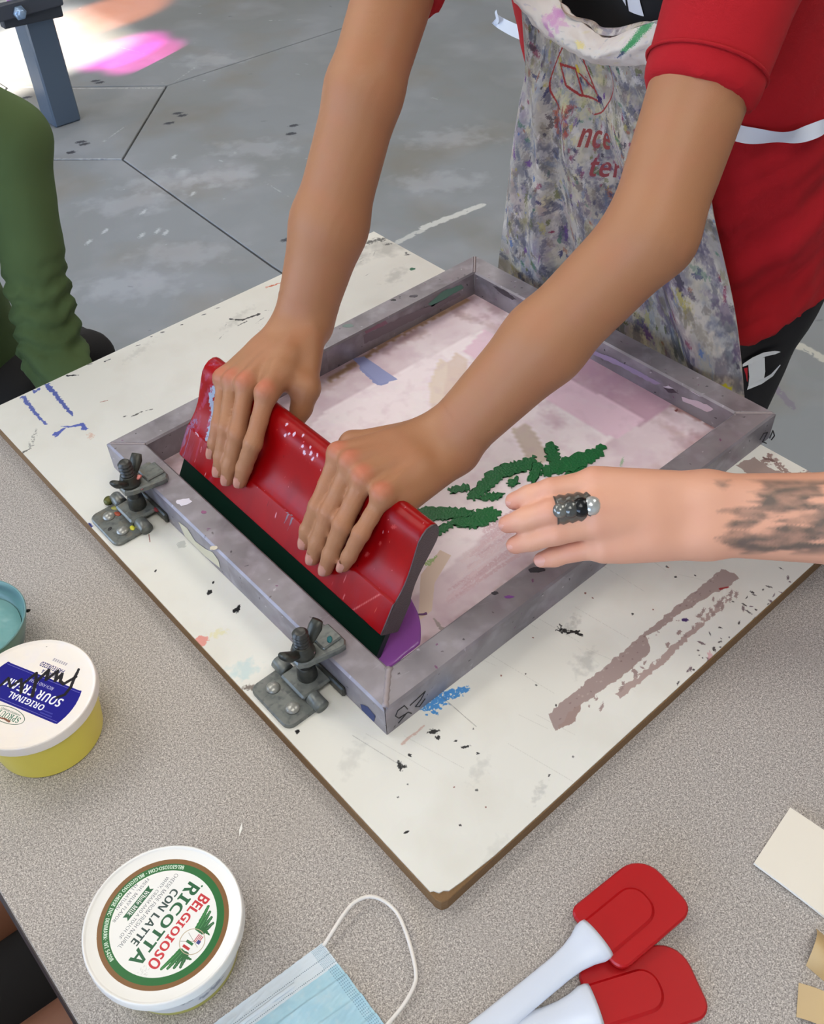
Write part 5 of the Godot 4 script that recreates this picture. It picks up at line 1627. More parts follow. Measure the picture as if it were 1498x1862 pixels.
func make_bits() -> void:
	# sticky-note sized card at the right edge
	var cd := MB.new()
	var c0 := Vector3(0.252, YT, 0.173)
	var e1 := Vector3(-0.0651, 0, 0.0082)
	var e2 := Vector3(0.0042, 0, 0.0614)
	var o0 := Vector3(0.2796, 0, 0.1341)
	sheet(cd, 12, 12, func(u: float, v: float) -> Vector3: return o0 - c0 * Vector3(1, 0, 1) + e1 * u + e2 * v * 1.1 + Vector3.UP * (0.0032 + 0.0022 * u * (1.0 - v) + 0.001 * sin(v * 3.0)), Vector3.UP, 0.0028)
	var o := single("note_pad", cd, mat(rgb(238, 232, 218), 0.7), "cream square note pad at the right edge of the table", "note pad")
	o.position = c0
	# curled scraps of brown paper tape
	var tm := mat(rgb(196, 168, 122), 0.75)
	var cu := MB.new()
	var p0 := Vector3(0.1405, 0, 0.2305)
	sheet(cu, 20, 4, func(u: float, v: float) -> Vector3:
		var a := u * 1.2
		return Vector3(0.006 * sin(a * 2.0) + 0.02 * v, 0.0005 + 0.013 * sin(PI * clampf(u * 1.1, 0, 1)) * 0.8 + 0.004 * v, 0.052 * u - 0.012 * v), Vector3(-1, 1, 0.2), 0.0006)
	o = single("paper_scrap", cu, tm, "curled tan paper strip near the bottom right corner of the table", "paper", "torn tan paper scraps")
	o.position = p0 + Vector3(0, YT, 0)
	var cv := MB.new()
	sheet(cv, 10, 5, func(u: float, v: float) -> Vector3: return Vector3(0.03 * u, 0.0005 + 0.014 * sin(PI * u) * (1.0 - 0.4 * v), 0.02 * v - 0.01 * u), Vector3.UP, 0.0006)
	o = single("paper_scrap", cv, tm, "second tan paper scrap touching the right edge above the curled one", "paper", "torn tan paper scraps")
	o.position = Vector3(0.1775, YT, 0.215)
	var sl := MB.new()
	prism(sl, [Vector2(-0.006, -0.001), Vector2(0.0, -0.0014), Vector2(0.006, 0.0002), Vector2(0.001, 0.0012)], 0.0, 0.0006)
	o = single("paper_sliver", sl, mat(rgb(240, 240, 236), 0.7), "tiny white paper sliver on the grey table above the ricotta tub", "paper")
	o.position = Vector3(-0.0782, 0.7403, -0.1669)
	o.rotation.y = 0.9

# ---------------------------------------------------------------- people
func field(bones: Array, p: Vector3) -> float:
	var o := 1.0
	for b in bones:
		var ba: Vector3 = b[1] - b[0]
		var t := clampf((p - b[0]).dot(ba) / maxf(ba.length_squared(), 1e-12), 0.0, 1.0)
		var d: float = (p - b[0] - ba * t).length() - lerpf(b[2], b[3], t)
		if b.size() > 5:
			d = maxf(d, (p - b[1]).dot(ba.normalized()))
		var k: float = b[4]
		var h := maxf(k - absf(d - o), 0.0)
		o = minf(d, o) - h * h / (4.0 * k)
	return o

func onto(bones: Array, p: Vector3, off: float) -> Vector3:     # the nearest place that far outside the skin or the cloth
	for i in 10:
		var e := 0.004
		var d := field(bones, p)
		var gr := Vector3(field(bones, p + Vector3(e, 0, 0)) - d, field(bones, p + Vector3(0, e, 0)) - d, field(bones, p + Vector3(0, 0, e)) - d)
		if gr.length_squared() < 1e-14:
			break
		p += gr.normalized() * (off - d)
	return p

func laid(bones: Array, way: Array, off: float) -> Vector3:     # where a line from outside first comes that near to the cloth
	for i in 161:
		var q: Vector3 = way[0].lerp(way[1], i / 160.0)
		if field(bones, q) < off:
			return q
	return onto(bones, way[0].lerp(way[1], 0.4), off)

func finger(bones: Array, j: Array, r: Array, k := 0.0035) -> void:
	for i in j.size() - 1:
		bones.append([j[i], j[i + 1], r[i], r[i + 1], k])

func pips(bones: Array, j: Array, s: float) -> void:
	# a finger with thicker joints and waists between them
	var a: Vector3 = j[0].lerp(j[1], 0.55)
	var b: Vector3 = j[1].lerp(j[2], 0.5)
	finger(bones, [j[0], a, j[1], b, j[2], j[3]], [0.0106 * s, 0.0089 * s, 0.0098 * s, 0.0084 * s, 0.0086 * s, 0.0074 * s], 0.0032)

func nail(parent: Node3D, tip: Vector3, back: Vector3, dorsal: Vector3, m: Material, w := 0.0052) -> void:
	# a small curved plate on the back of the last joint
	var f := (tip - back).normalized()
	var n := (dorsal - f * dorsal.dot(f)).normalized()
	var s := f.cross(n)
	var mb := MB.new()
	var c := tip - f * 0.0015 + n * 0.0052
	var rows := []
	var m0 := mb.idx.size()
	for i in 7:
		var row := []
		for k in 7:
			var u := k / 6.0 * 2.0 - 1.0
			var v := i / 6.0 * 2.0 - 1.0
			var wv := w * (1.0 - 0.16 * v * v) * (0.92 if v < -0.8 else 1.0)
			var drop := 0.0034 * u * u + 0.0016 * maxf(v, 0.0) * maxf(v, 0.0)
			row.append(mb.add(c + s * (u * wv) + f * (v * 0.0068 - 0.0008 * u * u) + n * (0.0032 - drop)))
		rows.append(row)
	for i in 6:
		for k in 6:
			mb.quad(rows[i][k], rows[i][k + 1], rows[i + 1][k + 1], rows[i + 1][k])
	mb.facing(m0, n)
	part("fingernail", mb, m, parent)

func skin_tint(base: Color, warm: Color, spots: Array, p: Vector3) -> Color:
	# redder skin over the knuckles
	var a := 0.0
	for s in spots:
		a = maxf(a, s[2] * (1.0 - smoothstep(0.0, s[1], p.distance_to(s[0]))))
	var n := fn.get_noise_3d(p.x * 2500.0, p.y * 2500.0, p.z * 2500.0)
	return base.lerp(warm, clampf(a + 0.12 * n, 0.0, 1.0))

func head(t: Node3D, body: MB, base: Vector3, neck: Vector3, f: Vector3, skin: Color, hair: Color) -> void:
	# neck, skull, jaw, nose and ears on the body's own surface; eyes and hair as parts
	f = f.normalized()
	var r := f.cross(Vector3.UP).normalized()
	var u := r.cross(f).normalized()
	var c := neck + u * 0.105 + f * 0.02
	var b := [
		[base, c - u * 0.06 - f * 0.02, 0.056, 0.05, 0.03], [c + u * 0.032 + f * 0.012, c + u * 0.028 - f * 0.032, 0.076, 0.078, 0.03],
		[c - u * 0.012 + f * 0.02, c - u * 0.06 + f * 0.04, 0.06, 0.044, 0.03], [c - u * 0.082 + f * 0.06, c - u * 0.086 + f * 0.058, 0.024, 0.024, 0.02],
		[c + u * 0.006 + f * 0.082, c - u * 0.022 + f * 0.1, 0.008, 0.0115, 0.008], [c - u * 0.025 + f * 0.088 - r * 0.011, c - u * 0.025 + f * 0.088 + r * 0.011, 0.0075, 0.0075, 0.006],
		[c + u * 0.03 + f * 0.07 - r * 0.036, c + u * 0.03 + f * 0.07 + r * 0.036, 0.014, 0.014, 0.012],
		[c - u * 0.052 + f * 0.082 - r * 0.018, c - u * 0.052 + f * 0.082 + r * 0.018, 0.006, 0.006, 0.006], [c - u * 0.061 + f * 0.08 - r * 0.015, c - u * 0.061 + f * 0.08 + r * 0.015, 0.007, 0.007, 0.005],
	]
	for s in [-1.0, 1.0]:
		b.append([c + u * 0.014 + r * s * 0.078 - f * 0.008, c - u * 0.022 + r * s * 0.073 - f * 0.002, 0.013, 0.009, 0.006])
	var lip := skin.lerp(lin(170, 84, 80), 0.5)
	nets(body, b, 0.0055, [], func(p: Vector3) -> Color:
		var q := p - c
		return lip if absf(q.dot(u) + 0.0565) < 0.009 and absf(q.dot(r)) < 0.024 and q.dot(f) > 0.06 else skin)
	for s in [-1.0, 1.0]:
		for e in [[0.0125, rgb(232, 228, 222), 0.0], [0.0058, rgb(40, 28, 22), 0.0082]]:
			var mb := MB.new()
			var prof := []
			for k in 9:
				prof.append(Vector2(sin(PI * k / 8.0), -cos(PI * k / 8.0)) * e[0])
			lathe(mb, c + u * 0.008 + f * (0.0685 + e[2]) + r * s * 0.031 - t.position, prof, 14)
			part("eye", mb, mat(e[1], 0.2), t)
	var hb := [[c + u * 0.045 + f * 0.02, c + u * 0.035 - f * 0.04, 0.08, 0.086, 0.03], [c + u * 0.0 - f * 0.045, c - u * 0.05 - f * 0.045, 0.072, 0.05, 0.03], [c + u * 0.085 + f * 0.035 - r * 0.03, c + u * 0.085 + f * 0.035 + r * 0.03, 0.03, 0.03, 0.02]]
	var hm := MB.new()
	nets(hm, hb, 0.007, [[c + f * 0.055 + u * 0.045, (u * 0.75 - f * 0.66)]], func(_p): return Color.WHITE, func(p: Vector3) -> float: return 0.006 * fn.get_noise_3d(p.x * 2600.0, p.y * 700.0, p.z * 2600.0))
	for i in hm.v.size():
		hm.v[i] -= t.position
	part("hair", hm, mat(hair, 0.6), t)

func make_student() -> void:
	var t := thing("person", "person in red t-shirt and paint-stained apron pushing the squeegee with both hands", "person", Vector3(0.9, 0, -0.43))
	fn.seed = 131
	fn.frequency = 0.01
	fn.fractal_octaves = 3
	var shR := Vector3(0.625, 1.289, -0.268)
	var shL := Vector3(0.60, 1.29, -0.64)
	var eL := Vector3(0.3903, 1.1302, -0.5262)
	var eR := Vector3(0.4480, 1.0771, -0.2069)
	var base := lin(169, 119, 86)
	var warm := lin(200, 104, 82)
	# --- the hand on the far end of the handle
	var wl := Vector3(0.2737, 0.9162, -0.5133)
	var lat := Vector3(0.7475, -0.0344, 0.6634)
	var L := {
		"p": [Vector3(0.1770, 0.8856, -0.5298), Vector3(0.1450, 0.8592, -0.5004), Vector3(0.1354, 0.8396, -0.5005), Vector3(0.1309, 0.8268, -0.5016)],
		"r": [Vector3(0.1764, 0.8946, -0.5085), Vector3(0.1452, 0.8666, -0.4829), Vector3(0.1312, 0.8343, -0.4821), Vector3(0.1248, 0.8162, -0.4834)],
		"m": [Vector3(0.1777, 0.9027, -0.4847), Vector3(0.1454, 0.8688, -0.4632), Vector3(0.1302, 0.8335, -0.4652), Vector3(0.1245, 0.8156, -0.4668)],
		"i": [Vector3(0.1808, 0.9081, -0.4517), Vector3(0.1469, 0.8715, -0.4370), Vector3(0.1349, 0.8417, -0.4435), Vector3(0.1288, 0.8231, -0.4468)],
	}
	var lb := []
	lb.append([L.p[0], wl - lat * 0.015, 0.0115, 0.0165, 0.01])
	lb.append([L.r[0], wl - lat * 0.006, 0.012, 0.017, 0.01])
	lb.append([L.m[0], wl + lat * 0.004, 0.0125, 0.017, 0.01])
	lb.append([L.i[0], wl + lat * 0.012, 0.0125, 0.0165, 0.01])
	lb.append([L.p[0].lerp(wl, 0.5), L.i[0].lerp(wl, 0.5), 0.014, 0.015, 0.01])
	# thumb tucked behind the handle
	var th := [wl + lat * 0.016 + (L.i[0] - wl) * 0.25, Vector3(0.2253, 0.8933, -0.4478), Vector3(0.2140, 0.8757, -0.4437), Vector3(0.2035, 0.8635, -0.4417)]
	finger(lb, th, [0.0165, 0.0125, 0.0105, 0.0085], 0.008)
	lb.append([L.i[0].lerp(wl, 0.3), th[1], 0.0115, 0.0115, 0.012])
	for k in L:
		var kb: Vector3 = L[k][0] + Vector3(-0.3, 0.9, 0.1).normalized() * 0.0035
		lb.append([kb, kb + (wl - kb) * 0.06, 0.0108, 0.009, 0.006])
	for k in L:
		# tendons over the back of the hand
		var up := Vector3(-0.12, 0.95, 0.2).normalized()
		lb.append([L[k][0] + up * 0.0085, L[k][0].lerp(wl, 0.75) + up * 0.0118, 0.0046, 0.003, 0.005])
	var arm_l := [[wl - lat * 0.009, wl.lerp(eL, 0.45) - lat * 0.004, 0.0225, 0.036, 0.014], [wl + lat * 0.009, wl.lerp(eL, 0.45) + lat * 0.004, 0.0225, 0.036, 0.014], [wl.lerp(eL, 0.45), eL, 0.038, 0.0375, 0.014], [eL, shL, 0.0375, 0.046, 0.014]]
	lb.append_array(arm_l)
	for k in ["p", "r", "m", "i"]:
		var s := 0.86 if k == "p" else 1.0
		pips(lb, L[k], s)
	# --- the hand on the near end
	var wr := Vector3(0.2749, 0.8902, -0.2863)
	var lar := Vector3(0.190, -0.520, 0.829).normalized()
	var Rg := {
		"i": [Vector3(0.1809, 0.9003, -0.3349), Vector3(0.1434, 0.8623, -0.3261), Vector3(0.1319, 0.8344, -0.3317), Vector3(0.1270, 0.8190, -0.3331)],
		"m": [Vector3(0.1787, 0.9045, -0.3134), Vector3(0.1443, 0.8669, -0.3087), Vector3(0.1291, 0.8316, -0.3137), Vector3(0.1229, 0.8129, -0.3163)],
		"r": [Vector3(0.1763, 0.9004, -0.2924), Vector3(0.1438, 0.8661, -0.2882), Vector3(0.1291, 0.8316, -0.2930), Vector3(0.1231, 0.8133, -0.2960)],
		"p": [Vector3(0.1773, 0.8961, -0.2664), Vector3(0.1475, 0.8685, -0.2658), Vector3(0.1357, 0.8421, -0.2715), Vector3(0.1314, 0.8276, -0.2763)],
	}
	var rb := []
	rb.append([Rg.i[0], wr - lar * 0.015, 0.012, 0.016, 0.01])
	rb.append([Rg.m[0], wr - lar * 0.006, 0.0125, 0.017, 0.01])
	rb.append([Rg.r[0], wr + lar * 0.004, 0.0125, 0.017, 0.01])
	rb.append([Rg.p[0], wr + lar * 0.013, 0.012, 0.0165, 0.01])
	rb.append([Rg.i[0].lerp(wr, 0.5), Rg.p[0].lerp(wr, 0.5), 0.0145, 0.0155, 0.01])
	rb.append([Vector3(0.1968, 0.8799, -0.2606), wr + lar * 0.02, 0.013, 0.014, 0.012])
	var th2 := [wr - lar * 0.016, Vector3(0.2122, 0.8825, -0.3566), Vector3(0.2024, 0.8616, -0.3691), Vector3(0.1901, 0.8442, -0.3696)]
	finger(rb, th2, [0.0145, 0.0115, 0.0098, 0.0085], 0.008)
	for k in Rg:
		var kb: Vector3 = Rg[k][0] + Vector3(-0.3, 0.9, 0.1).normalized() * 0.0035
		rb.append([kb, kb + (wr - kb) * 0.06, 0.0108, 0.009, 0.006])
	for k in Rg:
		var up := Vector3(-0.12, 0.95, 0.2).normalized()
		rb.append([Rg[k][0] + up * 0.0085, Rg[k][0].lerp(wr, 0.75) + up * 0.0118, 0.0046, 0.003, 0.005])
	var arm_r := [[wr - lar * 0.008, wr.lerp(eR, 0.5) - lar * 0.004, 0.0225, 0.0355, 0.014], [wr + lar * 0.008, wr.lerp(eR, 0.5) + lar * 0.004, 0.0225, 0.0355, 0.014], [wr.lerp(eR, 0.5), eR, 0.0375, 0.0395, 0.014], [eR, shR, 0.0395, 0.049, 0.014]]
	rb.append_array(arm_r)
	for k in ["i", "m", "r", "p"]:
		var s := 0.88 if k == "p" else 1.0
		pips(rb, Rg[k], s)
	var spots := []
	for h in [L, Rg]:
		for k in h:
			spots.append([h[k][0] + Vector3(-0.2, 0.9, 0.1) * 0.01, 0.015, 0.8])
			spots.append([h[k][1], 0.012, 0.3])
			spots.append([h[k][3], 0.012, 0.35])
	var tint := func(p: Vector3) -> Color: return skin_tint(base, warm, spots, p)
	var body := MB.new()
	var dl := (eL - wl).normalized()
	var dr := (eR - wr).normalized()
	var cutl := wl + dl * 0.03
	var cutr := wr + dr * 0.03
	nets(body, lb.filter(func(b): return b != arm_l[2] and b != arm_l[3]), 0.0026, [[cutl, -dl]], tint, null, 1)
	nets(body, rb.filter(func(b): return b != arm_r[2] and b != arm_r[3]), 0.0026, [[cutr, -dr]], tint, null, 1)
	nets(body, lb.slice(0, 4) + arm_l, 0.006, [[cutl - dl * 0.022, dl]], tint, null, 2)
	nets(body, rb.slice(0, 4) + arm_r, 0.006, [[cutr - dr * 0.022, dr]], tint, null, 2)
	# trunk and legs, mostly under the clothes
	var hip := Vector3(0.89, 0.84, -0.44)
	var trunk := [
		[Vector3(0.765, 1.2, -0.52), hip + Vector3(0.01, 0, -0.06), 0.075, 0.095, 0.05], [Vector3(0.765, 1.2, -0.38), hip + Vector3(0.01, 0, 0.06), 0.075, 0.095, 0.05],
		[Vector3(0.71, 1.29, -0.46), shL, 0.055, 0.044, 0.04], [Vector3(0.71, 1.29, -0.46), shR, 0.055, 0.044, 0.04], [Vector3(0.68, 1.3, -0.46), Vector3(0.6, 1.4, -0.46), 0.06, 0.052, 0.03],
	]
	for s in [-1.0, 1.0]:
		var kn := Vector3(0.93, 0.46, -0.45 + s * 0.07)
		trunk.append_array([[hip + Vector3(0, -0.03, s * 0.085), kn, 0.085, 0.055, 0.03], [kn, Vector3(0.97, 0.09, -0.45 + s * 0.09), 0.055, 0.036, 0.02]])
	nets(body, trunk, 0.014, [], func(_p): return base, null, 1)
	head(t, body, Vector3(0.67, 1.32, -0.46), Vector3(0.59, 1.4, -0.46), Vector3(-0.75, -0.6, 0.08), base, rgb(34, 26, 22))
	for i in body.v.size():
		body.v[i] -= t.position
	var sk := grain(tinted(0.46), 0.15, 0.012, 30.0)
	sk.metallic_specular = 0.4
	var bo := part("body", body, sk, t)
	var nm := mat(rgb(196, 140, 122), 0.26)
	var holder := bo
	for h in [L, Rg]:
		for k in h:
			var tip: Vector3 = h[k][3] - t.position
			var bk: Vector3 = h[k][2] - t.position
			nail(holder, tip, bk, Vector3(-0.866, 0.5, 0.0), nm, 0.005 if k == "p" else 0.0058)
	# --- clothes
	var tee := [
		[Vector3(0.75, 1.2, -0.55), Vector3(0.87, 0.805, -0.5), 0.104, 0.13, 0.07, true], [Vector3(0.74, 1.2, -0.36), Vector3(0.87, 0.805, -0.35), 0.106, 0.135, 0.07, true],
		[Vector3(0.69, 1.31, -0.46), shL, 0.075, 0.06, 0.05], [Vector3(0.69, 1.31, -0.46), shR, 0.075, 0.064, 0.05],
		[shL, shL.lerp(eL, 0.6), 0.06, 0.05, 0.03, true], [shR, shR.lerp(eR, 0.585), 0.06, 0.0505, 0.03, true],
	]
	var folds := func(p: Vector3) -> float:
		var a := fn.get_noise_3d(p.x * 700.0 + p.y * 260.0, p.y * 240.0, p.z * 900.0)
		var b := fn.get_noise_3d(p.x * 300.0, p.y * 1100.0 - p.x * 900.0, p.z * 500.0 + 70.0)
		var low := 1.0 - smoothstep(0.95, 1.15, p.y)
		return 0.017 * a * (0.1 + low) + 0.008 * b * (0.3 + 0.7 * low)
	var sh := MB.new()
	nets(sh, tee, 0.0085, [], func(_p): return Color.WHITE, folds, 1)
	for i in sh.v.size():
		sh.v[i] -= t.position
	var red := grain(mat(rgb(172, 2, 20), 0.9), 0.2, 0.03, 40.0)
	red.rim_enabled = true
	red.rim = 0.1
	red.rim_tint = 1.0
	var shirt := part("t_shirt", sh, red, t, "red short-sleeved t-shirt")
	for a in [[shR, eR, 0.0515, 0.585], [shL, eL, 0.051, 0.6]]:
		# hem seam round the sleeve
		var d: Vector3 = (a[1] - a[0]).normalized()
		var c: Vector3 = a[0].lerp(a[1], a[3]) - d * 0.026 - t.position
		var s1 := d.cross(Vector3.UP).normalized()
		var s2 := d.cross(s1)
		var mb := MB.new()
		var pts := []
		for k in 49:
			var an := TAU * k / 48.0
			pts.append(onto(tee, c + t.position + (s1 * cos(an) + s2 * sin(an)) * a[2], 0.0005) - t.position + d * 0.0)
		tube(mb, pts, pts.map(func(_p): return 0.0016), 6)
		part("sleeve_seam", mb, red, shirt)
	# black print on the chest with white bars
	var pr := MB.new()
	var gridp := func(a: Vector3, b: Vector3, c: Vector3, d: Vector3, u: float, v: float, off: float) -> Vector3:
		return onto(tee, a.lerp(b, u).lerp(d.lerp(c, u), v), off) - t.position
	sheet(pr, 16, 14, func(u: float, v: float) -> Vector3: return gridp.call(Vector3(0.6200, 1.2013, -0.5075), Vector3(0.6200, 1.2309, -0.3448), Vector3(0.6200, 1.1469, -0.3287), Vector3(0.6200, 1.1045, -0.4996), u, v, 0.008), Vector3(-1, 0.3, 0.2))
	part("shirt_print", pr, mat(rgb(16, 15, 18), 0.8), shirt, "black printed panel on the chest")
	for q in [[Vector3(0.6200, 1.1951, -0.4326), Vector3(0.6200, 1.1980, -0.4181), Vector3(0.6200, 1.1707, -0.4129), Vector3(0.6200, 1.1751, -0.4264)], [Vector3(0.6200, 1.1988, -0.4140), Vector3(0.6200, 1.2032, -0.3914), Vector3(0.6200, 1.1722, -0.3782), Vector3(0.6200, 1.1679, -0.4068)]]:
		var wb := MB.new()
		sheet(wb, 5, 6, func(u: float, v: float) -> Vector3: return gridp.call(q[0], q[1], q[2], q[3], u, v, 0.0095), Vector3(-1, 0.3, 0.2))
		part("print_bar", wb, mat(rgb(226, 226, 232), 0.8), shirt, "white bar of the chest print")
	# black shorts with a white letter on the leg
	var sb := [[hip + Vector3(0.0, -0.02, -0.07), hip + Vector3(0.01, -0.06, 0.07), 0.125, 0.125, 0.05]]
	for s in [-1.0, 1.0]:
		sb.append([hip + Vector3(-0.01, -0.05, s * 0.075), Vector3(0.92, 0.44, -0.45 + s * 0.07), 0.116, 0.084, 0.03, true])
	var so := MB.new()
	nets(so, sb, 0.011, [], func(_p): return Color.WHITE, func(p: Vector3) -> float: return 0.006 * fn.get_noise_3d(p.x * 600.0, p.y * 300.0, p.z * 900.0), 1)
	for i in so.v.size():
		so.v[i] -= t.position
	var shorts := part("shorts", so, mat(rgb(18, 18, 24), 0.85), t, "black shorts with a white and red letter on the leg")
	var shape := func(pts: Array, m: Material, off: float) -> void:
		var mb := MB.new()
		var cen := Vector3.ZERO
		var ps := []
		for p in pts:
			ps.append(laid(sb, p, off) - t.position)
		var m0 := mb.idx.size()
		for i in range(0, ps.size() - 2, 2):      # strip of pairs
			mb.quad(mb.add(ps[i]), mb.add(ps[i + 1]), mb.add(ps[i + 3]), mb.add(ps[i + 2]))
		mb.facing(m0, Vector3(-1, 0.2, 0.3))
		part("leg_letter", mb, m, shorts)
	var wht := mat(rgb(222, 228, 236), 0.7)
	shape.call([[Vector3(0.6800, 0.8120, -0.2105), Vector3(1.0000, 0.5614, -0.3731)], [Vector3(0.6800, 0.8155, -0.2113), Vector3(1.0000, 0.5661, -0.3742)], [Vector3(0.6800, 0.8239, -0.1983), Vector3(1.0000, 0.5776, -0.3565)], [Vector3(0.6800, 0.8301, -0.2014), Vector3(1.0000, 0.5860, -0.3607)], [Vector3(0.6800, 0.8396, -0.1861), Vector3(1.0000, 0.5989, -0.3399)], [Vector3(0.6800, 0.8430, -0.1899), Vector3(1.0000, 0.6035, -0.3450)], [Vector3(0.6800, 0.8482, -0.1753), Vector3(1.0000, 0.6106, -0.3252)], [Vector3(0.6800, 0.8515, -0.1776), Vector3(1.0000, 0.6151, -0.3284)], [Vector3(0.6800, 0.8537, -0.1703), Vector3(1.0000, 0.6181, -0.3185)], [Vector3(0.6800, 0.8538, -0.1718), Vector3(1.0000, 0.6181, -0.3204)]], wht, 0.009)
	shape.call([[Vector3(0.6800, 0.8204, -0.2050), Vector3(1.0000, 0.5728, -0.3655)], [Vector3(0.6800, 0.8376, -0.1870), Vector3(1.0000, 0.5961, -0.3411)], [Vector3(0.6800, 0.8036, -0.1993), Vector3(1.0000, 0.5499, -0.3578)], [Vector3(0.6800, 0.8201, -0.1818), Vector3(1.0000, 0.5724, -0.3340)], [Vector3(0.6800, 0.7864, -0.1966), Vector3(1.0000, 0.5265, -0.3541)], [Vector3(0.6800, 0.8066, -0.1805), Vector3(1.0000, 0.5540, -0.3323)]], wht, 0.009)
	shape.call([[Vector3(0.6800, 0.7849, -0.1977), Vector3(1.0000, 0.5245, -0.3557)], [Vector3(0.6800, 0.7907, -0.1976), Vector3(1.0000, 0.5324, -0.3556)], [Vector3(0.6800, 0.8027, -0.1817), Vector3(1.0000, 0.5487, -0.3340)], [Vector3(0.6800, 0.8058, -0.1848), Vector3(1.0000, 0.5530, -0.3381)], [Vector3(0.6800, 0.8195, -0.1713), Vector3(1.0000, 0.5715, -0.3198)], [Vector3(0.6800, 0.8212, -0.1740), Vector3(1.0000, 0.5738, -0.3234)], [Vector3(0.6800, 0.8378, -0.1661), Vector3(1.0000, 0.5964, -0.3127)], [Vector3(0.6800, 0.8381, -0.1669), Vector3(1.0000, 0.5968, -0.3138)]], wht, 0.009)
	shape.call([[Vector3(0.6800, 0.8106, -0.2086), Vector3(1.0000, 0.5594, -0.3705)], [Vector3(0.6800, 0.8145, -0.2043), Vector3(1.0000, 0.5647, -0.3646)], [Vector3(0.6800, 0.8035, -0.2038), Vector3(1.0000, 0.5498, -0.3640)], [Vector3(0.6800, 0.8046, -0.2018), Vector3(1.0000, 0.5513, -0.3613)], [Vector3(0.6800, 0.7957, -0.2004), Vector3(1.0000, 0.5392, -0.3593)], [Vector3(0.6800, 0.7961, -0.1997), Vector3(1.0000, 0.5397, -0.3584)]], mat(rgb(190, 24, 40), 0.7), 0.009)
	for s in [-1.0, 1.0]:
		var shoe := MB.new()
		nets(shoe, [[Vector3(0.98, 0.045, -0.45 + s * 0.09), Vector3(0.86, 0.035, -0.45 + s * 0.095), 0.045, 0.035, 0.02], [Vector3(0.985, 0.09, -0.45 + s * 0.09), Vector3(0.975, 0.04, -0.45 + s * 0.09), 0.045, 0.042, 0.02]], 0.009, [[Vector3(0, 0.002, 0), Vector3.UP]], func(_p): return Color.WHITE)
		for i in shoe.v.size():
			shoe.v[i] -= t.position
		part("shoe", shoe, mat(rgb(210, 210, 214), 0.6), t)
	make_apron(t, tee)

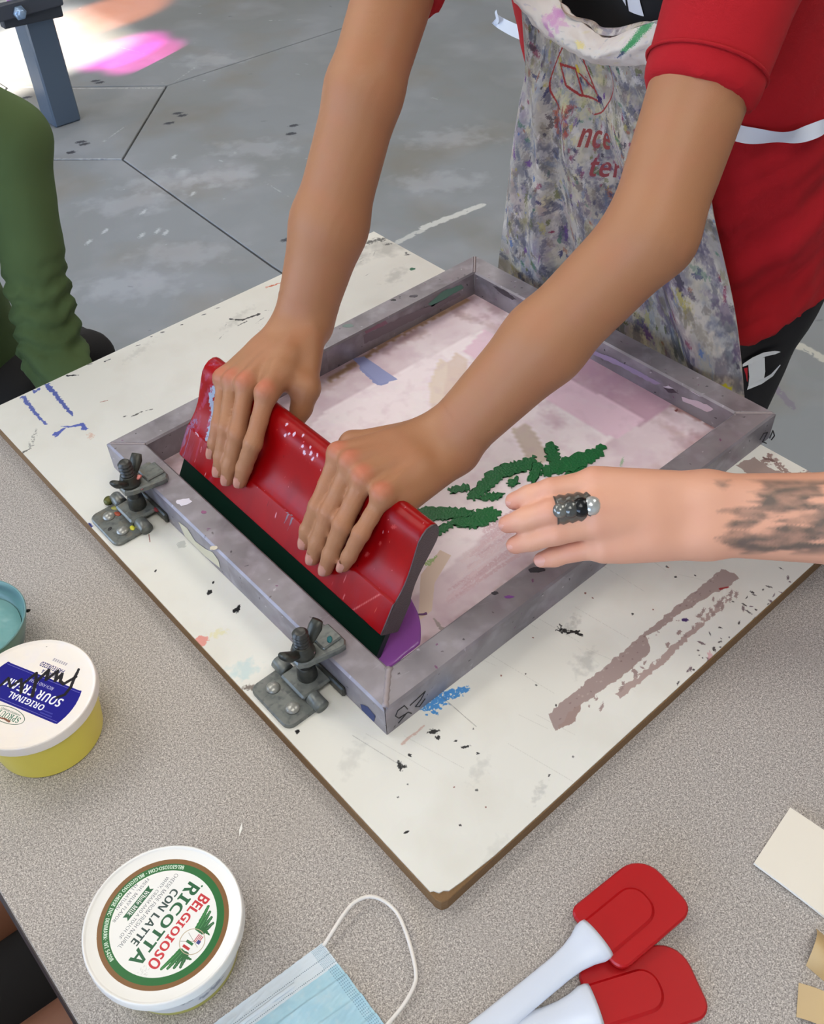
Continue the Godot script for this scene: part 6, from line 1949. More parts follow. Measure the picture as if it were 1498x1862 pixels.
func make_apron(t: Node3D, tee: Array) -> void:
	# cloth painted over and over: cream ground, thousands of dabs
	var im := picture(900, 1024, rgb(178, 172, 162))
	fn.seed = 141
	fn.frequency = 0.01
	rng.seed = 40
	var pal := [rgb(188, 182, 176), rgb(206, 198, 182), rgb(120, 116, 130), rgb(84, 84, 98), rgb(202, 190, 142), rgb(142, 130, 146), rgb(156, 154, 150), rgb(104, 98, 96), rgb(212, 206, 196), rgb(66, 68, 92), rgb(172, 150, 146), rgb(128, 122, 84), rgb(108, 120, 146), rgb(128, 116, 108), rgb(196, 186, 160), rgb(160, 150, 130)]
	for i in 420:
		dab(im, Vector2(rng.randf() * 900.0, rng.randf() * 1024.0), rng.randf_range(26, 90), rng.randf_range(14, 44), rng.randf_range(0.3, 1.9), pal[rng.randi() % pal.size()], rng.randf_range(0.25, 0.55), 0.8, 0.6)
	for i in 800:
		dab(im, Vector2(rng.randf() * 900.0, rng.randf() * 1024.0), rng.randf_range(8, 38), rng.randf_range(5, 18), rng.randf_range(0.3, 1.8), pal[rng.randi() % pal.size()], rng.randf_range(0.35, 0.7), 0.8, 0.45)
	var acc := [rgb(50, 52, 92), rgb(98, 60, 130), rgb(176, 164, 84), rgb(120, 30, 60), rgb(44, 44, 52), rgb(70, 100, 160), rgb(150, 90, 70), rgb(70, 110, 90), rgb(212, 206, 200), rgb(64, 60, 72), rgb(90, 96, 50)]
	for i in 620:
		var big := rng.randf() < 0.3
		dab(im, Vector2(rng.randf() * 900.0, (0.12 + 0.88 * rng.randf()) * 1024.0), rng.randf_range(4, 16) * (2.0 if big else 1.0), rng.randf_range(2, 7) * (1.7 if big else 1.0), rng.randf_range(0.2, 1.9), acc[rng.randi() % acc.size()], rng.randf_range(0.4, 0.85), 0.8, 0.35)
	for i in 420:
		dab(im, Vector2(rng.randf() * 900.0, rng.randf() * 1024.0), rng.randf_range(4, 28), rng.randf_range(1.5, 7), rng.randf_range(0.6, 1.5), [rgb(206, 200, 192), rgb(188, 182, 182), rgb(200, 192, 164)][i % 3], rng.randf_range(0.35, 0.7), 0.9, 0.35)
	for i in 90:
		var low := Vector2(rng.randf_range(380, 900), rng.randf_range(600, 1000))
		dab(im, low, rng.randf_range(10, 46), rng.randf_range(6, 24), rng.randf_range(0.4, 1.7), [rgb(74, 68, 92), rgb(104, 98, 108), rgb(70, 74, 86), rgb(116, 108, 92), rgb(84, 66, 98)][i % 5], rng.randf_range(0.35, 0.7), 0.8, 0.45)
	for i in 60:
		dab(im, Vector2(rng.randf_range(60, 500), rng.randf_range(420, 900)), rng.randf_range(8, 40), rng.randf_range(5, 18), rng.randf_range(0.4, 1.7), [rgb(78, 78, 86), rgb(60, 60, 84), rgb(104, 96, 84), rgb(90, 100, 120)][i % 4], rng.randf_range(0.35, 0.65), 0.8, 0.45)
	# paler ground round the emblem; emblem ring and kite lines; what is left of the words
	for i in 40:
		dab(im, Vector2(330 + rng.randf_range(-120, 120), 285 + rng.randf_range(-70, 90)), rng.randf_range(14, 40), rng.randf_range(10, 22), rng.randf() * 3, [rgb(208, 198, 150), rgb(214, 206, 180), rgb(196, 190, 140)][i % 3], 0.5, 0.7, 0.5)
	var rd := rgb(158, 48, 44)
	var E := func(a: float) -> Vector2: return Vector2(350 + cos(a) * 178, 262 + sin(a) * 120)
	for k in 64:
		if (k > 12 and k < 22) or (k > 44 and k < 52):
			continue
		stroke(im, [E.call(TAU * k / 64.0), E.call(TAU * (k + 1) / 64.0)], 3.2, 3.2, rd, 0.9, 0.2)
	for q in [[Vector2(215, 214), Vector2(300, 226), Vector2(420, 290), Vector2(445, 330)], [Vector2(215, 214), Vector2(262, 280), Vector2(330, 318), Vector2(440, 330)], [Vector2(300, 226), Vector2(318, 270), Vector2(340, 318)], [Vector2(372, 170), Vector2(396, 240), Vector2(420, 292)]]:
		stroke(im, q, 4.4, 4.4, rd, 0.95, 0.25)
	dab(im, Vector2(442, 320), 17, 14, 0.4, rgb(58, 34, 86), 0.95, 0.7)
	dab(im, Vector2(318, 224), 12, 17, 0.1, rgb(206, 180, 60), 0.95, 0.4)
	for i in 26:
		dab(im, Vector2(255 + rng.randf_range(-60, 60), 380 + rng.randf_range(-30, 60)), rng.randf_range(8, 24), rng.randf_range(6, 14), rng.randf() * 3, [rgb(150, 56, 56), rgb(170, 84, 60), rgb(60, 50, 56)][i % 3], 0.6, 0.8, 0.4)
	var w := Vector2(1.0, 0.12).normalized()
	write(im, "nce", Transform2D(w, Vector2(w.y, -w.x), Vector2(425, 452)), 120, 52, rgb(148, 66, 62))
	write(im, "ter", Transform2D(w, Vector2(w.y, -w.x), Vector2(470, 540)), 110, 62, rgb(142, 62, 66))
	for i in 34:
		dab(im, Vector2(380 + rng.randf_range(-90, 120), 510 + rng.randf_range(-70, 70)), rng.randf_range(5, 16), rng.randf_range(3, 9), rng.randf() * 3, [rgb(130, 60, 80), rgb(110, 90, 110), rgb(150, 150, 150)][i % 3], 0.55, 0.8, 0.4)
	dab(im, Vector2(866, 968), 16, 20, 0.2, rgb(206, 196, 50), 0.95, 0.6)
	var cm := mat(Color.WHITE, 0.8, 0.0, tex(im))
	var left := [Vector3(0.6000, 1.1826, -0.5194), Vector3(0.6120, 1.1300, -0.5220), Vector3(0.6250, 1.0850, -0.5290), Vector3(0.6400, 1.0397, -0.5493), Vector3(0.6550, 0.9669, -0.5727), Vector3(0.6750, 0.8631, -0.6002), Vector3(0.6900, 0.7716, -0.6230), Vector3(0.7000, 0.7018, -0.6348)]
	var right := [Vector3(0.6000, 1.1964, -0.3291), Vector3(0.6120, 1.1601, -0.3250), Vector3(0.6250, 1.1221, -0.3177), Vector3(0.6350, 1.0830, -0.3093), Vector3(0.6500, 1.0292, -0.2969), Vector3(0.6700, 0.9653, -0.2778), Vector3(0.6880, 0.8353, -0.2293), Vector3(0.7000, 0.7250, -0.1921)]
	var vs := [0.0, 0.13, 0.24, 0.35, 0.5, 0.7, 0.87, 1.0]
	var topc := [Vector3(0.6000, 1.1826, -0.5194), Vector3(0.5920, 1.1848, -0.4598), Vector3(0.5880, 1.1724, -0.4213), Vector3(0.5860, 1.1648, -0.3847), Vector3(0.5900, 1.1782, -0.3568), Vector3(0.6000, 1.1919, -0.3282)]
	var cat := func(a: Array, x: float) -> Vector3:
		var f := clampf(x, 0.0, 0.9999) * (a.size() - 1)
		var i := int(f)
		return a[i].cubic_interpolate(a[i + 1], a[maxi(i - 1, 0)], a[mini(i + 2, a.size() - 1)], f - i)
	var surf := func(u: float, v: float) -> Vector3:
		var i := 0
		while i < vs.size() - 2 and v > vs[i + 1]:
			i += 1
		var f: float = (v - vs[i]) / (vs[i + 1] - vs[i])
		var a: Vector3 = left[i].cubic_interpolate(left[i + 1], left[maxi(i - 1, 0)], left[mini(i + 2, 7)], f)
		var b: Vector3 = right[i].cubic_interpolate(right[i + 1], right[maxi(i - 1, 0)], right[mini(i + 2, 7)], f)
		var p := a.lerp(b, u)
		p = p.lerp(cat.call(topc, u), maxf(0.0, 1.0 - v / 0.2) ** 1.5)
		# hanging folds run down from the bib
		var edge := smoothstep(0.0, 0.06, u)
		p.x += 0.014 * sin(u * 17.0 - v * 5.0 + 0.8) * (0.25 + v * 0.8) * edge
		p.x += 0.022 * fn.get_noise_2d(u * 260.0 - v * 120.0, v * 90.0) * edge
		p.x -= 0.022 * exp(-pow((u - 0.13 - 0.12 * v) / 0.05, 2.0)) * smoothstep(0.05, 0.4, v) * (1.0 - 0.4 * v)
		return p - t.position
	fn.fractal_octaves = 2
	var ap := MB.new()
	sheet(ap, 70, 90, surf, Vector3(-1, 0.2, 0.1), 0.0015)
	var apron := part("apron", ap, cm, t, "cream apron crusted with paint of many colours")
	# the bib's folded upper band
	var lowc := [Vector3(0.5920, 1.1702, -0.5109), Vector3(0.5880, 1.1496, -0.4696), Vector3(0.5860, 1.1437, -0.4368), Vector3(0.5860, 1.1384, -0.3952), Vector3(0.5900, 1.1423, -0.3646), Vector3(0.5980, 1.1494, -0.3338)]
	var bi := picture(512, 160, rgb(206, 198, 188))
	fn.fractal_octaves = 3
	cloud(bi, rgb(216, 210, 202), 0.03, 0.45, 0.8, 0.6, 144)
	for i in 90:
		dab(bi, Vector2(rng.randf() * 512, rng.randf() * 160), rng.randf_range(2, 12), rng.randf_range(2, 6), rng.randf() * 3, [rgb(150, 150, 170), rgb(190, 176, 196), rgb(130, 140, 150), rgb(206, 196, 150)][i % 4], 0.4, 0.8, 0.5)
	for i in 14:
		dab(bi, Vector2(150 + rng.randf_range(-26, 34), 60 + rng.randf_range(-40, 60)), rng.randf_range(10, 24), rng.randf_range(8, 18), rng.randf() * 3, [rgb(190, 130, 176), rgb(200, 150, 186)][i % 2], 0.6, 0.6, 0.3)
	stroke(bi, [Vector2(452, 10), Vector2(440, 60), Vector2(425, 90)], 20, 9, rgb(60, 140, 84), 0.9, 0.5, 0.05)
	stroke(bi, [Vector2(425, 90), Vector2(410, 110)], 8, 3, rgb(70, 80, 110), 0.8, 0.5)
	dab(bi, Vector2(262, 60), 20, 16, 0.3, rgb(216, 200, 120), 0.7, 0.6, 0.4)
	var band := func(u: float, v: float) -> Vector3:
		var p: Vector3 = cat.call(topc, u).lerp(cat.call(lowc, u), v)
		p.x -= 0.004 + 0.016 * sin(PI * clampf(v * 0.96, 0, 1)) * (0.6 + 0.4 * sin(PI * u))
		p.x += 0.004 * fn.get_noise_2d(u * 500.0, v * 120.0)
		return p - t.position
	var bm := MB.new()
	sheet(bm, 48, 14, band, Vector3(-1, 0.3, 0.1), 0.002)
	part("bib_band", bm, mat(Color.WHITE, 0.8, 0.0, tex(bi)), apron, "folded cream band along the top of the bib")
	# white tapes tied round the waist
	var tie := mat(rgb(214, 222, 236), 0.7)
	var ribbon := func(pts: Array, off: float) -> void:
		var mb := MB.new()
		var q := []
		for p in pts:
			q.append((onto(tee, p, off) if off > 0.0 else p) - t.position)
		var cv := Curve3D.new()
		for i in q.size():
			var a: Vector3 = q[maxi(i - 1, 0)]
			var b: Vector3 = q[mini(i + 1, q.size() - 1)]
			cv.add_point(q[i], (a - b) * 0.16, (b - a) * 0.16)
		cv.bake_interval = 0.005
		var bp := Array(cv.get_baked_points())
		var n := bp.size()
		var m0 := mb.idx.size()
		var prev := []
		for i in n:
			var d: Vector3 = (bp[mini(i + 1, n - 1)] - bp[maxi(i - 1, 0)]).normalized()
			var tw := 0.5 * sin(i * 0.28) if off > 0.0 else 0.25
			var up := (Vector3.UP - d * d.y).normalized().rotated(d, tw)
			var row := [mb.add(bp[i] + up * 0.008), mb.add(bp[i] - up * 0.008)]
			if prev.size():
				mb.quad(prev[0], prev[1], row[1], row[0])
			prev = row
		mb.facing(m0, Vector3(-1, 0, 1))
		part("apron_tie", mb, tie, apron)
	ribbon.call([Vector3(0.6600, 1.1111, -0.3116), Vector3(0.7200, 1.0835, -0.3181), Vector3(0.7600, 1.0689, -0.3160), Vector3(0.7800, 1.0621, -0.3021), Vector3(0.8000, 1.0584, -0.2900), Vector3(0.8200, 1.0572, -0.2819), Vector3(0.8400, 1.0585, -0.2756), Vector3(0.8600, 1.0619, -0.2706)], 0.012)
	ribbon.call([Vector3(0.7200, 1.0797, -0.6185), Vector3(0.8000, 1.0430, -0.7129), Vector3(0.8600, 1.0178, -0.7917), Vector3(0.8800, 1.0121, -0.8259), Vector3(0.8600, 1.0279, -0.8032)], 0.0)

func make_helper() -> void:
	var t := thing("person", "person with tattooed forearm and dark ring reaching in from the right over the frame", "person", Vector3(0.98, 0, 0.32))
	fn.seed = 151
	fn.frequency = 0.01
	fn.fractal_octaves = 3
	var w := Vector3(0.3806, 0.8837, -0.0567)
	var dir := ((Vector3(0.4549, 0.8809, 0.0158)) - w).normalized()
	var el := w + dir * 0.25
	var sh := Vector3(0.82, 1.2, 0.3)
	var lat := Vector3(-0.4867, -0.708, 0.5117)
	var J := {
		"i": [Vector3(0.3163, 0.9103, -0.1370), Vector3(0.2842, 0.9067, -0.1590), Vector3(0.2713, 0.8980, -0.1731), Vector3(0.2632, 0.8900, -0.1841)],
		"m": [Vector3(0.3015, 0.9034, -0.1220), Vector3(0.2688, 0.9006, -0.1455), Vector3(0.2531, 0.8891, -0.1620), Vector3(0.2453, 0.8796, -0.1745)],
		"r": [Vector3(0.2972, 0.8887, -0.1139), Vector3(0.2675, 0.8829, -0.1348), Vector3(0.2528, 0.8719, -0.1510), Vector3(0.2434, 0.8630, -0.1620)],
		"p": [Vector3(0.2974, 0.8666, -0.1035), Vector3(0.2795, 0.8592, -0.1234), Vector3(0.2674, 0.8514, -0.1344), Vector3(0.2590, 0.8467, -0.1426)],
	}
	var hb := []
	hb.append([J.i[0], w - lat * 0.021, 0.0155, 0.0175, 0.012])
	hb.append([J.m[0], w - lat * 0.008, 0.0145, 0.0185, 0.012])
	hb.append([J.r[0], w + lat * 0.006, 0.0145, 0.0185, 0.012])
	hb.append([J.p[0], w + lat * 0.02, 0.0155, 0.0175, 0.012])
	hb.append([J.i[0].lerp(w, 0.45), J.p[0].lerp(w, 0.45), 0.016, 0.018, 0.012])
	hb.append([J.p[0].lerp(w, 0.2) + lat * 0.004, w + lat * 0.022, 0.012, 0.014, 0.012])
	# thumb folded under the palm
	var away := Vector3(0.452, -0.705, -0.546)
	finger(hb, [w - lat * 0.02 + away * 0.008, J.i[0].lerp(w, 0.45) + away * 0.028 - lat * 0.004, J.i[0].lerp(w, 0.1) + away * 0.034, J.m[0] + away * 0.034], [0.016, 0.0125, 0.0105, 0.009], 0.008)
	var arm := [[w - lat * 0.014, w.lerp(el, 0.5) - lat * 0.01, 0.023, 0.032, 0.014], [w + lat * 0.014, w.lerp(el, 0.5) + lat * 0.01, 0.023, 0.032, 0.014], [w.lerp(el, 0.5), el, 0.038, 0.042, 0.014], [el, sh, 0.042, 0.05, 0.014]]
	hb.append_array(arm)
	for k in ["i", "m", "r", "p"]:
		var s := 0.9 if k == "p" else 1.0
		finger(hb, J[k], [0.0128 * s, 0.0114 * s, 0.0104 * s, 0.0084 * s])
	var base := lin(224, 166, 138)
	var warm := lin(214, 136, 118)
	var tat := lin(84, 80, 74)
	var spots := []
	for k in J:
		for q in [0, 1, 3]:
			spots.append([J[k][q], 0.02, 0.5])
	var tint := func(p: Vector3) -> Color:
		var c := skin_tint(base, warm, spots, p)
		var s := (p - w).dot(dir)
		var l := (p - w).dot(lat)
		var up := (p - w - dir * s).dot(-away)
		if s > 0.0 and s < 0.15 and up > -0.004:
			# leafy tattoo: feathered dark strokes round the wrist's back
			var n := fn.get_noise_2d(s * 1500.0 + l * 1200.0, l * 7000.0)
			var m := fn.get_noise_2d(s * 1300.0 + 400.0, l * 2000.0)
			var a := smoothstep(-0.2, 0.2, n * 0.85 + m * 0.8 + 0.2) * smoothstep(0.0, 0.012, s - 0.006 * sin(l * 260.0)) * (1.0 - smoothstep(0.03, 0.035, absf(l - 0.002))) * (1.0 - smoothstep(0.11, 0.14, s))
			c = c.lerp(tat, clampf(a * (0.72 + 0.5 * fn.get_noise_2d(s * 3000.0, l * 9000.0 + 90.0)), 0.0, 0.9))
		return c
	var body := MB.new()
	nets(body, hb.filter(func(b): return b != arm[3]), 0.0026, [[w + dir * 0.13, -dir]], tint, null, 1)
	nets(body, arm, 0.007, [[w + dir * 0.122, dir]], tint, null, 2)
	var trunk := [[Vector3(0.98, 1.25, 0.22), Vector3(1.0, 0.88, 0.24), 0.1, 0.1, 0.05], [Vector3(0.98, 1.25, 0.42), Vector3(1.0, 0.88, 0.4), 0.1, 0.1, 0.05], [Vector3(0.95, 1.33, 0.32), sh, 0.07, 0.05, 0.04], [Vector3(0.95, 1.35, 0.32), Vector3(0.93, 1.46, 0.32), 0.06, 0.055, 0.03]]
	for s in [-1.0, 1.0]:
		trunk.append_array([[Vector3(1.0, 0.84, 0.32 + s * 0.08), Vector3(1.0, 0.48, 0.32 + s * 0.09), 0.08, 0.055, 0.03], [Vector3(1.0, 0.48, 0.32 + s * 0.09), Vector3(1.01, 0.09, 0.32 + s * 0.1), 0.055, 0.036, 0.02]])
	nets(body, trunk, 0.016, [], func(_p): return base)
	head(t, body, Vector3(0.95, 1.36, 0.32), Vector3(0.92, 1.46, 0.32), Vector3(-0.85, -0.3, -0.5), base, rgb(92, 66, 44))
	for i in body.v.size():
		body.v[i] -= t.position
	var sk := tinted(0.5)
	var bo := part("body", body, sk, t)
	for k in J:
		nail(bo, J[k][3] - t.position, J[k][2] - t.position, -away, mat(rgb(224, 168, 152), 0.3), 0.0058)
	# long armour-like ring on the second finger
	var a: Vector3 = J.m[0].lerp(J.m[1], 0.2)
	var b: Vector3 = J.m[1].lerp(J.m[2], 0.35)
	var rn := MB.new()
	var pts := []
	var rr := []
	for i in 13:
		var f := i / 12.0
		var p: Vector3 = J.m[0].lerp(J.m[1], 0.12 + 0.78 * f)
		pts.append(p - away * 0.001 - t.position)
		rr.append(0.0134 + 0.0008 * sin(i * 2.1))
	tube(rn, pts, rr, 20)
	var ring := part("ring", rn, mat(rgb(120, 120, 116), 0.28, 0.7), bo, "wide dark silver ring")
	for s in [[0.14, 0.0085, rgb(196, 200, 198)], [0.36, 0.0088, rgb(40, 42, 44)], [0.6, 0.008, rgb(96, 98, 96)], [0.82, 0.007, rgb(130, 132, 128)]]:
		var st := MB.new()
		var p: Vector3 = J.m[0].lerp(J.m[1], s[0]) - away * 0.0132 - t.position
		lathe(st, p, [Vector2(0.0, 0.0038), Vector2(s[1] * 0.6, 0.0032), Vector2(s[1], 0.0005), Vector2(s[1] * 0.9, -0.002), Vector2(0.0, -0.003)], 14, Transform2D.IDENTITY, Basis.looking_at(-away, dir) * Basis(Vector3.RIGHT, -PI / 2.0))
		part("ring_stone", st, mat(s[2], 0.15, 0.5), ring)
	var tee := [[Vector3(0.98, 1.25, 0.22), Vector3(1.0, 0.82, 0.23), 0.115, 0.125, 0.06, true], [Vector3(0.98, 1.25, 0.42), Vector3(1.0, 0.82, 0.41), 0.115, 0.125, 0.06, true], [Vector3(0.95, 1.34, 0.32), sh, 0.078, 0.062, 0.05], [sh, sh.lerp(el, 0.5), 0.062, 0.058, 0.03, true]]
	var cl := MB.new()
	nets(cl, tee, 0.014, [], func(_p): return Color.WHITE, func(p: Vector3) -> float: return 0.008 * fn.get_noise_3d(p.x * 600.0, p.y * 300.0, p.z * 600.0))
	for i in cl.v.size():
		cl.v[i] -= t.position
	part("t_shirt", cl, mat(rgb(70, 74, 84), 0.85), t)
	var pn := []
	for s in [-1.0, 1.0]:
		pn.append([Vector3(1.0, 0.86, 0.32 + s * 0.07), Vector3(1.0, 0.07, 0.32 + s * 0.1), 0.11, 0.06, 0.03, true])
	var pb := MB.new()
	nets(pb, pn, 0.014, [], func(_p): return Color.WHITE)
	for i in pb.v.size():
		pb.v[i] -= t.position
	part("trousers", pb, mat(rgb(40, 44, 58), 0.85), t)
	for s in [-1.0, 1.0]:
		var shoe := MB.new()
		nets(shoe, [[Vector3(1.03, 0.045, 0.32 + s * 0.1), Vector3(0.9, 0.035, 0.32 + s * 0.105), 0.045, 0.035, 0.02]], 0.01, [[Vector3(0, 0.002, 0), Vector3.UP]], func(_p): return Color.WHITE)
		for i in shoe.v.size():
			shoe.v[i] -= t.position
		part("shoe", shoe, mat(rgb(40, 40, 44), 0.6), t)

func make_green() -> void:
	var t := thing("person", "person in a green long-sleeved top seated at the far left side of the table", "person", Vector3(0.1, 0, -1.2))
	fn.seed = 161
	fn.frequency = 0.01
	fn.fractal_octaves = 3
	var shd := Vector3(0.2154, 0.9689, -1.0750)
	var mid := Vector3(0.1909, 0.8234, -1.0600)
	var el := Vector3(0.1622, 0.6705, -1.0350)
	var hand := Vector3(0.14, 0.6, -0.86)
	var chest := Vector3(0.02, 1.0, -1.2)
	var hip := Vector3(0.06, 0.56, -1.24)
	var neck := Vector3(0.0, 1.2, -1.18)
	var shd2 := Vector3(-0.2, 1.08, -1.12)
	var gb := [[chest + Vector3(0.02, 0, 0), hip + Vector3(0.0, 0.03, 0), 0.115, 0.12, 0.05], [chest + Vector3(-0.1, 0, 0), hip + Vector3(-0.1, 0.03, 0), 0.115, 0.12, 0.05], [neck, shd, 0.06, 0.052, 0.04], [neck, shd2, 0.06, 0.052, 0.04], [shd, mid, 0.05, 0.043, 0.02], [mid, el, 0.044, 0.046, 0.012], [el, hand, 0.046, 0.036, 0.012], [shd2, Vector3(-0.24, 0.8, -1.05), 0.05, 0.044, 0.02], [Vector3(-0.24, 0.8, -1.05), Vector3(-0.12, 0.66, -0.9), 0.044, 0.036, 0.012]]
	var ad := (el - mid).normalized()
	var folds := func(p: Vector3) -> float:
		var s := (p - mid).dot(ad)
		var near := 1.0 - smoothstep(0.05, 0.1, p.distance_to(mid + ad * clampf(s, -0.2, 0.2)))
		# the sleeve is pushed together above the elbow
		var ruck := sin(s * 210.0 + 2.6 * fn.get_noise_3d(p.x * 900.0, p.y * 300.0, p.z * 900.0) * 3.0) * smoothstep(-0.02, 0.07, s)
		return 0.0042 * ruck * near + 0.006 * fn.get_noise_3d(p.x * 500.0, p.y * 420.0, p.z * 500.0)
	var gm := grain(mat(rgb(80, 102, 60), 0.9), 0.2, 0.03, 40.0)
	var top := MB.new()
	nets(top, gb, 0.0075, [], func(_p): return Color.WHITE, folds, 1)
	for i in top.v.size():
		top.v[i] -= t.position
	var body := MB.new()
	var skin := lin(176, 124, 92)
	var bb := [[chest + Vector3(-0.04, 0.02, -0.025), hip + Vector3(-0.05, 0, -0.01), 0.08, 0.09, 0.05], [neck, neck + Vector3(0.01, 0.14, 0.04), 0.052, 0.05, 0.02], [el, hand, 0.03, 0.026, 0.01], [hand, hand + Vector3(-0.03, -0.03, 0.08), 0.03, 0.02, 0.02]]
	for s in [0.0, -0.16]:
		bb.append_array([[hip + Vector3(s, -0.02, 0), Vector3(0.1 + s, 0.5, -0.82), 0.07, 0.055, 0.03], [Vector3(0.1 + s, 0.5, -0.82), Vector3(0.1 + s, 0.08, -0.86), 0.052, 0.036, 0.02]])
	nets(body, bb, 0.014, [], func(_p): return skin)
	head(t, body, neck + Vector3(0, 0.02, 0), neck + Vector3(0.01, 0.12, 0.03), Vector3(0.35, -0.35, 0.9), skin, rgb(40, 30, 24))
	for i in body.v.size():
		body.v[i] -= t.position
	part("body", body, tinted(0.5), t)
	part("sweater", top, gm, t, "green long-sleeved top with a bunched sleeve")
	var col := MB.new()
	var ring := []
	for k in 25:
		var a := TAU * k / 24.0
		ring.append(neck + Vector3(cos(a) * 0.062, 0.052 + 0.008 * sin(a), sin(a) * 0.062 + 0.012) - t.position)
	tube(col, ring, ring.map(func(_p): return 0.009), 8)
	part("collar", col, gm, t)
	var pb := []
	for s in [0.03, -0.17]:
		pb.append_array([[hip + Vector3(s, -0.03, -0.02), Vector3(0.11 + s, 0.5, -0.82), 0.115, 0.075, 0.04], [Vector3(0.11 + s, 0.5, -0.82), Vector3(0.1 + s, 0.06, -0.86), 0.075, 0.055, 0.03]])
	pb.append([Vector3(0.2643, 0.5234, -1.2000), Vector3(0.2397, 0.4980, -1.2500), 0.05, 0.08, 0.05])
	var pm := MB.new()
	nets(pm, pb, 0.012, [], func(_p): return Color.WHITE)
	for i in pm.v.size():
		pm.v[i] -= t.position
	part("trousers", pm, mat(rgb(20, 19, 22), 0.85), t, "black trousers")
	for s in [0.0, -0.16]:
		var shoe := MB.new()
		nets(shoe, [[Vector3(0.1 + s, 0.045, -0.88), Vector3(0.1 + s, 0.035, -0.76), 0.045, 0.035, 0.02]], 0.01, [[Vector3(0, 0.002, 0), Vector3.UP]], func(_p): return Color.WHITE)
		for i in shoe.v.size():
			shoe.v[i] -= t.position
		part("shoe", shoe, mat(rgb(60, 60, 64), 0.6), t)
	var st := thing("stool", "black stool under the person in green", "stool", Vector3(0.02, 0, -1.27))
	var seat := MB.new()
	lathe(seat, Vector3.ZERO, [Vector2(0.0, 0.34), Vector2(0.17, 0.34), Vector2(0.18, 0.35), Vector2(0.18, 0.37), Vector2(0.17, 0.38), Vector2(0.0, 0.38)], 32)
	part("seat", seat, mat(rgb(24, 24, 26), 0.6), st)
	var bk := MB.new()
	var q := []
	for i in 13:
		var a := lerpf(-0.9, 0.9, i / 12.0)
		q.append(Vector3(sin(a) * 0.24, 0.62, -cos(a) * 0.26))
	tube(bk, q, q.map(func(_p): return 0.03), 10)
	part("backrest", bk, mat(rgb(20, 20, 22), 0.6), st)
	for s in [-1.0, 1.0]:
		var up := MB.new()
		tube(up, [Vector3(s * 0.1, 0.36, -0.15), Vector3(s * 0.12, 0.62, -0.225)], [0.01, 0.01], 8)
		part("back_post", up, mat(rgb(30, 30, 32), 0.4, 0.5), st)
		for r in [-1.0, 1.0]:
			var lg := MB.new()
			tube(lg, [Vector3(s * 0.12, 0.35, r * 0.12), Vector3(s * 0.17, 0.0, r * 0.17)], [0.012, 0.012], 10)
			part("leg", lg, mat(rgb(30, 30, 32), 0.4, 0.5), st)

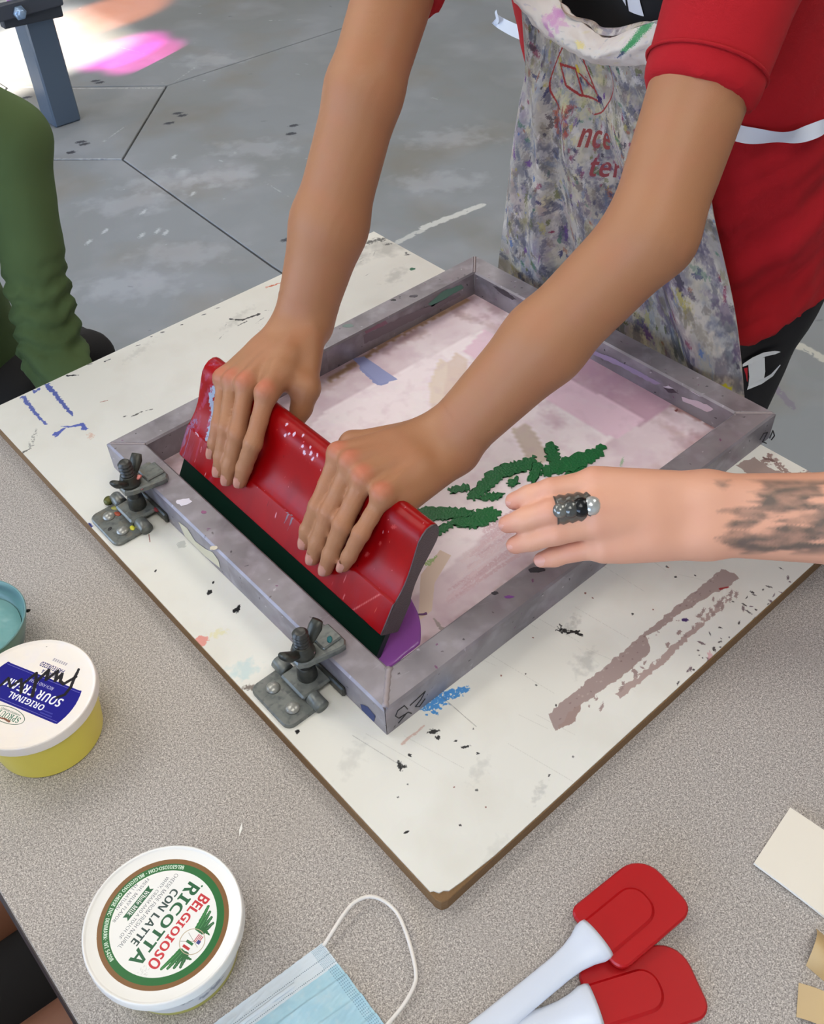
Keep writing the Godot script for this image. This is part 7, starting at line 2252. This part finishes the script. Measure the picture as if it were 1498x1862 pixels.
func make_sitter() -> void:
	var t := thing("person", "person in black shorts seated below the near left table edge, only the thighs showing", "person", Vector3(-0.6, 0, -0.28))
	fn.seed = 171
	fn.frequency = 0.01
	var base := lin(126, 84, 62)
	var hip := Vector3(-0.72, 0.52, -0.28)
	var bb := []
	for s in [-1.0, 1.0]:
		var kn := Vector3(-0.2, 0.56, -0.275 + s * 0.108)
		bb.append_array([[hip + Vector3(0, 0.01, s * 0.09), kn, 0.085, 0.062, 0.03], [kn, Vector3(-0.24, 0.09, -0.275 + s * 0.11), 0.058, 0.038, 0.02], [Vector3(-0.26, 0.045, -0.275 + s * 0.11), Vector3(-0.12, 0.035, -0.275 + s * 0.12), 0.042, 0.034, 0.02]])
	for s in [-1.0, 1.0]:
		bb.append_array([[Vector3(-0.74, 1.0, -0.28 + s * 0.15), Vector3(-0.66, 0.76, -0.28 + s * 0.2), 0.048, 0.04, 0.02], [Vector3(-0.66, 0.76, -0.28 + s * 0.2), Vector3(-0.5, 0.66, -0.28 + s * 0.11), 0.04, 0.028, 0.02], [Vector3(-0.5, 0.66, -0.28 + s * 0.11), Vector3(-0.43, 0.645, -0.28 + s * 0.1), 0.028, 0.02, 0.015]])
	bb.append_array([[hip + Vector3(0, 0.05, -0.06), Vector3(-0.74, 0.95, -0.34), 0.11, 0.1, 0.05], [hip + Vector3(0, 0.05, 0.06), Vector3(-0.74, 0.95, -0.22), 0.11, 0.1, 0.05], [Vector3(-0.74, 1.03, -0.28), Vector3(-0.72, 1.14, -0.28), 0.06, 0.05, 0.03]])
	var body := MB.new()
	nets(body, bb, 0.011, [[Vector3(0, 0.002, 0), Vector3.UP]], func(_p): return base)
	head(t, body, Vector3(-0.74, 1.04, -0.28), Vector3(-0.72, 1.14, -0.28), Vector3(0.9, -0.4, 0.0), base, rgb(24, 20, 18))
	for i in body.v.size():
		body.v[i] -= t.position
	part("body", body, tinted(0.55), t)
	var sb := [[hip + Vector3(0, 0.02, -0.1), hip + Vector3(0, 0.02, 0.1), 0.12, 0.12, 0.05], [hip, Vector3(-0.215, 0.525, -0.283), 0.1, 0.055, 0.05, true]]
	for s in [-1.0, 1.0]:
		sb.append([hip + Vector3(0, 0.01, s * 0.09), Vector3(-0.42, 0.545, -0.275 + s * 0.1), 0.1, 0.086, 0.03, true])
	var so := MB.new()
	nets(so, sb, 0.011, [], func(_p): return Color.WHITE)
	for i in so.v.size():
		so.v[i] -= t.position
	part("shorts", so, mat(rgb(14, 13, 15), 0.9), t, "black shorts")
	var tb := [[hip + Vector3(0, 0.06, -0.07), Vector3(-0.74, 0.98, -0.34), 0.125, 0.115, 0.05], [hip + Vector3(0, 0.06, 0.07), Vector3(-0.74, 0.98, -0.22), 0.125, 0.115, 0.05]]
	for s in [-1.0, 1.0]:
		tb.append([Vector3(-0.74, 1.0, -0.28 + s * 0.12), Vector3(-0.69, 0.85, -0.28 + s * 0.185), 0.066, 0.056, 0.03, true])
	var ts := MB.new()
	nets(ts, tb, 0.016, [], func(_p): return Color.WHITE)
	for i in ts.v.size():
		ts.v[i] -= t.position
	part("shirt", ts, mat(rgb(30, 30, 34), 0.9), t)
	var st := thing("stool", "low stool under the person in black shorts", "stool", Vector3(-0.74, 0, -0.28))
	var seat := MB.new()
	lathe(seat, Vector3.ZERO, [Vector2(0.0, 0.36), Vector2(0.17, 0.36), Vector2(0.18, 0.37), Vector2(0.18, 0.39), Vector2(0.17, 0.4), Vector2(0.0, 0.4)], 32)
	part("seat", seat, mat(rgb(60, 60, 64), 0.6), st)
	for s in [-1.0, 1.0]:
		for r in [-1.0, 1.0]:
			var lg := MB.new()
			tube(lg, [Vector3(s * 0.12, 0.37, r * 0.12), Vector3(s * 0.17, 0.0, r * 0.17)], [0.012, 0.012], 10)
			part("leg", lg, mat(rgb(90, 90, 94), 0.4, 0.5), st)

const PANEL := 4.4

func _ready() -> void:
	# camera
	var cam := Camera3D.new()
	cam.name = "camera"
	cam.transform = Transform3D(Basis(Vector3(0.7475, -0.0344, 0.6634), Vector3(0.4867, 0.7080, -0.5117), Vector3(-0.4521, 0.7054, 0.5459)), Vector3(-0.2107, 1.5097, 0.2420))
	cam.fov = 55.7140
	cam.near = 0.05
	cam.far = 60.0
	add_child(cam)
	cam.current = true
	# sky, sun, exposure
	var we := WorldEnvironment.new()
	we.name = "surroundings"
	var env := Environment.new()
	env.background_mode = Environment.BG_SKY
	var sky := Sky.new()
	var sm := ProceduralSkyMaterial.new()
	sm.sky_top_color = rgb(150, 186, 236)
	sm.sky_horizon_color = rgb(216, 230, 248)
	sm.ground_bottom_color = rgb(120, 118, 112)
	sm.ground_horizon_color = rgb(176, 176, 172)
	sm.sky_energy_multiplier = 3.0
	sm.ground_energy_multiplier = 1.6
	sky.sky_material = sm
	env.sky = sky
	env.tonemap_mode = Environment.TONE_MAPPER_LINEAR
	env.tonemap_exposure = 0.63
	env.sdfgi_enabled = true
	env.ssao_enabled = true
	env.ssil_enabled = true
	we.environment = env
	add_child(we)
	var sun := DirectionalLight3D.new()
	sun.name = "sun"
	sun.basis = Basis.looking_at(Vector3(0.8418, -0.5, -0.2035))
	sun.light_energy = 14.0
	sun.light_color = rgb(255, 244, 228)
	sun.light_angular_distance = 1.2
	sun.shadow_enabled = true
	add_child(sun)
	make_lamps()
	make_room()
	make_post()
	make_table()
	make_board()
	make_screen()
	make_squeegee()
	make_clamp(-0.24, "iron hinge clamp with wing nut at the near end of the frame", false)
	make_clamp(-0.552, "iron hinge clamp with pink dried ink at the far end of the frame", true)
	make_inks()
	make_student()
	make_helper()
	make_green()
	make_sitter()
	make_ricotta()
	make_sour()
	make_bowl()
	make_mask()
	make_spatula("red and white spatula lying on top of the other one", Vector3(0.1467, 0.7480, 0.1061), Vector3(0.0690, 0.7480, 0.0977), YT + 0.0084, 0.042)
	make_spatula("red and white spatula lowest in the picture, half under the other", Vector3(0.1083, 0.7450, 0.1637), Vector3(0.0330, 0.7450, 0.1266), YT, 0.0)
	make_bits()
